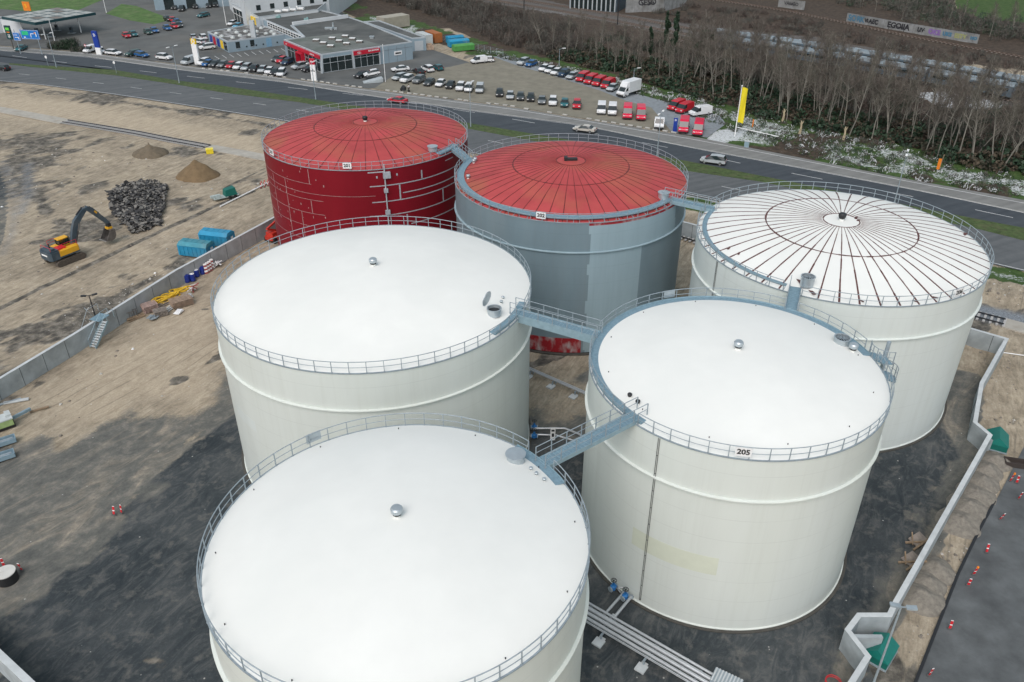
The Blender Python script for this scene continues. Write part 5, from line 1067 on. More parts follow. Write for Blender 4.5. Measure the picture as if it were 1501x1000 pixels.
row([(767.5, 94.5, 'silver', U_), (778.5, 97, 'blue', H)], (-11, 4), (-11, 4), 'at the back of the gravel lot on the blue grey chippings', 'cars at the back of the lot')
row([(798, 103.5, 'white', H), (806.5, 106, 'white', H), (815.5, 109, 'white', H), (826.5, 111.5, 'dark blue', U_), (838.5, 115, 'silver', H)], (-11, 5), (-11, 5), 'in the back row left of the red vans', 'cars at the back of the lot')
row([(854, 118, 'red', LV), (866, 121.5, 'red', LV), (878, 124.5, 'red', LV), (891, 128, 'red', LV)], (-13, 7), (-13, 7), 'in the back row beside the box truck', 'red vans in the back row')
row([(897.5, 132.5, 'silver', H)], (-9, 5), (-9, 5), 'squeezed between the red vans and the box truck', None)
row([(881.5, 164.5, 'white', LV), (897.5, 166, 'white', LV)], (-1, 8), (-1, 8), 'facing the road beside the red front vans', 'white vans facing the road')
row([(919.5, 171, 'crimson', PV), (939, 173, 'crimson', PV)], (-.5, 8), (.5, 8), 'facing the road left of the flatbed truck', 'crimson vans facing the road')
row([(1002, 191, 'crimson', PV), (1023, 195, 'crimson', PV)], (-1.5, 8), (-2, 8), 'facing the road right of the blue sign', 'crimson vans facing the road')
row([(991, 160, 'red', LV), (1003, 164, 'red', LV)], (-13, 5), (-13, 5), 'at the lot end near the wood', 'red vans near the wood'); row([(1026, 169, 'white', LV)], (-14, 2), (-14, 2), 'at the right end of the lot beside two red vans', None)
# petrol station side
row([(133, 76.5, 'white', V_), (149, 77.5, 'white', H), (167, 80.5, 'white', E_)], (-9, 3), (11, 1), 'around the tall blue sign by the footpath', 'cars by the blue sign')
row([(196, 81.5, 'green', E_), (208.5, 83.5, 'blue', E_)], (-10, 2), (11, 2), 'by the footpath between the blue and yellow signs', None); row([(241.5, 87.5, 'white', U_)], (11, 1), (11, 1), 'by the footpath left of the yellow topped sign', None)
row([(186, 55, 'red', H), (196.5, 53, 'teal', H), (217.5, 50, 'green', H), (227, 47.5, 'blue', H), (245.5, 44, 'blue', H), (256, 41, 'red', H), (262.5, 39.5, 'dark grey', H)], (8, 4), (8, 4), 'in the slanting row before the grass triangle', 'cars by the grass triangle')
row([(246.5, 30.5, 'black', H), (254, 32, 'red', H), (260.5, 35, 'blue', H)], (8, 3), (8, 3), 'at the upper end by the grass triangle', 'cars by the grass triangle')
row([(257, 13.5, 'black', H), (267, 16, 'black', P_), (287, 12, 'black', H), (306, 11, 'black', H), (316, 10, 'black', U_)], (-8, 5), (3, 5), 'along the blue grey hall at the top', 'cars along the hall'); row([(298.5, 25, 'teal', E_)], (-9, 2), (-9, 2), 'standing alone on the yard before the blue grey hall', None)
row([(341, 37, 'white', H), (349, 41, 'lightblue', H)], (-9, 3), (-9, 3), 'beside the yellow wall panel', None)
row([(284, 57, 'silver', H), (298, 58, 'white', U_), (292, 64, 'white', E_), (304, 72.5, 'white', U_)], (-3, -6), (-9, 1), 'left of the low showroom', 'cars left of the low showroom')
row([(407.5, 89.5, 'dark grey', H), (413.5, 91.5, 'red', H), (422, 94, 'dark blue', E_)], (-10, 4), (-10, 4), 'beside the red showroom entrance', 'cars beside the red showroom'); row([(440, 101, 'silver', U_), (454, 104.5, 'black', H)], (-10, 2), (-10, 2), 'before the glass corner of the red showroom', 'cars beside the red showroom'); row([(452, 97, 'white', H)], (-10, -2), (-10, -2), 'behind the red topped sign', None)
row([(531, 113, 'black', S_)], (-10, 3), (-10, 3), 'by the white flagpole right of the red showroom', None)
row([(486, 8, 'crimson', H)], (8, 0), (8, 0), 'behind the bright blue wall at the top', None)
# traffic on the road
def traffic(u, v, du, dv, c, k, lab): car(k, c, G(u, v)+Vector((0, 0, .04)), heading(u, v, du, dv), lab, 'car')
traffic(6, 103, -14, -3, 'black', H, 'black car driving off the left edge on the near carriageway'); traffic(583, 151, -14, -2, 'red', S_, 'red car driving on the far carriageway behind the red tank'); traffic(857, 193.5, -15, -2, 'beige', S_, 'beige saloon driving on the road below the white vans'); traffic(1045, 240, -15, -2, 'silver', P_, 'silver people carrier driving on the road near the white striped tank'); traffic(32, 74, -9, 4, 'teal', S_, 'teal saloon turning out of the petrol station')
for k, v in list(PROTO.items()):
    if not USED[k]:
        for c in list(v.children): bpy.data.objects.remove(c)
        bpy.data.objects.remove(v)
# trucks
def truck_cab(t, x, W, paint):
    mb = MB(); P = [(x, .45), (x+.05, 1.05), (x-.45, 1.35), (x-1.1, 2.2), (x-2.0, 2.28), (x-2.0, .45)]; profile_xz(mb, P, -W/2, W/2); mb.build('cab', paint, t)
    mb = MB(); d = Vector((x-1.08, 0, 2.14))-Vector((x-.47, 0, 1.38)); mb.add([(x-.44, -W*.44, 1.40), (x-.44, W*.44, 1.40), (x-1.06, W*.42, 2.17), (x-1.06, -W*.42, 2.17)], [(0, 1, 2, 3)])
    for s in (-1, 1): mb.add([(x-.75, s*(W/2+.006), 1.42), (x-1.75, s*(W/2+.006), 1.42), (x-1.75, s*(W/2+.006), 2.1), (x-1.15, s*(W/2+.006), 2.1)], [(0, 1, 2, 3)])
    mb.build('glazing', M_glass, t); MB().box((x+.03, 0, .55), (.12, W*.98, .4)).build('bumper', M_trim, t)
    for s in (-1, 1): MB().box((x+.02, s*W*.37, .95), (.1, .35, .2)).build('headlight', M_lampw, t)
def wheels(t, xs, W, r=.38):
    for x in xs:
        for s in (-1, 1): MB().tube([(x, s*(W/2-.28), r), (x, s*(W/2-.02), r)], r, 16).tube([(x, s*(W/2-.03), r), (x, s*(W/2), r)], r*.6, 12, 1).build('wheel', [M_tyre, M_rim], t)
p = G(921, 139.5); t = thing('box_truck', 'white box truck in the back row, taller than the red vans', 'truck', p, heading(921, 139, -16, 5)); truck_cab(t, 3.3, 2.05, PAINT['white']); wheels(t, (2.4, -1.9), 2.1)
mb = MB(); mb.box((-1.0, 0, 2.15), (4.5, 2.25, 2.45)); mb.add([(1.25, -1.1, 2.3), (1.25, 1.1, 2.3), (1.25, 1.1, 3.36), (1.25, -1.1, 3.36), (2.3, -.95, 2.3), (2.3, .95, 2.3), (1.7, .9, 3.2), (1.7, -.9, 3.2)], [(0, 4, 7, 3), (1, 2, 6, 5), (4, 5, 6, 7), (3, 7, 6, 2), (0, 1, 5, 4)])
mb.build('cargo_box', mat('white box panel', (.7, .73, .74), .4, 0, .04), t); MB().box((-1, 0, .75), (4.6, 1.0, .25)).box((-3.1, 0, .6), (.1, 2.0, .2)).build('chassis', M_black, t)
p = G(966, 186); t = thing('flatbed_truck', 'white flatbed pickup truck facing the road among the crimson vans', 'truck', p, heading(966, 186, -1, 8)); truck_cab(t, 2.8, 1.95, PAINT['white']); wheels(t, (1.9, -1.4), 2.0, .36)
mb = MB(); mb.box((-1.0, 0, .95), (3.5, 2.0, .08)); 
for y in (-1, 1): mb.box((-1.0, y, 1.15), (3.5, .04, .4), m=1)
mb.box((.75, 0, 1.4), (.06, 2.0, .9), m=1); mb.box((-2.75, 0, 1.15), (.04, 2.0, .4), m=1); mb.build('load_bed', [M_steel, M_galv], t); MB().box((-.6, 0, .65), (4.4, .9, .25)).build('chassis', M_black, t)
# car on the display ramp
p = G(533, 113)
a = G(520, 121); t = thing('display_ramp', 'low grey display ramp with a white car on it by the flagpole', 'ramp', G(548, 120), heading(548, 120, -14, 1)); mb = MB(); profile_xz(mb, [(2.6, 0), (-2.2, 0), (-2.2, .9), (-1.8, .9), (2.6, .1)], -1.1, 1.1); mb.build('ramp_body', M_concrete, t)
o = car(H, 'white', G(546, 115.5)+Vector((0, 0, .75)), heading(548, 120, -14, 1), 'white hatchback raised on the grey display ramp', 'car'); o.rotation_euler.y = R(7)
# cyclist with cargo pram
p = G(600, 134.5); yaw = heading(600, 134.5, -6, -1)
t = thing('cargo_bicycle', 'dark cargo bicycle with a covered box on the footpath behind the red tank', 'bicycle', G(594.5, 134.5), yaw)
MB().box((.55, 0, .65), (1.1, .65, .6)).add([(0, -.3, .95), (1.05, -.3, .95), (1.05, .3, .95), (0, .3, .95), (.25, 0, 1.45), (.75, 0, 1.45)], [(0, 1, 5, 4), (2, 3, 4, 5), (1, 2, 5), (3, 0, 4)]).build('box', mat('black canvas', (.02, .024, .028), .8), t)
for x in (-1.0, 1.3, ): MB().tube([(x, -.025, .33), (x, .025, .33)], .33, 18).build('wheel', M_tyre, t)
mb = MB(); mb.tube([(-1.0, 0, .33), (-.55, 0, .75), (0, 0, .6), (-.55, 0, .75), (-.5, 0, .95)], .03, 6); mb.tube([(-.05, 0, .5), (-.1, 0, 1.1), (-.2, -.28, 1.12)], .025, 6); mb.tube([(-.1, 0, 1.1), (-.2, .28, 1.12)], .025, 6); mb.box((-.55, 0, .98), (.26, .14, .06)); mb.build('frame', M_black, t)
def skinned(name, verts, edges, radii, m, parent):
    me = bpy.data.meshes.new(name); me.from_pydata(verts, edges, []); o = bpy.data.objects.new(name, me); COL.objects.link(o)
    md = o.modifiers.new('Skin', 'SKIN'); 
    for v, r in zip(me.skin_vertices[0].data, radii): v.radius = (r, r)
    me.skin_vertices[0].data[0].use_root = True
    sb = o.modifiers.new('Sub', 'SUBSURF'); sb.levels = sb.render_levels = 1
    dg = bpy.context.evaluated_depsgraph_get(); m2 = bpy.data.meshes.new_from_object(o.evaluated_get(dg)); o.modifiers.clear(); o.data = m2; bpy.data.meshes.remove(me)
    m2.materials.clear(); m2.materials.append(m); m2.polygons.foreach_set('use_smooth', [True]*len(m2.polygons)); o.parent = parent; return o
t = thing('person', 'person in a white jacket and dark trousers standing by the cargo bicycle', 'person', G(599.5, 134.5), yaw)
sk = mat('skin', (.45, .28, .2), .6)
V = [(0, 0, .95), (0, 0, 1.2), (0, 0, 1.42), (0, 0, 1.52), (.02, 0, 1.66), (0, -.19, 1.40), (.12, -.24, 1.15), (.36, -.2, 1.08), (.46, -.18, 1.10), (0, .19, 1.40), (.12, .24, 1.15), (.36, .2, 1.08), (.46, .18, 1.10), (0, -.09, .88), (.05, -.1, .48), (0, -.1, .07), (.16, -.1, .04), (0, .09, .88), (-.06, .1, .48), (-.1, .1, .07), (.06, .1, .04)]
Ed = [(0, 1), (1, 2), (2, 3), (3, 4), (2, 5), (5, 6), (6, 7), (7, 8), (2, 9), (9, 10), (10, 11), (11, 12), (0, 13), (13, 14), (14, 15), (15, 16), (0, 17), (17, 18), (18, 19), (19, 20)]
skinned('body', V, Ed, [.15, .15, .14, .06, .11, .07, .055, .045, .04, .07, .055, .045, .04, .09, .065, .05, .045, .09, .065, .05, .045], sk, t)
skinned('jacket', V[:3]+[V[5], V[6], V[7], V[9], V[10], V[11]], [(0, 1), (1, 2), (2, 3), (3, 4), (4, 5), (2, 6), (6, 7), (7, 8)], [.19, .18, .17, .1, .08, .07, .1, .08, .07], M_sign, t)
skinned('trousers', [V[0], V[13], V[14], V[15], V[17], V[18], V[19]], [(0, 1), (1, 2), (2, 3), (0, 4), (4, 5), (5, 6)], [.17, .11, .085, .075, .11, .085, .075], M_ink, t)
MB().lathe([(.115, 1.62), (.125, 1.70), (.10, 1.78), (.02, 1.81)], 14).build('hair', mat('dark hair', (.04, .03, .02), .8), t)

# ------------------------------------------------------------------ lamps, poles, signs
def street_lamp(label, ub, vb, vt, arms=(1,), yaw=R(63)):
    p = G(ub, vb); h = HT(ub, vb, vt); t = thing('street_lamp', label, 'street lamp', p, yaw, 'street lamps'); MB().tube([(0, 0, 0), (0, 0, h)], .10, 8, r2=.055).lathe([(.14, 0), (.13, 1.1)], 8).build('pole', M_galv, t)
    for s in arms: MB().tube([(0, 0, h-.1), (s*.9, 0, h+.1)], .04, 6).build('arm', M_galv, t); MB().box((s*1.25, 0, h+.12), (.85, .32, .14)).build('lamp_head', M_sign, t)
street_lamp('double headed street lamp in the median left of the red tank, below the yellow sign', 263, 122, 69, (-1, 1)); street_lamp('street lamp in the median below the red topped sign', 463, 146, 92, (1, -1)); street_lamp('double headed street lamp in the median by the petrol station', 83, 99, 50, (-1, 1))
street_lamp('street lamp in the median right of the red tank', 690, 186, 122, (1, -1)); street_lamp('street lamp whose head shows before the flatbed truck', 963, 229, 166, (-1, 1)); street_lamp('double headed street lamp behind the white striped tank', 1309, 305, 225, (-1, 1))
street_lamp('short lamp behind the back row of white cars', 819.5, 99, 72, (1,), R(20)); street_lamp('short lamp beside the box truck at the edge of the wood', 928.5, 119, 101, (1,), R(20))
def mast(name, label, ub, vb, vt, r=.09, m=M_sign): p = G(ub, vb); h = HT(ub, vb, vt); t = thing(name, label, 'pole', p); MB().tube([(0, 0, 0), (0, 0, h)], r, 8, r2=r*.6).build('pole', m, t); MB().lathe([(r*1.2, 0), (r*.9, .12), (.01, .16)], 8, (0, 0, h)).build('finial', m, t); return t, h
mast('flag_pole', 'tall white flagpole by the display ramp right of the red showroom', 565, 120, 66); mast('flag_pole', 'tall white pole beside the parked cars at the top of the forecourt', 332, 37, -12, .11); mast('flag_pole', 'white pole at the corner of the grass triangle', 156, 19, -6, .1); mast('flag_pole', 'leaning looking white mast before the petrol station canopy', 82, 66, 31, .12)
t, h = mast('flag_pole', 'white flagpole flying a long yellow flag at the edge of the wood', 1077, 200, 126, .13)
mb = MB(); N, K = 10, 5
yw = heading(1077, 200, 10, 0); c_, s_ = math.cos(yw), math.sin(yw)
for sd in (0, 1):
    V = []
    for i in range(N+1):
        for j in range(K+1):
            x = .12+1.15*j/K; y = .16*math.sin(j*1.3+i*.55)*(j/K)+.012*sd; z = h-.25-6.9*i/N-.35*(j/K)**2*(1-.2*i/N); V.append((x*c_-y*s_, x*s_+y*c_, z))
    mb.add(V, [(i*(K+1)+j, (i+1)*(K+1)+j, (i+1)*(K+1)+j+1, i*(K+1)+j+1) for i in range(N) for j in range(K)])
mb.build('flag', mat('yellow flag cloth', (.80, .66, .02), .7, 0, .06), t, smooth=60)
def pylon(label, ub, vb, vt, w, d, segs, sym=None, yaw=None):
    """segs: (fraction of height from, to, material)"""
    p = G(ub, vb); h = HT(ub, vb, vt); yaw = R(-27)+R(10) if yaw is None else yaw; t = thing('pylon_sign', label, 'sign', p, yaw)
    for i, (a, b, m) in enumerate(segs): MB().box((0, 0, (a+b)/2*h), (w, d, (b-a)*h-.01)).build('panel' if i else 'base_panel', m, t)
    if sym:
        mb = MB(); M = face_mat((0, -d/2-.012, sym[1]*h), 0)
        if sym[0] == 'diamond':
            s = w*.34; mb.X = M; 
            for a, b in (((0, 1.4*s), (s, 0)), ((s, 0), (0, -1.4*s)), ((0, -1.4*s), (-s, 0)), ((-s, 0), (0, 1.4*s))): mb.beam((a[0], a[1], 0), (b[0], b[1], 0), s*.4, .02)
        else: text_mb(sym[0], sym[2], mb, M)
        mb.build('emblem', sym[3], t)
    return t
M_signblue = mat('deep blue sign', (.012, .045, .30), .4); M_signyel = mat('yellow sign', (.82, .55, .02), .4); M_signred = mat('red sign', (.50, .012, .035), .4, 0, .06)
pylon('tall blue sign on a white base beside the footpath', 146, 80, 45.5, 1.6, .5, [(0, .30, M_sign), (.30, 1, M_signblue)], ('D', .83, 1.0, M_sign))
pylon('tall white sign with a yellow top beside the footpath', 290, 94.5, 57, 1.5, .5, [(0, .80, M_sign), (.80, 1, M_signyel)], ('diamond', .90, 1, M_sign))
t = pylon('white sign with a red top before the red showroom corner', 461, 119, 86, 1.35, .4, [(0, .74, M_sign), (.74, 1, M_signred)], ('KIA', .87, .5, M_sign)); 
mb = MB(); text_mb('KIA\nMOTORS', .28, mb, face_mat((0, -.22, 2.6), 0)); mb.build('lettering', M_ink, t)
pylon('small dark blue sign standing between the flatbed truck and the crimson vans', 989, 193, 173, .8, .25, [(0, 1, M_signblue)], ('D', .85, .5, M_sign))
t = pylon('dark petrol price sign on a pole at the left edge', 20, 72, 37.5, 1.9, .35, [(.42, 1, mat('dark teal sign', (.01, .06, .065), .4))])
p = t.location; hh = HT(20, 72, 37.5); mb = MB(); mb.box((0, -.19, hh*.86), (1.2, .03, .7)); mb.box((0, -.19, hh*.72), (1.1, .03, .28), m=1); text_mb('9.59\n9.09', .5, mb, face_mat((0, -.2, hh*.56), 0), 2); mb.build('price_digits', [mat('lime sign', (.15, .65, .08), .4), M_orange, M_sign], t); MB().box((0, 0, hh*.21), (.3, .25, hh*.42)).build('post', M_steel, t)
def road_sign(label, ub, vb, panels):
    p = G(ub, vb); yaw = R(-8); t = thing('direction_sign', label, 'road sign', p, yaw); sc = (p-EYE).dot(_f)/FPX; hmax = 0; xs = []
    for k, (u0, v0, u1, v1) in enumerate(panels):
        x0, x1 = (u0-ub)*sc, (u1-ub)*sc; z1 = HT(ub, vb, v0); z0 = HT(ub, vb, v1); xs += [x0, x1]; hmax = max(hmax, z1)
        a = MB().box(((x0+x1)/2, 0, (z0+z1)/2), (x1-x0, .1, z1-z0)).build('panel', mat('direction blue', (.01, .17, .55), .4), t)
        mb = MB(); w = x1-x0; zc = (z0+z1)/2; xc = (x0+x1)/2; mb.X = face_mat((xc, -.065, zc), 0); q = (z1-z0)
        for e in (-1, 1): mb.box((0, e*q*.46, 0), (w*.94, .05, .02)); mb.box((e*w*.47, 0, 0), (.05, q*.94, .02))
        if k == 0: mb.beam((-w*.3, -q*.1, 0), (w*.2, -q*.1, 0), .16, .02); mb.beam((w*.2, -q*.02, 0), (w*.3, -q*.35, 0), .2, .02); mb.box((-.2, q*.2, 0), (w*.6, .14, .02))
        else: mb.box((-w*.24, q*.15, 0), (w*.34, q*.42, .02), m=1); mb.box((-w*.3, -q*.3, 0), (.5, .3, .02)); mb.beam((w*.05, -q*.3, 0), (w*.05, q*.1, 0), .18, .02); mb.beam((w*.05, q*.1, 0), (w*.22, q*.1, 0), .18, .02); mb.box((w*.34, .1, 0), (.25, q*.5, .02)); mb.box((w*.30, q*.2, 0), (.5, .4, .02), m=2)
        mb.build('arrows', [M_sign, mat('sign green', (.03, .5, .22), .4), M_orange], a)
    mb = MB()
    for x in (min(xs)+.6, max(xs)-.8): mb.tube([(x, .12, 0), (x, .12, hmax)], .1, 8)
    mb.beam((min(xs), .1, hmax*.85), (max(xs), .1, hmax*.85), .12, .12); mb.build('posts', M_galv, t)
road_sign('blue motorway direction signs with white arrows beside the petrol station', 48, 80, [(25.5, 48.5, 36, 60), (38, 44, 67, 57.5)])
for u, v, vt, l in ((71, 97, 82, 'round road sign on a thin post at the left tip of the grassy median'), (171, 108, 90, 'white road sign on a thin post in the grassy median'), (128, 79, 65, 'small red and white road sign beside the white van')):
    p = G(u, v); h = HT(u, v, vt); t = thing('road_sign', l, 'road sign', p, R(-20)); MB().tube([(0, 0, 0), (0, 0, h)], .045, 6).build('post', M_galv, t); mb = MB(); mb.tube([(0, -.03, h-.3), (0, -.06, h-.3)], .36, 18); mb.tube([(0, -.061, h-.3), (0, -.07, h-.3)], .25, 18, 1); mb.build('plate', [M_signred if l[0] == 's' else M_sign, M_sign], t)
t = thing('utility_cabinet', 'small pale grey cabinet by the footpath below the yellow flag', 'cabinet', G(1094, 216), R(-25)); MB().box((0, 0, .6), (.9, .5, 1.2)).build('body', M_galv, t); MB().box((0, 0, 1.23), (1.0, .6, .06)).build('top', M_conctop, t); MB().box((0, -.26, .6), (.75, .02, 1.0)).build('door', M_plate, t)
a, b = G(1079, 190), G(1141, 203); tag(MB().tube([(0, 0, .5), (b.x-a.x, b.y-a.y, .35)], .10, 6).build('barrier_pole', M_sign, None, a), 'long white pole lying beside the yellow flag', 'pole')
for u, v, l in ((1103, 186, 'small orange marker post in the grass near the yellow flag'), ): tag(MB().lathe([(.14, 0), (.14, 1.5), (.05, 1.55)], 8).build('marker_post', M_orange, None, G(u, v)), l, 'post')
t = thing('orange_sign', 'tall narrow orange board leaning at the edge of the wood on the right', 'sign', G(1374, 250), R(-30)); MB().box((0, 0, 1.2), (.5, .08, 2.0)).build('board', M_orange, t); MB().tube([(.2, .1, 0), (.4, .1, 3.0)], .08, 6).build('post', M_wood, t)

# ------------------------------------------------------------------ buildings across the road
M_wallg = mat('blue grey cladding', (.27, .36, .42), .5, .1, .08, .3, dirt=(.3, .36, .4), dirtamt=.3); M_wallw = mat('white cladding', (.62, .66, .68), .5, 0, .06, .3); M_roofg = mat('grey roofing felt', (.075, .082, .08), .9, 0, .25, .25, .2, 5, dirt=(.16, .165, .155), dirtamt=.6); M_rooff = mat('weathered pale roofing', (.15, .165, .155), .9, 0, .2, .4, .2, 5, dirt=(.06, .09, .07), dirtamt=.6)
M_alu = mat('pale aluminium trim', (.5, .55, .58), .4, .2, .06); M_blueb = mat('bright blue facade', (.01, .25, .46), .5, 0, .06, .4)
def pxroof(pts, z): return [Vector((p.x, p.y)) for p in gp(pts, z)]
def block(name, label, pts, z, wm, rm, par=.25, cat='building'):
    L = pxroof(pts, z); c = sum(L, Vector((0, 0)))/len(L); t = thing(name, label, cat, (c.x, c.y, 0)); Q = [p-c for p in L]
    A = sum(Q[i].x*Q[(i+1) % len(Q)].y-Q[(i+1) % len(Q)].x*Q[i].y for i in range(len(Q)))
    if A < 0: Q = Q[::-1]
    MB().prism(Q, -.1, z-par).build('wall', wm, t); rf = MB().sheet([q*.995 for q in Q], z-par+.012).build('roof', rm, t)
    mb = MB(); ins = offset_poly(Q+Q[:2], .25)[1:-1]; ins = ins[-1:]+ins[:-1]
    n = len(Q)
    for i in range(n): a, b = Q[i], Q[(i+1) % n]; d = (b-a).normalized(); w = Vector((-d.y, d.x))*.14; mb.beam((a.x+w.x, a.y+w.y, z-par/2+.02), (b.x+w.x, b.y+w.y, z-par/2+.02), .28, par+.04+.006*i)
    mb.build('parapet', M_alu, rf); return t, c, Q
def facade(t, c, a, b, fn):
    """fn(mb_adder) gets a builder whose x runs a->b, y outwards, z up"""
    a = Vector((a.x-c.x, a.y-c.y)); b = Vector((b.x-c.x, b.y-c.y)); d = b-a; yaw = math.atan2(d.y, d.x); return Matrix.Translation((a.x, a.y, 0)) @ Matrix.Rotation(yaw, 4, 'Z'), d.length
# red showroom
zr = 4.6; pts = [(470, 80), (604, 61), (533, 32), (512, 25), (428, 37), (446, 54), (416, 58)]
t, c, Q = block('red_showroom', 'car showroom with red fascias, glass corner and a wide grey roof', pts, zr, M_wallg, M_roofg)
L = pxroof(pts, zr); A, B = L[0], L[1]
X1, W1 = facade(t, c, A, B, None); glen = W1*.615
def sub(parent, mats, name, fn, X): mb = MB(); mb.X = X; fn(mb); return mb.build(name, mats, parent)
def glassfront(mb, x0, x1, z0, z1, n, zt):
    mb.box(((x0+x1)/2, -.03, (z0+z1)/2), (x1-x0, .05, z1-z0), m=0)
    for i in range(n+1): mb.box((x0+(x1-x0)*i/n, -.07, (z0+z1)/2), (.09, .1, z1-z0), m=1)
    for z in (z0, zt, z1): mb.box(((x0+x1)/2, -.075, z), (x1-x0, .1, .09), m=1)
sub(t, [M_glass, M_alu], 'window', lambda mb: glassfront(mb, .3, glen*.52, .1, 3.6, 4, 2.3), X1)
sub(t, [M_glass, M_alu], 'window', lambda mb: glassfront(mb, glen*.56, glen, .1, 3.1, 4, 2.5), X1)
f = sub(t, [M_signred], 'fascia', lambda mb: mb.box((glen*.78, -.22, 3.75), (glen*.47, .35, 1.0)), X1)
mb = MB(); text_mb('KIA MOTORS', .52, mb, X1 @ face_mat((glen*.90, -.41, 3.9), 0)); mb.X = X1 @ face_mat((glen*.64, -.41, 3.7), 0); mb.tube([(.55*math.cos(k*.35), .27*math.sin(k*.35), 0) for k in range(18)], .035, 5, closed=True); mb.X = None; text_mb('KIA', .30, mb, X1 @ face_mat((glen*.64, -.41, 3.7), 0)); mb.build('lettering', M_sign, f)
sub(t, [M_alu], 'pillar', lambda mb: mb.beam((-.3, -.2, 0), (.3, .1, 4.4), .45, .45), X1); sub(t, [M_alu], 'pillar', lambda mb: mb.box((glen*.54, -.15, 2.1), (.4, .35, 4.2)), X1); sub(t, [M_alu], 'pillar', lambda mb: mb.box((glen+.15, -.12, 2.2), (.35, .3, 4.4)), X1)
def cladding(mb):
    for k in range(1, 4): mb.box((glen+.3+(W1-glen)*k/4, -.012, 2.0), (.05, .03, 4.0))
    mb.box((glen+.3+(W1-glen)*.5, -.012, 3.3), (W1-glen-.5, .03, .05))
sub(t, [M_steel], 'cladding_joints', cladding, X1)
sg = sub(t, [M_sign], 'wall_sign', lambda mb: mb.box((glen+(W1-glen)*.56, -.06, 2.2), (2.3, .08, 1.0)), X1); sub(sg, [M_ink], 'lettering', lambda mb: mb.box((glen+(W1-glen)*.56, -.115, 2.2), (1.7, .02, .4)), X1)
A2, B2 = L[6], L[0]; X2, W2 = facade(t, c, A2, B2, None)
sub(t, [M_glass, M_alu], 'window', lambda mb: glassfront(mb, W2*.08, W2*.97, .1, 3.4, 9, 2.4), X2); f2 = sub(t, [M_signred], 'fascia', lambda mb: mb.box((W2*.5, -.2, 3.85), (W2*.96, .32, .85)), X2)
mb = MB(); text_mb('KIA', .45, mb, X2 @ face_mat((W2*.10, -.38, 3.85), 0)); text_mb('KIA MOTORS', .42, mb, X2 @ face_mat((W2*.80, -.38, 3.85), 0)); mb.build('lettering', M_sign, f2)
def portal(mb): mb.box((W2*.42, -.6, 1.5), (.3, 1.1, 3.0)); mb.box((W2*.56, -.6, 1.5), (.3, 1.1, 3.0)); mb.box((W2*.49, -.6, 3.1), (W2*.14+.3, 1.1, .3))
sub(t, [M_signred], 'entrance_portal', portal, X2)
pp = [Vector((p.x-c.x, p.y-c.y)) for p in gp([(420, 58.5), (447, 54.5), (500, 49), (560, 66), (472, 78.5)], zr-.2)]
MB().sheet(pp, zr-.215).build('pale_roof_panel', M_rooff, t)
for i, (u, v) in enumerate(((463.5, 59.5), (474, 63.5), (484.5, 68), (487, 56.5), (497, 60.5), (508, 64.5), (506, 53.5), (516.5, 57.5), (527, 61.5))):
    p = G(u, v, zr); rz = R(-5); MB().box((p.x-c.x, p.y-c.y, zr), (1.75, 1.2, .5), rz).box((p.x-c.x, p.y-c.y, zr+.3), (1.6, 1.05, .12), rz, m=1).build('skylight', [M_steel, M_sign], t)
mb = MB(); p = G(482, 42, zr)-Vector((c.x, c.y, 0)); mb.box((p.x, p.y, zr+.1), (2.2, .8, .5)); mb.box((p.x+.9, p.y-.8, zr+.1), (.6, .8, .6)); mb.tube([(p.x+1.2, p.y+.6, zr-.2), (p.x+1.2, p.y+.6, zr+1.5)], .25, 10); mb.box((p.x+1.9, p.y, zr), (.8, .6, .5)); mb.build('roof_plant', M_stainless, t)
p = G(545, 55, zr)-Vector((c.x, c.y, 0)); MB().box((p.x, p.y, zr), (1.0, .8, .5)).box((p.x, p.y, zr+.3), (1.3, 1.1, .1)).build('roof_vent', M_stainless, t)
mb = MB(); a, b = [p-Vector((c.x, c.y, 0)) for p in gp([(429, 37), (510, 25.5)], zr)]; mb.beam((a.x, a.y, zr+.35), (b.x, b.y, zr+.35), .5, 1.0); mb.build('parapet_ridge', M_wallw, t)
a, b = gp([(407, 36), (446, 54)], zr); 
# rear hall
t, c, Q = block('rear_hall', 'flat roofed hall behind the red showroom with a lattice window band', [(446, 53.6), (427, 37.2), (511, 24.6), (467, 14), (380, 25.5)], 4.7, M_wallg, M_roofg); L = pxroof([(380, 25.5), (446, 53.6)], 4.7); X3, W3 = facade(t, c, L[0], L[1], None)
def lattice(mb):
    mb.box((W3*.6, -.05, 3.8), (W3*.8, .06, 1.3), m=0)
    for i in range(15): mb.box((W3*.2+W3*.8*i/14, -.1, 3.8), (.14, .12, 1.4), m=1)
    for z in (3.15, 3.8, 4.45): mb.box((W3*.6, -.11, z), (W3*.8, .12, .1), m=1)
sub(t, [M_glass, M_sign], 'window', lattice, X3)
for u, v in ((408, 25), (432, 20), (449, 28.5)): p = G(u, v, 4.7)-Vector((c.x, c.y, 0)); MB().box((p.x, p.y, 4.75), (1.3, .9, .5)).box((p.x+.3, p.y, 5.1), (.5, .5, .4)).build('roof_plant', mat('roof unit', (.22, .38, .38), .5), t)
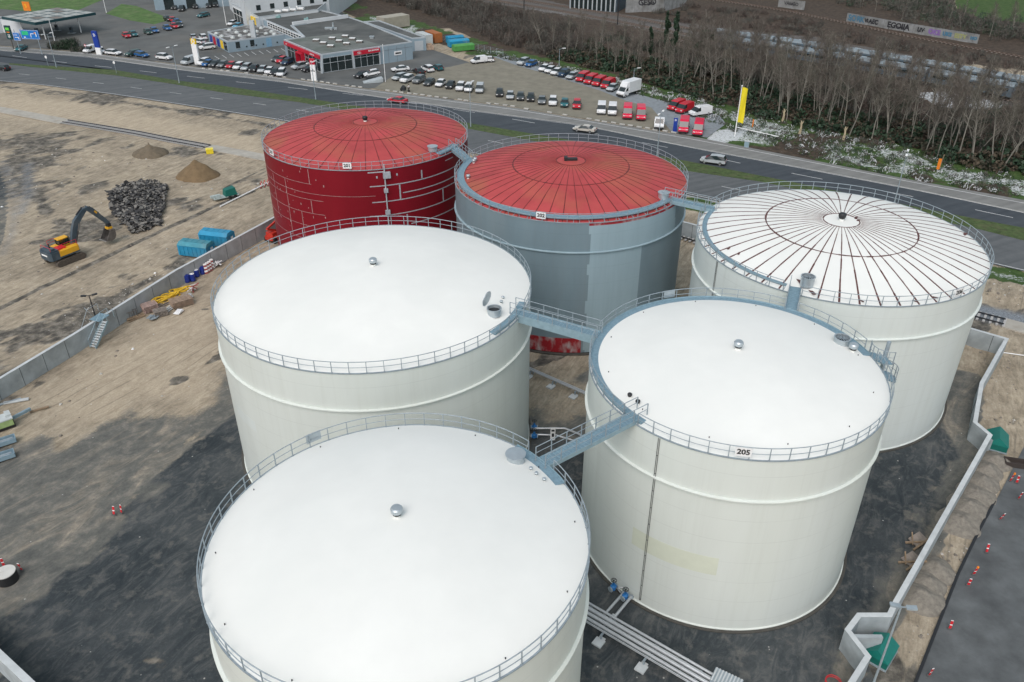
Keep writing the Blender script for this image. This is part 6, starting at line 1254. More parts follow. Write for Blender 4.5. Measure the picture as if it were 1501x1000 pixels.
# white hall with skylights
t, c, Q = block('skylight_hall', 'hall with rows of white rooflights behind the low showroom', [(379, 25), (466, 13.5), (478, 4), (436, 1), (357, 10), (340, 5)], 5.4, M_wallw, M_roofg)
for i in range(4):
    for j in range(3):
        p = G(391+i*11+j*8.5-(j == 0)*0, 11.5-i*1.3+j*2.6-.5, 5.4)-Vector((c.x, c.y, 0)); MB().box((p.x, p.y, 5.4), (2.0, 1.2, .5), R(-8)).build('skylight', M_sign, t)
L = pxroof([(340, 5), (379, 25)], 5.4); X4, W4 = facade(t, c, L[0], L[1], None); sub(t, [M_glass, M_sign], 'window', lambda mb: glassfront(mb, .5, W4*.75, .2, 4.4, 6, 2.6), X4); yp = sub(t, [M_signyel], 'yellow_panel', lambda mb: mb.box((W4*.86, -.3, 2.4), (W4*.22, .4, 4.6)), X4); sub(yp, [M_glass], 'doorway', lambda mb: mb.box((W4*.88, -.51, 1.3), (1.6, .03, 2.4)), X4)
mb = MB(); mb.X = X4 @ face_mat((W4*.84, -.52, 3.7), 0)
for a, b in (((0, .7), (.5, 0)), ((.5, 0), (0, -.7)), ((0, -.7), (-.5, 0)), ((-.5, 0), (0, .7))): mb.beam((*a, 0), (*b, 0), .2, .02)
mb.build('emblem', M_sign, yp); sub(t, [M_alu], 'pillar', lambda mb: mb.box((W4+.1, -.4, 2.4), (1.0, 1.0, 5.6)), X4)
# white building at the top
t, c, Q = block('white_building', 'white walled office block cut by the top edge', [(357, -1), (480, -16), (520, -40), (330, -30)], 9.5, M_wallw, M_roofg); L = pxroof([(357, -1), (480, -16)], 9.5); X5, W5 = facade(t, c, L[0], L[1], None)
for i in range(6): sub(t, [M_glass], 'window', lambda mb: mb.box((W5*(.15+.16*i), -.03, 6.6), (W5*.05, .06, 1.5)), X5)
t, c, Q = block('blue_building', 'bright blue walled unit behind the showroom roofs', [(447, 7), (482, 3), (478, -6), (440, -3)], 5.5, M_blueb, M_roofg); p = L[0]; X6, W6 = facade(t, c, *pxroof([(447, 7), (482, 3)], 5.5), None); sub(t, [M_alu], 'door', lambda mb: mb.box((W6*.3, -.03, 1.6), (2.4, .06, 3.2)), X6)
t, c, Q = block('blue_grey_hall', 'long blue grey hall cut by the top edge behind the black cars', [(222, -14), (338, -20), (336, -40), (220, -34)], 6.5, M_wallg, M_roofg); X7, W7 = facade(t, c, *pxroof([(222, -14), (338, -20)], 6.5), None)
for i in range(3): sub(t, [M_glass], 'door', lambda mb: mb.box((W7*(.18+.28*i), -.03, 1.8), (3.2, .06, 3.6)), X7)
# low showroom
zl = 3.0; t, c, Q = block('low_showroom', 'low pale blue showroom with snow flecked flat roof and small windows', [(304, 46.5), (333, 61), (420, 49.5), (378, 34)], zl, M_wallg, mat('snow flecked roof', (.10, .10, .095), .9, 0, .3, 1.0, .2, 5, dirt=(.62, .64, .65), dirtamt=.9))
Lq = pxroof([(333, 61), (420, 49.5)], zl); X8, W8 = facade(t, c, Lq[0], Lq[1], None)
for x in (.16, .40): sub(t, [M_glass, M_alu], 'window', lambda mb: (mb.box((W8*x, -.03, 1.7), (1.2, .06, 1.7)), mb.box((W8*x, -.06, .8), (1.3, .06, .08), m=1)), X8)
for x in (.30, .46, .58, .82): sub(t, [M_glass], 'vent_opening', lambda mb: mb.box((W8*x, -.03, 1.0), (.4, .06, .4)), X8)
sub(t, [mat('pale blue door', (.2, .36, .5), .5)], 'door', lambda mb: mb.box((W8*.68, -.03, 1.3), (1.6, .06, 2.3)), X8)
X9, W9 = facade(t, c, *pxroof([(304, 46.5), (333, 61)], zl), None)
for i, (x, m) in enumerate(((.15, M_signblue), (.32, M_signred), (.52, M_signblue), (.70, M_signyel), (.88, M_glass))): sub(t, [m], 'poster' if i < 4 else 'door', lambda mb: mb.box((W9*x, -.04, 1.4), (W9*.13, .06, 2.2)), X9)
rs = random.Random(8)
for i in range(14): p = G(*[(317, 49), (336, 44), (325, 53), (341, 55), (352, 52), (366, 51), (360, 46), (347, 47), (383, 41), (376, 46), (390, 49), (398, 46), (402, 50), (369, 41)][i], zl)-Vector((c.x, c.y, 0)); MB().lathe([(.7, zl-.2), (.6, zl+.15), (.2, zl+.35), (.02, zl+.38)], 12, (p.x, p.y, 0)).build('dome_light', mat('dome light', (.5, .54, .53), .3), t)
pc = G(372, 53, zl)-Vector((c.x, c.y, 0)); MB().box((pc.x, pc.y, 3.6), (1.3, 1.0, 7.2)).build('chimney', M_alu, t)
# long grey shed, containers
t, c, Q = block('grey_shed', 'long low grey shed with a dark roof beside the red showroom', [(603, 56), (624, 54.5), (556, 30), (533, 31.5)], 3.6, M_wallg, M_roofg); X10, W10 = facade(t, c, *pxroof([(603, 56), (624, 54.5)], 3.6), None); sub(t, [M_alu], 'door', lambda mb: mb.box((W10*.5, -.03, 1.4), (W10*.6, .06, 2.6)), X10)
def container(label, P, yaw, L_, m, W_=2.44, Hh=2.6):
    t = thing('shipping_container', label, 'container', P, yaw, 'containers by the showroom'); mb = MB(); mb.box((0, 0, Hh/2+.1), (L_, W_, Hh))
    for i in range(int(L_/.35)):
        for s in (-1, 1): mb.box((-L_/2+.2+i*.35, s*(W_/2+.025), Hh/2+.1), (.16, .05, Hh*.9))
    mb.build('box', m, t); d = MB(); 
    for y in (-.6, .6): d.box((-L_/2-.03, y, Hh/2+.1), (.05, 1.1, Hh*.92)); d.beam((-L_/2-.07, y+.2, .3), (-L_/2-.07, y+.2, Hh), .05, .05)
    d.build('door', m, t)
yc = heading(638, 66, -30, -11)+0
M_cw = mat('white container', (.5, .54, .54), .5, 0, .1, 1, dirt=(.25, .2, .15), dirtamt=.4); M_co = mat('orange container', (.36, .12, .03), .6, 0, .2, 1, dirt=(.2, .1, .05), dirtamt=.6); M_cb = mat('beige container', (.36, .34, .28), .6, 0, .12, 1)
container('white shipping container with open looking doors beside the orange one', G(622, 63), yc+pi, 6.1, M_cw); container('rusty orange shipping container behind the showroom', G(636, 60.5), yc+pi, 6.1, M_co); container('beige ribbed container building behind the grey shed', G(577, 40), heading(577, 40, -20, 3), 9.5, M_cb, 4.5, 3.4)
skip('blue_skip', 'light blue open skip, nearer of two behind the showroom yard', G(672, 68), heading(672, 68, 20, -2), 6.0, 2.3, 2.0, M_skip, None, M_skip2); skip('blue_skip', 'blue skip behind the light blue one in the showroom yard', G(667, 62.5), heading(672, 68, 20, -2), 5.0, 2.2, 2.0, M_skip); skip('green_skip', 'grass green skip beside the blue ones in the showroom yard', G(679, 74), heading(672, 68, 20, -2), 6.0, 2.3, 1.8, mat('grass green paint', (.08, .28, .07), .5, 0, .15, 1))
t = thing('lean_to', 'small pale lean to with timber at the end of the grey shed', 'shed', G(614, 72), R(-8)); MB().box((0, 0, 1.2), (3.4, 2.4, 2.4)).build('wall', M_wallw, t); MB().box((0, 0, 2.45), (3.8, 2.8, .12)).build('roof', M_roofg, t); MB().box((3.2, 0, .6), (2.2, 1.4, 1.2), .3).box((3.0, .2, 1.4), (1.4, .8, .4), .6).build('timber', M_pal, t)
# petrol station
zc = 5.6; L = pxroof([(2, 24.5), (51, 33.5), (140, 18.5), (84, 11)], zc); c = sum(L, Vector((0, 0)))/4; t = thing('petrol_canopy', 'petrol station canopy with a dark green edge and pale roof panels', 'canopy', (c.x, c.y, 0)); Q = [p-c for p in L]
Q = Q if sum(Q[i].x*Q[(i+1) % 4].y-Q[(i+1) % 4].x*Q[i].y for i in range(4)) > 0 else Q[::-1]
MB().prism(Q, zc-.7, zc).build('fascia', mat('dark green fascia', (.008, .05, .06), .4), t); e0, e1, e2, e3 = Q
mb = MB(); jn = MB()
def bil(u, v): return (e0*(1-u)+e1*u)*(1-v)+(e3*(1-u)+e2*u)*v
for i in range(4):
    for j in range(6):
        a, b = i/4+.02, (i+1)/4-.02; d, e = j/6+.012, (j+1)/6-.012; mb.sheet([bil(a, d), bil(b, d), bil(b, e), bil(a, e)], zc+.03, rs.choice((0, 0, 1)))
mb.build('roof_panels', [mat('pale canopy sheet', (.38, .40, .38), .6, 0, .2, .5), mat('brownish canopy sheet', (.20, .18, .16), .7, 0, .2, .5)], t)
for u, v in ((.15, .2), (.8, .2), (.15, .8), (.8, .8), (.5, .5)): p = bil(u, v); MB().tube([(p.x, p.y, 0), (p.x, p.y, zc-.71)], .18, 10).build('column', M_sign, t)
for u, v in ((.3, .35), (.7, .35), (.3, .7), (.7, .7)):
    p = bil(u, v); q = thing('fuel_pump', 'dark fuel pump under the petrol station canopy', 'fuel pump', (c.x+p.x, c.y+p.y, 0), 0, 'fuel pumps'); MB().box((0, 0, .08), (2.2, 1.0, .16)).build('island', M_concrete, q); MB().box((0, 0, 1.0), (.9, .5, 1.7)).build('cabinet', M_dkblue, q); MB().box((0, -.26, 1.3), (.6, .02, .5)).build('display', M_glass, q)
t, c, Q = block('petrol_shop', 'white petrol station shop at the left edge behind the canopy', [(-60, 36), (0, 28), (30, 30), (20, 24), (-60, 26)], 4.0, M_wallw, M_roofg)
p = G(44, 26); t = thing('orange_sign', 'orange square sign on a pole behind the petrol canopy', 'sign', p, R(-10)); h = HT(44, 26, 3); MB().tube([(0, 0, 0), (0, 0, h)], .15, 8).build('pole', M_galv, t); MB().box((0, -.1, h-1.3), (2.6, .3, 2.8)).build('panel', M_orange, t); mb = MB(); text_mb('S', 1.6, mb, face_mat((-.2, -.27, h-1.2), 0)); mb.build('emblem', M_signyel, t)
# ------------------------------------------------------------------ railway
def track(name, label, px, nsleep, gauge=1.44, z=.12, ext_=0, slm=None):
    L = [Vector((p.x, p.y)) for p in gp(px)]; t = thing(name, label, 'railway track', (L[0].x, L[0].y, 0), 0); o = L[0]
    for s in (-1, 1):
        P = offset_poly(L, s*gauge/2); mb = MB(); [mb.beam((a.x-o.x, a.y-o.y, z+.14), (b.x-o.x, b.y-o.y, z+.14), .14, .16) for a, b in zip(P, P[1:])]; mb.build('rail', M_rust if slm is None else M_black, t)
    tot = sum((b-a).length for a, b in zip(L, L[1:])); step = tot/nsleep; sl = None
    for p, d in polyline_samples(L, step)[:100]:
        if sl is None: sl = MB().box((0, 0, 0), (.28, 2.5, .16)).build('sleeper', slm or M_wood2, t); q = sl
        else: q = sl.copy(); COL.objects.link(q); q.parent = t
        q.location = (p.x-o.x, p.y-o.y, z); q.rotation_euler.z = math.atan2(d.y, d.x)
    return t
track('railway_track', 'new track with pale sleepers laid across the sand at the left', [(96, 179), (140, 186), (200, 196), (250, 206), (305, 216)], 70, slm=M_sleeper)
def slab(name, px, w, z, m):
    L = [Vector((p.x, p.y)) for p in gp(px)]; A, B = offset_poly(L, w/2), offset_poly(L, -w/2); mb = MB(); n = len(L)
    mb.add([(p.x, p.y, q) for a, b in zip(A, B) for p, q in ((a, -.05), (b, -.05), (b, z), (a, z))], [(0, 1, 2, 3)]+[(4*i+k, 4*i+(k+1) % 4, 4*i+4+(k+1) % 4, 4*i+4+k) for i in range(n-1) for k in range(4)]+[tuple(4*(n-1)+k for k in (3, 2, 1, 0))]); return struct(name, mb.build(name, m))
M_slab = mat('pale track slab', (.40, .385, .34), .9, 0, .12, .8, .2, 5, dirt=(.25, .22, .17), dirtamt=.5)
slab('track_slab', [(-70, 152), (0, 161), (60, 172), (96, 179)], 3.0, .12, M_slab); slab('track_slab', [(305, 216), (350, 224), (400, 234), (440, 243)], 2.8, .12, M_slab)
track('railway_track', 'short piece of dark railway track behind the wall corner at the right', [(985, 342), (1030, 356), (1250, 415), (1430, 463), (1472, 474)], 62, slm=M_sleeper); slab('track_slab', [(1472, 474), (1501, 482), (1600, 510)], 2.6, .14, M_slab)
for nm, px in (('upper of the two main lines above the wood', [(690, -4), (740, 4), (800, 13), (900, 31), (960, 43), (1010, 52)]), ('line passing below the graffiti wall', [(1030, -2), (1100, 8), (1167, 19), (1250, 36), (1334, 54), (1420, 70), (1501, 85), (1580, 104)]), ('line beside the standing trains', [(980, 56), (1040, 70), (1110, 80), (1240, 101), (1370, 124), (1500, 152)]), ('outer line curving below the shed', [(720, -6), (800, 6), (900, 22), (1000, 41), (1050, 50)])): track('railway_track', 'rusty railway track, '+nm, px, 100)
M_tr = mat('silver blue train side', (.11, .16, .20), .4, .25, .15, .6, dirt=(.18, .2, .2), dirtamt=.5); M_trr = mat('train roof', (.20, .25, .28), .5, .1, .15, .5, dirt=(.25, .27, .27), dirtamt=.6)
def carriage(A, B, label):
    d = B-A; L = d.length-.7; t = thing('train_carriage', label, 'train carriage', ((A.x+B.x)/2, (A.y+B.y)/2, 0), math.atan2(d.y, d.x), 'standing train carriages'); mb = MB()
    prof = [(-1.4, 1.0), (1.4, 1.0), (1.45, 2.3), (1.36, 3.3), (-1.36, 3.3), (-1.45, 2.3)]; n = 6; mb.add([(-L/2, y, z) for y, z in prof]+[(L/2, y, z) for y, z in prof], [tuple(range(n-1, -1, -1)), tuple(range(n, 2*n))]+[(i, n+i, n+(i+1) % n, (i+1) % n)[::-1] for i in range(n)]); mb.build('body', M_tr, t)
    mb = MB(); prof = [(-1.38, 3.302), (1.38, 3.302), (1.1, 3.75), (.4, 3.98), (-.4, 3.98), (-1.1, 3.75)]; mb.add([(-L/2+.1, y, z) for y, z in prof]+[(L/2-.1, y, z) for y, z in prof], [tuple(range(n-1, -1, -1)), tuple(range(n, 2*n))]+[(i, n+i, n+(i+1) % n, (i+1) % n)[::-1] for i in range(n)])
    for k in range(4): mb.box((-L*.35+k*L*.23, 0, 4.02), (L*.1, .9, .12), m=1)
    mb.build('roof', [M_trr, M_galv], t); mb = MB()
    for s in (-1, 1): MB().box((0, s*1.40, 2.5), (L-2.0, .10, .7)).build('window_band', M_glass, t)
    mb = MB(); [mb.box((x, 0, .6), (3.0, 2.0, .7)) for x in (-L*.35, 0, L*.35)]; mb.build('bogie', M_black, t)
for r_, (px, nm) in enumerate((([(1040, 61.5), (1100, 70), (1205, 86), (1340, 109), (1430, 125), (1501, 138.5), (1600, 160)], 'back row'), ([(1043, 71), (1110, 81), (1210, 98), (1340, 121), (1420, 136), (1494, 150)], 'front row'))):
    L = [Vector((p.x, p.y)) for p in gp(px)]; S = polyline_samples(L, 20.0)
    for k in range(len(S)-1): carriage(S[k][0], S[k+1][0], f'silver blue train carriage in the {nm} beyond the wood, {ORD[k]} from the left')
# graffiti wall and shed by the line
M_oldwall = mat('old pale wall', (.24, .25, .25), .9, 0, .3, .6, .2, 5, dirt=(.10, .10, .09), dirtamt=.7)
L = [Vector((p.x, p.y)) for p in gp([(1240, 31), (1300, 42), (1370, 54), (1432, 64)])]
t = wall('graffiti_wall', 'long pale wall covered in graffiti letters beside the railway', L, 2.5, .35, 1, None, M_oldwall)
M_gr = [mat('graffiti black', (.02, .02, .025), .7), mat('graffiti blue', (.06, .17, .26), .7), mat('graffiti violet', (.22, .12, .36), .7), mat('graffiti yellow green', (.30, .32, .14), .7)]
d = L[1]-L[0]; yw = math.atan2(d.y, d.x); o = L[0]
def ongw(tx, off=-.02, z=1.6):
    dd = [0]
    for a, b in zip(L, L[1:]): dd.append(dd[-1]+(b-a).length)
    s = tx*dd[-1]; k = min(max(j for j in range(len(dd)) if dd[j] <= s), len(L)-2); a, b = L[k], L[k+1]; q = a.lerp(b, (s-dd[k])/(b-a).length); e = (b-a).normalized(); return face_mat((q.x-o.x+e.y*.03, q.y-o.y-e.x*.03, z), math.atan2(e.y, e.x))
def graffiti(body, tx, sz, m, z=1.22, bold=.10):
    mb = MB(); X_ = ongw(tx, z=z); text_mb(body, sz, mb, X_, bold=bold); q_ = random.Random(len(body)+int(tx*100)); mb.X = X_
    for _ in range(3*len(body)): x = q_.uniform(-.4, .4)*sz*len(body)*.6; y = q_.uniform(-.38, .38)*sz; a = q_.uniform(0, 6.3); k = q_.uniform(.15, .4)*sz; mb.beam((x, y, 0), (x+k*math.cos(a), y+k*math.sin(a), 0), .10*sz*q_.uniform(.5, 1.2), .015)
    mb.build('graffiti', M_gr[m], t)
for a in (('EGOIIA', .43, 2.3, 0), ('AEC', .23, 1.8, 0), ('SO', .05, 2.4, 1), ('RK', .12, 2.2, 1), ('VI', .17, 1.5, 0), ('LIV', .60, 1.6, 0), ('OKE', .70, 1.9, 2), ('UKS', .79, 1.5, 1), ('ESTY', .88, 1.6, 3), ('MO', .97, 1.2, 1)): graffiti(*a)
t, c, Q = block('railway_shed', 'dark open fronted shed with pale columns at the top edge', [(835, -11), (905, -6), (930, -16), (850, -24)], 5.2, M_dkblue, M_roofg); X11, W11 = facade(t, c, *pxroof([(835, -11), (905, -6)], 5.2), None)
sub(t, [M_glass], 'opening', lambda mb: mb.box((W11*.5, -.03, 2.2), (W11*.96, .06, 4.2)), X11)
for k in range(11): sub(t, [M_alu], 'column', lambda mb: mb.box((W11*(.03+.094*k), -.3, 2.3), (.35, .4, 4.6)), X11)
Lw = [Vector((p.x, p.y)) for p in gp([(917, 19), (1000, 24)])]; Lw = [Vector((p.x, p.y)) for p in gp([(917, 18.5), (972, 16.5), (1006, 8)])]; o = Lw[0]; t = wall('pale_wall', 'pale block wall with black graffiti at the top of the photo', Lw, 4.6, .4, 1, None, M_oldwall); L = Lw; graffiti('GESO', .26, 2.6, 0, 3.0, .06)
L = [Vector((p.x, p.y)) for p in gp([(1140, 10), (1178, 15)])]; o = L[0]; t = wall('pale_wall', 'short pale wall with dark writing beside a glazed shelter at the top', L, 2.8, .4, 1, None, M_oldwall); graffiti('VANGO', .5, 1.5, 0, 1.5, .04)
for k, (u, v, vt) in enumerate(((768, 22, -25), (905, 36, -8))): mast('catenary_mast', 'dark overhead line mast beside the main line, '+('left one' if k == 0 else 'right one'), u, v, vt, .18, M_black)

# ------------------------------------------------------------------ trees and scrub
M_bark = mat('grey bark', (.225, .215, .185), .9, 0, .3, 1.5, .3, dirt=(.07, .08, .05), dirtamt=.6, stretch=(1, 1, .3)); M_twig = mat('bare twigs', (.118, .102, .086), .9, 0, .3, .3); M_twig2 = mat('olive twigs', (.118, .11, .088), .9, 0, .3, .3); M_ivy = mat('ivy leaves', (.018, .044, .022), .7, 0, .5, .6); M_ivy2 = mat('bright ivy leaves', (.028, .06, .03), .6, 0, .4, .8)
def rot_about(v, ax, a): return Matrix.Rotation(a, 3, ax) @ v
def tree_meshes(seed, h, spread, fork=False):
    rs = random.Random(seed); tr = MB(); tw = MB()
    def limb(mb, p, d, L, r, n, wob, sides=5):
        pts = [p.copy()]; q = p.copy(); d = d.normalized()
        for i in range(n): d = (d+Vector((rs.gauss(0, wob), rs.gauss(0, wob), rs.gauss(0, wob*.5)+.05))).normalized(); q = q+d*L/n; pts.append(q.copy())
        mb.tube(pts, r, sides, r2=r*.3, caps=False); return pts
    stems = [limb(tr, Vector((0, 0, -.3)), Vector((rs.gauss(0, .08), rs.gauss(0, .08), 1)), h*.92, h*.0088, 8, .045, 6)]
    if fork: stems.append(limb(tr, stems[0][2], Vector((rs.gauss(0, .3), rs.gauss(0, .3), 1)), h*.65, h*.008, 6, .06, 5))
    for S in stems:
        n = len(S)-1
        for k in range(26 if S is stems[0] else 15):
            f = rs.uniform(.34, 1.0); i = min(n-1, int(f*n)); p = S[i].lerp(S[i+1], f*n-i if f*n-i <= 1 else 1); a = rs.uniform(0, 2*pi); up = rs.uniform(.5, 1.4); L1 = h*spread*(1.15-f)*rs.uniform(.6, 1.3)+.6
            B = limb(tr, p, Vector((math.cos(a), math.sin(a), up)), L1, .045*(1.2-f)+.018, 4, .13, 4)
            for j in range(7):
                g = rs.uniform(.25, 1); m = min(3, int(g*4)); q = B[m].lerp(B[m+1], g*4-m if g*4-m <= 1 else 1); a2 = rs.uniform(0, 2*pi); L2 = L1*rs.uniform(.25, .55); C_ = limb(tw, q, Vector((math.cos(a2), math.sin(a2), rs.uniform(.3, 1.6))), L2, .020, 2, .2, 3)
                for q2 in (C_[1], C_[2], C_[1].lerp(C_[2], .5)):
                    for _ in range(2): d = Vector((rs.gauss(0, 1), rs.gauss(0, 1), rs.gauss(.8, .6))).normalized()*L2*rs.uniform(.35, .7); tw.tube([q2, q2+d], .013, 3, r2=.006, caps=False)
    return tr, tw
VAR = []
for i in range(8):
    t = thing('bare_tree', 'tall bare winter tree in the wood beyond the road', 'tree', (0, 0, 0), 0, 'bare trees of the wood'); a, b = tree_meshes(100+i, 15.5, (.13, .16, .19, .15, .22, .14, .17, .25)[i], i in (2, 4, 7)); a.build('trunk', M_bark, t, smooth=60); b.build('crown', M_twig if i % 3 else M_twig2, t); VAR.append(t)
rs = random.Random(31); placed = []; used = [False]*8
TREEZONE = [(p.x, p.y) for p in gp([(770, 70), (850, 92), (940, 118), (1040, 150), (1090, 165), (1145, 178), (1200, 191), (1266, 202), (1340, 221), (1390, 240), (1457, 254), (1501, 260), (1640, 282), (1660, 225), (1501, 194), (1420, 178), (1330, 160), (1200, 126), (1040, 98), (940, 78), (840, 62)])]
tx = [q[0] for q in TREEZONE]; ty = [q[1] for q in TREEZONE]
def put_tree(x, y, s, k=None, tilt=None):
    k = rs.randrange(8) if k is None else k
    o = VAR[k] if not used[k] else dup(VAR[k]); used[k] = True; o.location = (x, y, 0); s2 = s*rs.uniform(.9, 1.1); o.scale = (s2, s2, s); tt = tilt or (rs.gauss(0, .035), rs.gauss(0, .035)); o.rotation_euler = (tt[0], tt[1], rs.uniform(0, 6.28)); placed.append((x, y))
tries = 0
while len(placed) < 205 and tries < 20000:
    tries += 1; x, y = rs.uniform(min(tx), max(tx)), rs.uniform(min(ty), max(ty))
    if not inside(x, y, TREEZONE): continue
    u, v = pixu(Vector((x, y, 0))), pixv(Vector((x, y, 0)))
    if 1340 < u < 1450 and 128 < v < 168: continue          # the snowy clearing
    if u < 1000 and rs.random() < .55: continue
    if min([math.hypot(x-a, y-b) for a, b in placed] or [9]) < 2.0: continue
    put_tree(x, y, rs.uniform(.68, 1.12) if u > 1000 else rs.uniform(.45, .8))
for u, v, s in ((1367, 222, .95), (1426, 214, .95), (1455, 240, .95), (1483, 224, 1.0), (1407, 212, .9), (1436, 222, .9)): p = G(u, v); put_tree(p.x, p.y, s, None, (R(rs.uniform(-4, 4)), R(rs.uniform(8, 15))))
# trees beyond the railway
n0 = len(placed); FARZ = [(p.x, p.y) for p in gp([(1180, 0), (1240, 15), (1320, 34), (1420, 56), (1501, 66), (1620, 90), (1640, 60), (1500, 44), (1440, 36), (1398, 20), (1380, -30), (1150, -30)])]; fx = [q[0] for q in FARZ]; fy = [q[1] for q in FARZ]
while len(placed) < n0+45:
    x, y = rs.uniform(min(fx), max(fx)), rs.uniform(min(fy), max(fy))
    if inside(x, y, FARZ): put_tree(x, y, rs.uniform(.35, .7))
# leaf and twig masses
def leafcloud(name, label, cat, centres, n_per, size, mats, stretchz=1.0, kind='stuff', seed=1):
    g = np.random.default_rng(seed); C_ = np.asarray(centres, float); n = len(C_)*n_per; idx = np.repeat(np.arange(len(C_)), n_per); c = C_[idx]
    d = g.normal(size=(n, 3)); d /= np.linalg.norm(d, axis=1, keepdims=True); rad = g.uniform(.35, 1.0, (n, 1))**.5
    p = c[:, :3]+d*rad*np.stack([c[:, 3], c[:, 3], c[:, 4]], 1)*1.0; p[:, 2] = np.abs(p[:, 2])
    a = g.normal(size=(n, 3)); a /= np.linalg.norm(a, axis=1, keepdims=True); b = np.cross(a, g.normal(size=(n, 3))); b /= np.linalg.norm(b, axis=1, keepdims=True)
    s = size[0]*g.uniform(.5, 1.3, (n, 1)); w = size[1]*g.uniform(.5, 1.3, (n, 1)); a[:, 2] = np.where(stretchz > 1, np.abs(a[:, 2])*stretchz, a[:, 2])
    V = np.stack([p-a*s-b*w, p+a*s-b*w, p+a*s+b*w, p-a*s+b*w], 1).reshape(-1, 3); F = np.arange(4*n).reshape(n, 4)
    cm = g.integers(0, len(mats), len(C_))[idx]; cm = np.where(g.random(n) < .25, g.integers(0, len(mats), n), cm)
    o = npmesh(name, V, F, mats, cm); tag(o, label, cat, None, kind); return o
def zone_centres(px, n, r, hz, seed, avoid=None):
    P = [(p.x, p.y) for p in gp(px)]; q = random.Random(seed); xs = [a[0] for a in P]; ys = [a[1] for a in P]; out = []
    while len(out) < n:
        x, y = q.uniform(min(xs), max(xs)), q.uniform(min(ys), max(ys))
        if inside(x, y, P): 
            if avoid:
                u, v = pixu(Vector((x, y, 0))), pixv(Vector((x, y, 0)))
                if avoid[0] < u < avoid[1] and avoid[2] < v < avoid[3]: continue
            rr_ = q.uniform(*r); hh_ = q.uniform(*hz); out.append((x, y, hh_*.45, rr_, hh_*.6))
    return out
leafcloud('undergrowth', 'dark green ivy and bramble undergrowth along the edge of the wood', 'undergrowth', zone_centres([(800, 84), (880, 104), (960, 126), (1040, 150), (1090, 165), (1145, 178), (1200, 193), (1266, 202), (1340, 221), (1390, 240), (1457, 254), (1501, 260), (1640, 285), (1660, 262), (1501, 228), (1400, 204), (1280, 176), (1160, 140), (1050, 112), (940, 88), (850, 68)], 620, (.9, 2.2), (.8, 2.4), 5), 75, (.26, .20), [M_ivy, mat('bramble leaves', (.045, .043, .028), .8, 0, .4, .6), M_ivy2, mat('dead leaves', (.075, .06, .04), .8, 0, .4, .6)], seed=2)
M_sc1, M_sc2, M_sc3 = mat('brown scrub twigs', (.09, .083, .072), .95, 0, .3, .3), mat('reddish scrub twigs', (.088, .068, .058), .95, 0, .3, .3), mat('grey scrub twigs', (.095, .095, .082), .95, 0, .3, .3)
leafcloud('brown_scrub', 'mass of leafless brown scrub on the railway bank behind the car lot', 'scrub', zone_centres([(520, -10), (600, 14), (660, 32), (720, 58), (800, 82), (870, 92), (840, 45), (760, 24), (690, 6), (640, -14)], 420, (1.2, 2.8), (1.6, 4.5), 6), 120, (.55, .045), [M_sc1, M_sc1, M_sc2, M_sc3], 2.0, seed=3)
leafcloud('bramble_floor', 'reddish brown bramble and fallen twigs covering the floor of the wood', 'undergrowth', zone_centres([(860, 60), (960, 80), (1060, 112), (1160, 145), (1280, 182), (1400, 210), (1501, 232), (1640, 270), (1680, 250), (1501, 172), (1340, 134), (1200, 106), (1040, 84), (900, 52)], 560, (1.2, 2.6), (.6, 2.2), 7, (1340, 1445, 128, 166)), 80, (.5, .05), [M_sc1, M_sc2, M_sc3, M_ivy], 1.5, seed=4)
leafcloud('railway_scrub', 'brown scrub growing between the railway lines and the pale walls', 'scrub', zone_centres([(930, 22), (1000, 36), (1050, 44), (1150, 52), (1260, 66), (1400, 92), (1540, 118), (1540, 100), (1400, 74), (1240, 44), (1100, 16), (1010, 8)], 150, (1.0, 2.2), (.5, 1.6), 8), 90, (.5, .05), [M_sc1, M_sc2, M_sc2, M_sc3], 1.8, seed=5)
leafcloud('far_thicket', 'grey brown thicket beyond the graffiti wall below the green field', 'scrub', zone_centres([(1185, -4), (1250, 12), (1330, 34), (1440, 58), (1540, 74), (1640, 96), (1640, 62), (1501, 42), (1440, 32), (1396, 20), (1380, -40), (1180, -40)], 420, (1.4, 3.2), (2, 4.5), 9), 90, (.55, .06), [M_sc1, M_sc3, M_sc3, M_ivy2], 1.5, seed=6)
leafcloud('top_thicket', 'brown thicket along the top edge above the railway', 'scrub', zone_centres([(690, -10), (1180, -2), (1180, -40), (690, -40)], 160, (1.4, 3.2), (2, 4), 10), 90, (.55, .06), [M_sc1, M_sc2, M_sc3], 1.5, seed=7)
leafcloud('bank_weeds', 'dry weeds and snow dusted grass tufts on the bank beside the footpath', 'weeds', zone_centres([(700, 72), (860, 104), (1040, 150), (1090, 165), (1145, 178), (1200, 193), (1266, 202), (1340, 221), (1390, 240), (1457, 254), (1501, 260), (1501, 291), (1334, 263), (1200, 236), (1066, 190), (960, 146), (800, 99), (700, 79)], 900, (.5, 1.2), (.15, .6), 11), 22, (.22, .05), [M_sc1, M_sc3, mat('weed green', (.05, .08, .03), .9, 0, .3, .5), mat('dusting of snow', (.6, .63, .65), .9), M_ivy2], 1.2, seed=8)
def bush(label, u, v, r, h, seed): C_ = [(random.Random(seed+i).gauss(0, r*.45), random.Random(seed+50+i).gauss(0, r*.35), h*.4, r*.5, h*.45) for i in range(9)]; o = leafcloud('dark_bush', label, 'bush', C_, 160, (.35, .04), [M_ivy, M_sc3], 1.5, None, seed); o.location = G(u, v); return o
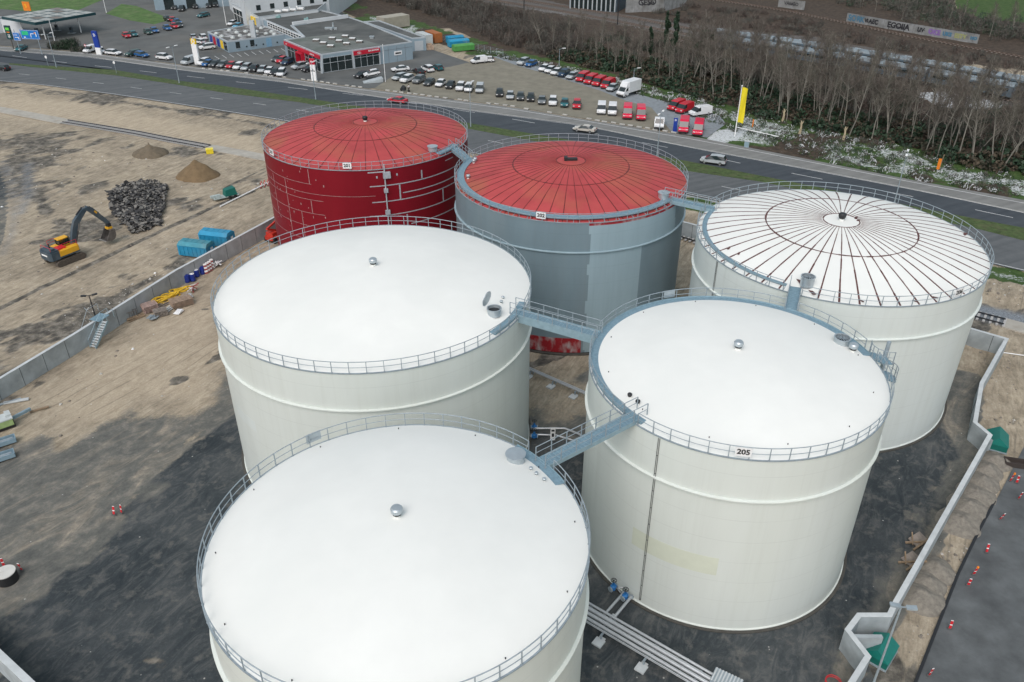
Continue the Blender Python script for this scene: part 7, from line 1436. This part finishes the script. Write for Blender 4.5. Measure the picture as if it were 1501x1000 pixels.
for i, (u, v, r, h) in enumerate(((84, 71, 2.6, 2.0), (96, 71, 2.8, 2.6), (107, 72, 2.4, 3.6), (116, 75, 1.6, 1.2))): bush('dark leafless bush beside the footpath by the petrol station, '+('leftmost', 'second from the left', 'tallest', 'lowest and rightmost')[i], u, v, r, h, 60+i*7)
def ivy_tree(label, u, v, h, w, seed):
    p = G(u, v); rs2 = random.Random(seed); t = thing('ivy_tree', label, 'tree', p, 0, None); MB().tube([(0, 0, -.2), (.1, .1, h*.4), (.25, 0, h*.75), (.2, .1, h)], .28, 7, r2=.08).build('trunk', M_bark, t)
    C_ = [(rs2.gauss(0, w*.3), rs2.gauss(0, w*.3), h*(.3+.65*k/11)+rs2.gauss(0, .3), w*rs2.uniform(.35, .75), h*.09) for k in range(12)]; o = leafcloud('crown', None, None, C_, 110, (.22, .17), [M_ivy, M_ivy, M_ivy2], 1, None, seed); o.parent = t
ivy_tree('broad ivy clad tree in front of the left end of the trains', 1028, 118, 11.5, 2.6, 3); ivy_tree('slim ivy clad tree, left of the pair before the railway', 974, 80, 10.5, .8, 4); ivy_tree('slim ivy clad tree, right of the pair before the railway', 987, 82, 11, .9, 5); ivy_tree('thin dark ivy clad stem left of the pair', 952, 88, 8, .5, 6)
for i, (u, v) in enumerate(((1172, 196), (1236, 205), (1147, 178))):
    t = thing('broken_stump', 'splintered pale tree stump at the edge of the wood, '+('tall one nearest the flag', 'white one above the snowy bank', 'small one left of the others')[i], 'stump', G(u, v)); mb = MB(); mb.tube([(0, 0, 0), (.1, 0, 1.2), (0, .1, 2.6)], .3, 7, r2=.12); mb.tube([(0, 0, 1.6), (.5, .2, 2.6)], .12, 5, r2=.03); mb.tube([(0, 0, 1.4), (-.4, -.2, 2.4)], .1, 5, r2=.03); mb.build('stem', mat('pale torn wood', (.42, .36, .24), .9, 0, .3, 1.5), t)
for i, (u, v, du, dv) in enumerate(((1320, 195, 34, -28), (1337, 200, 28, -30), (1200, 186, 20, -3))):
    a = G(u, v); b = G(u+du, v+dv); tag(MB().tube([(0, 0, .3), ((b.x-a.x)*.7, (b.y-a.y)*.7, 2.2 if i < 2 else .8)], .13, 6, r2=.05).build('fallen_trunk', M_bark, None, a), 'pale fallen trunk leaning in the wood, '+('left of two near the snowy clearing', 'right of two near the snowy clearing', 'short one near the stumps')[i], 'trunk')
# wire fence behind the lot
L = [Vector((p.x, p.y)) for p in gp([(640, 58), (690, 72), (738, 83)])]; o = L[0]; t = thing('wire_fence', 'grey wire mesh fence behind the skips and the car lot', 'fence', (o.x, o.y, 0)); S = polyline_samples(L, 2.5)
for p, d in S: MB().box((p.x-o.x, p.y-o.y, .9), (.08, .08, 1.8)).build('post', M_galv, t)
mb = MB(); [mb.beam((a.x-o.x, a.y-o.y, z), (b.x-o.x, b.y-o.y, z), .03, .03) for a, b in zip(L, L[1:]) for z in (.2, .6, 1.0, 1.4, 1.75)]; mb.build('wire', M_galv, t)
# ------------------------------------------------------------------ camera, sky and light
cam = bpy.data.cameras.new('camera'); cam.sensor_width = 36; cam.lens = FPX/1501*36; cam.clip_end = 4000; cam.clip_start = .5
co = bpy.data.objects.new('camera', cam); COL.objects.link(co)
Mx = Matrix((_r, _u, -_f)).transposed().to_4x4(); Mx.translation = EYE; co.matrix_world = Mx; scene.camera = co
w = bpy.data.worlds.new('World'); scene.world = w; w.use_nodes = True; nt = w.node_tree; bg = nt.nodes['Background']
sky = nt.nodes.new('ShaderNodeTexSky'); sky.sky_type = 'NISHITA'; sky.sun_disc = False; SE, SR = R(50), R(200)
sky.sun_elevation = SE; sky.sun_rotation = SR; sky.air_density = 1.0; sky.dust_density = 4.0; sky.ozone_density = 1.0
hs = nt.nodes.new('ShaderNodeHueSaturation'); hs.inputs['Saturation'].default_value = .58; hs.inputs['Hue'].default_value = .468; nt.links.new(sky.outputs[0], hs.inputs['Color']); nt.links.new(hs.outputs[0], bg.inputs[0]); bg.inputs[1].default_value = .13
sun = bpy.data.lights.new('sun', 'SUN'); sun.energy = .55; sun.angle = R(50); sun.color = (1, .985, .96); so = bpy.data.objects.new('sun', sun); COL.objects.link(so)
sd = Vector((math.sin(SR)*math.cos(SE), math.cos(SR)*math.cos(SE), math.sin(SE))); so.rotation_euler = sd.to_track_quat('Z', 'Y').to_euler(); so.location = (0, 0, 120)
vs = scene.view_settings; vs.view_transform = 'Standard'; vs.look = 'None'; vs.exposure = 0.33; vs.gamma = 1; vs.use_curve_mapping = False
scene.render.engine = 'CYCLES'
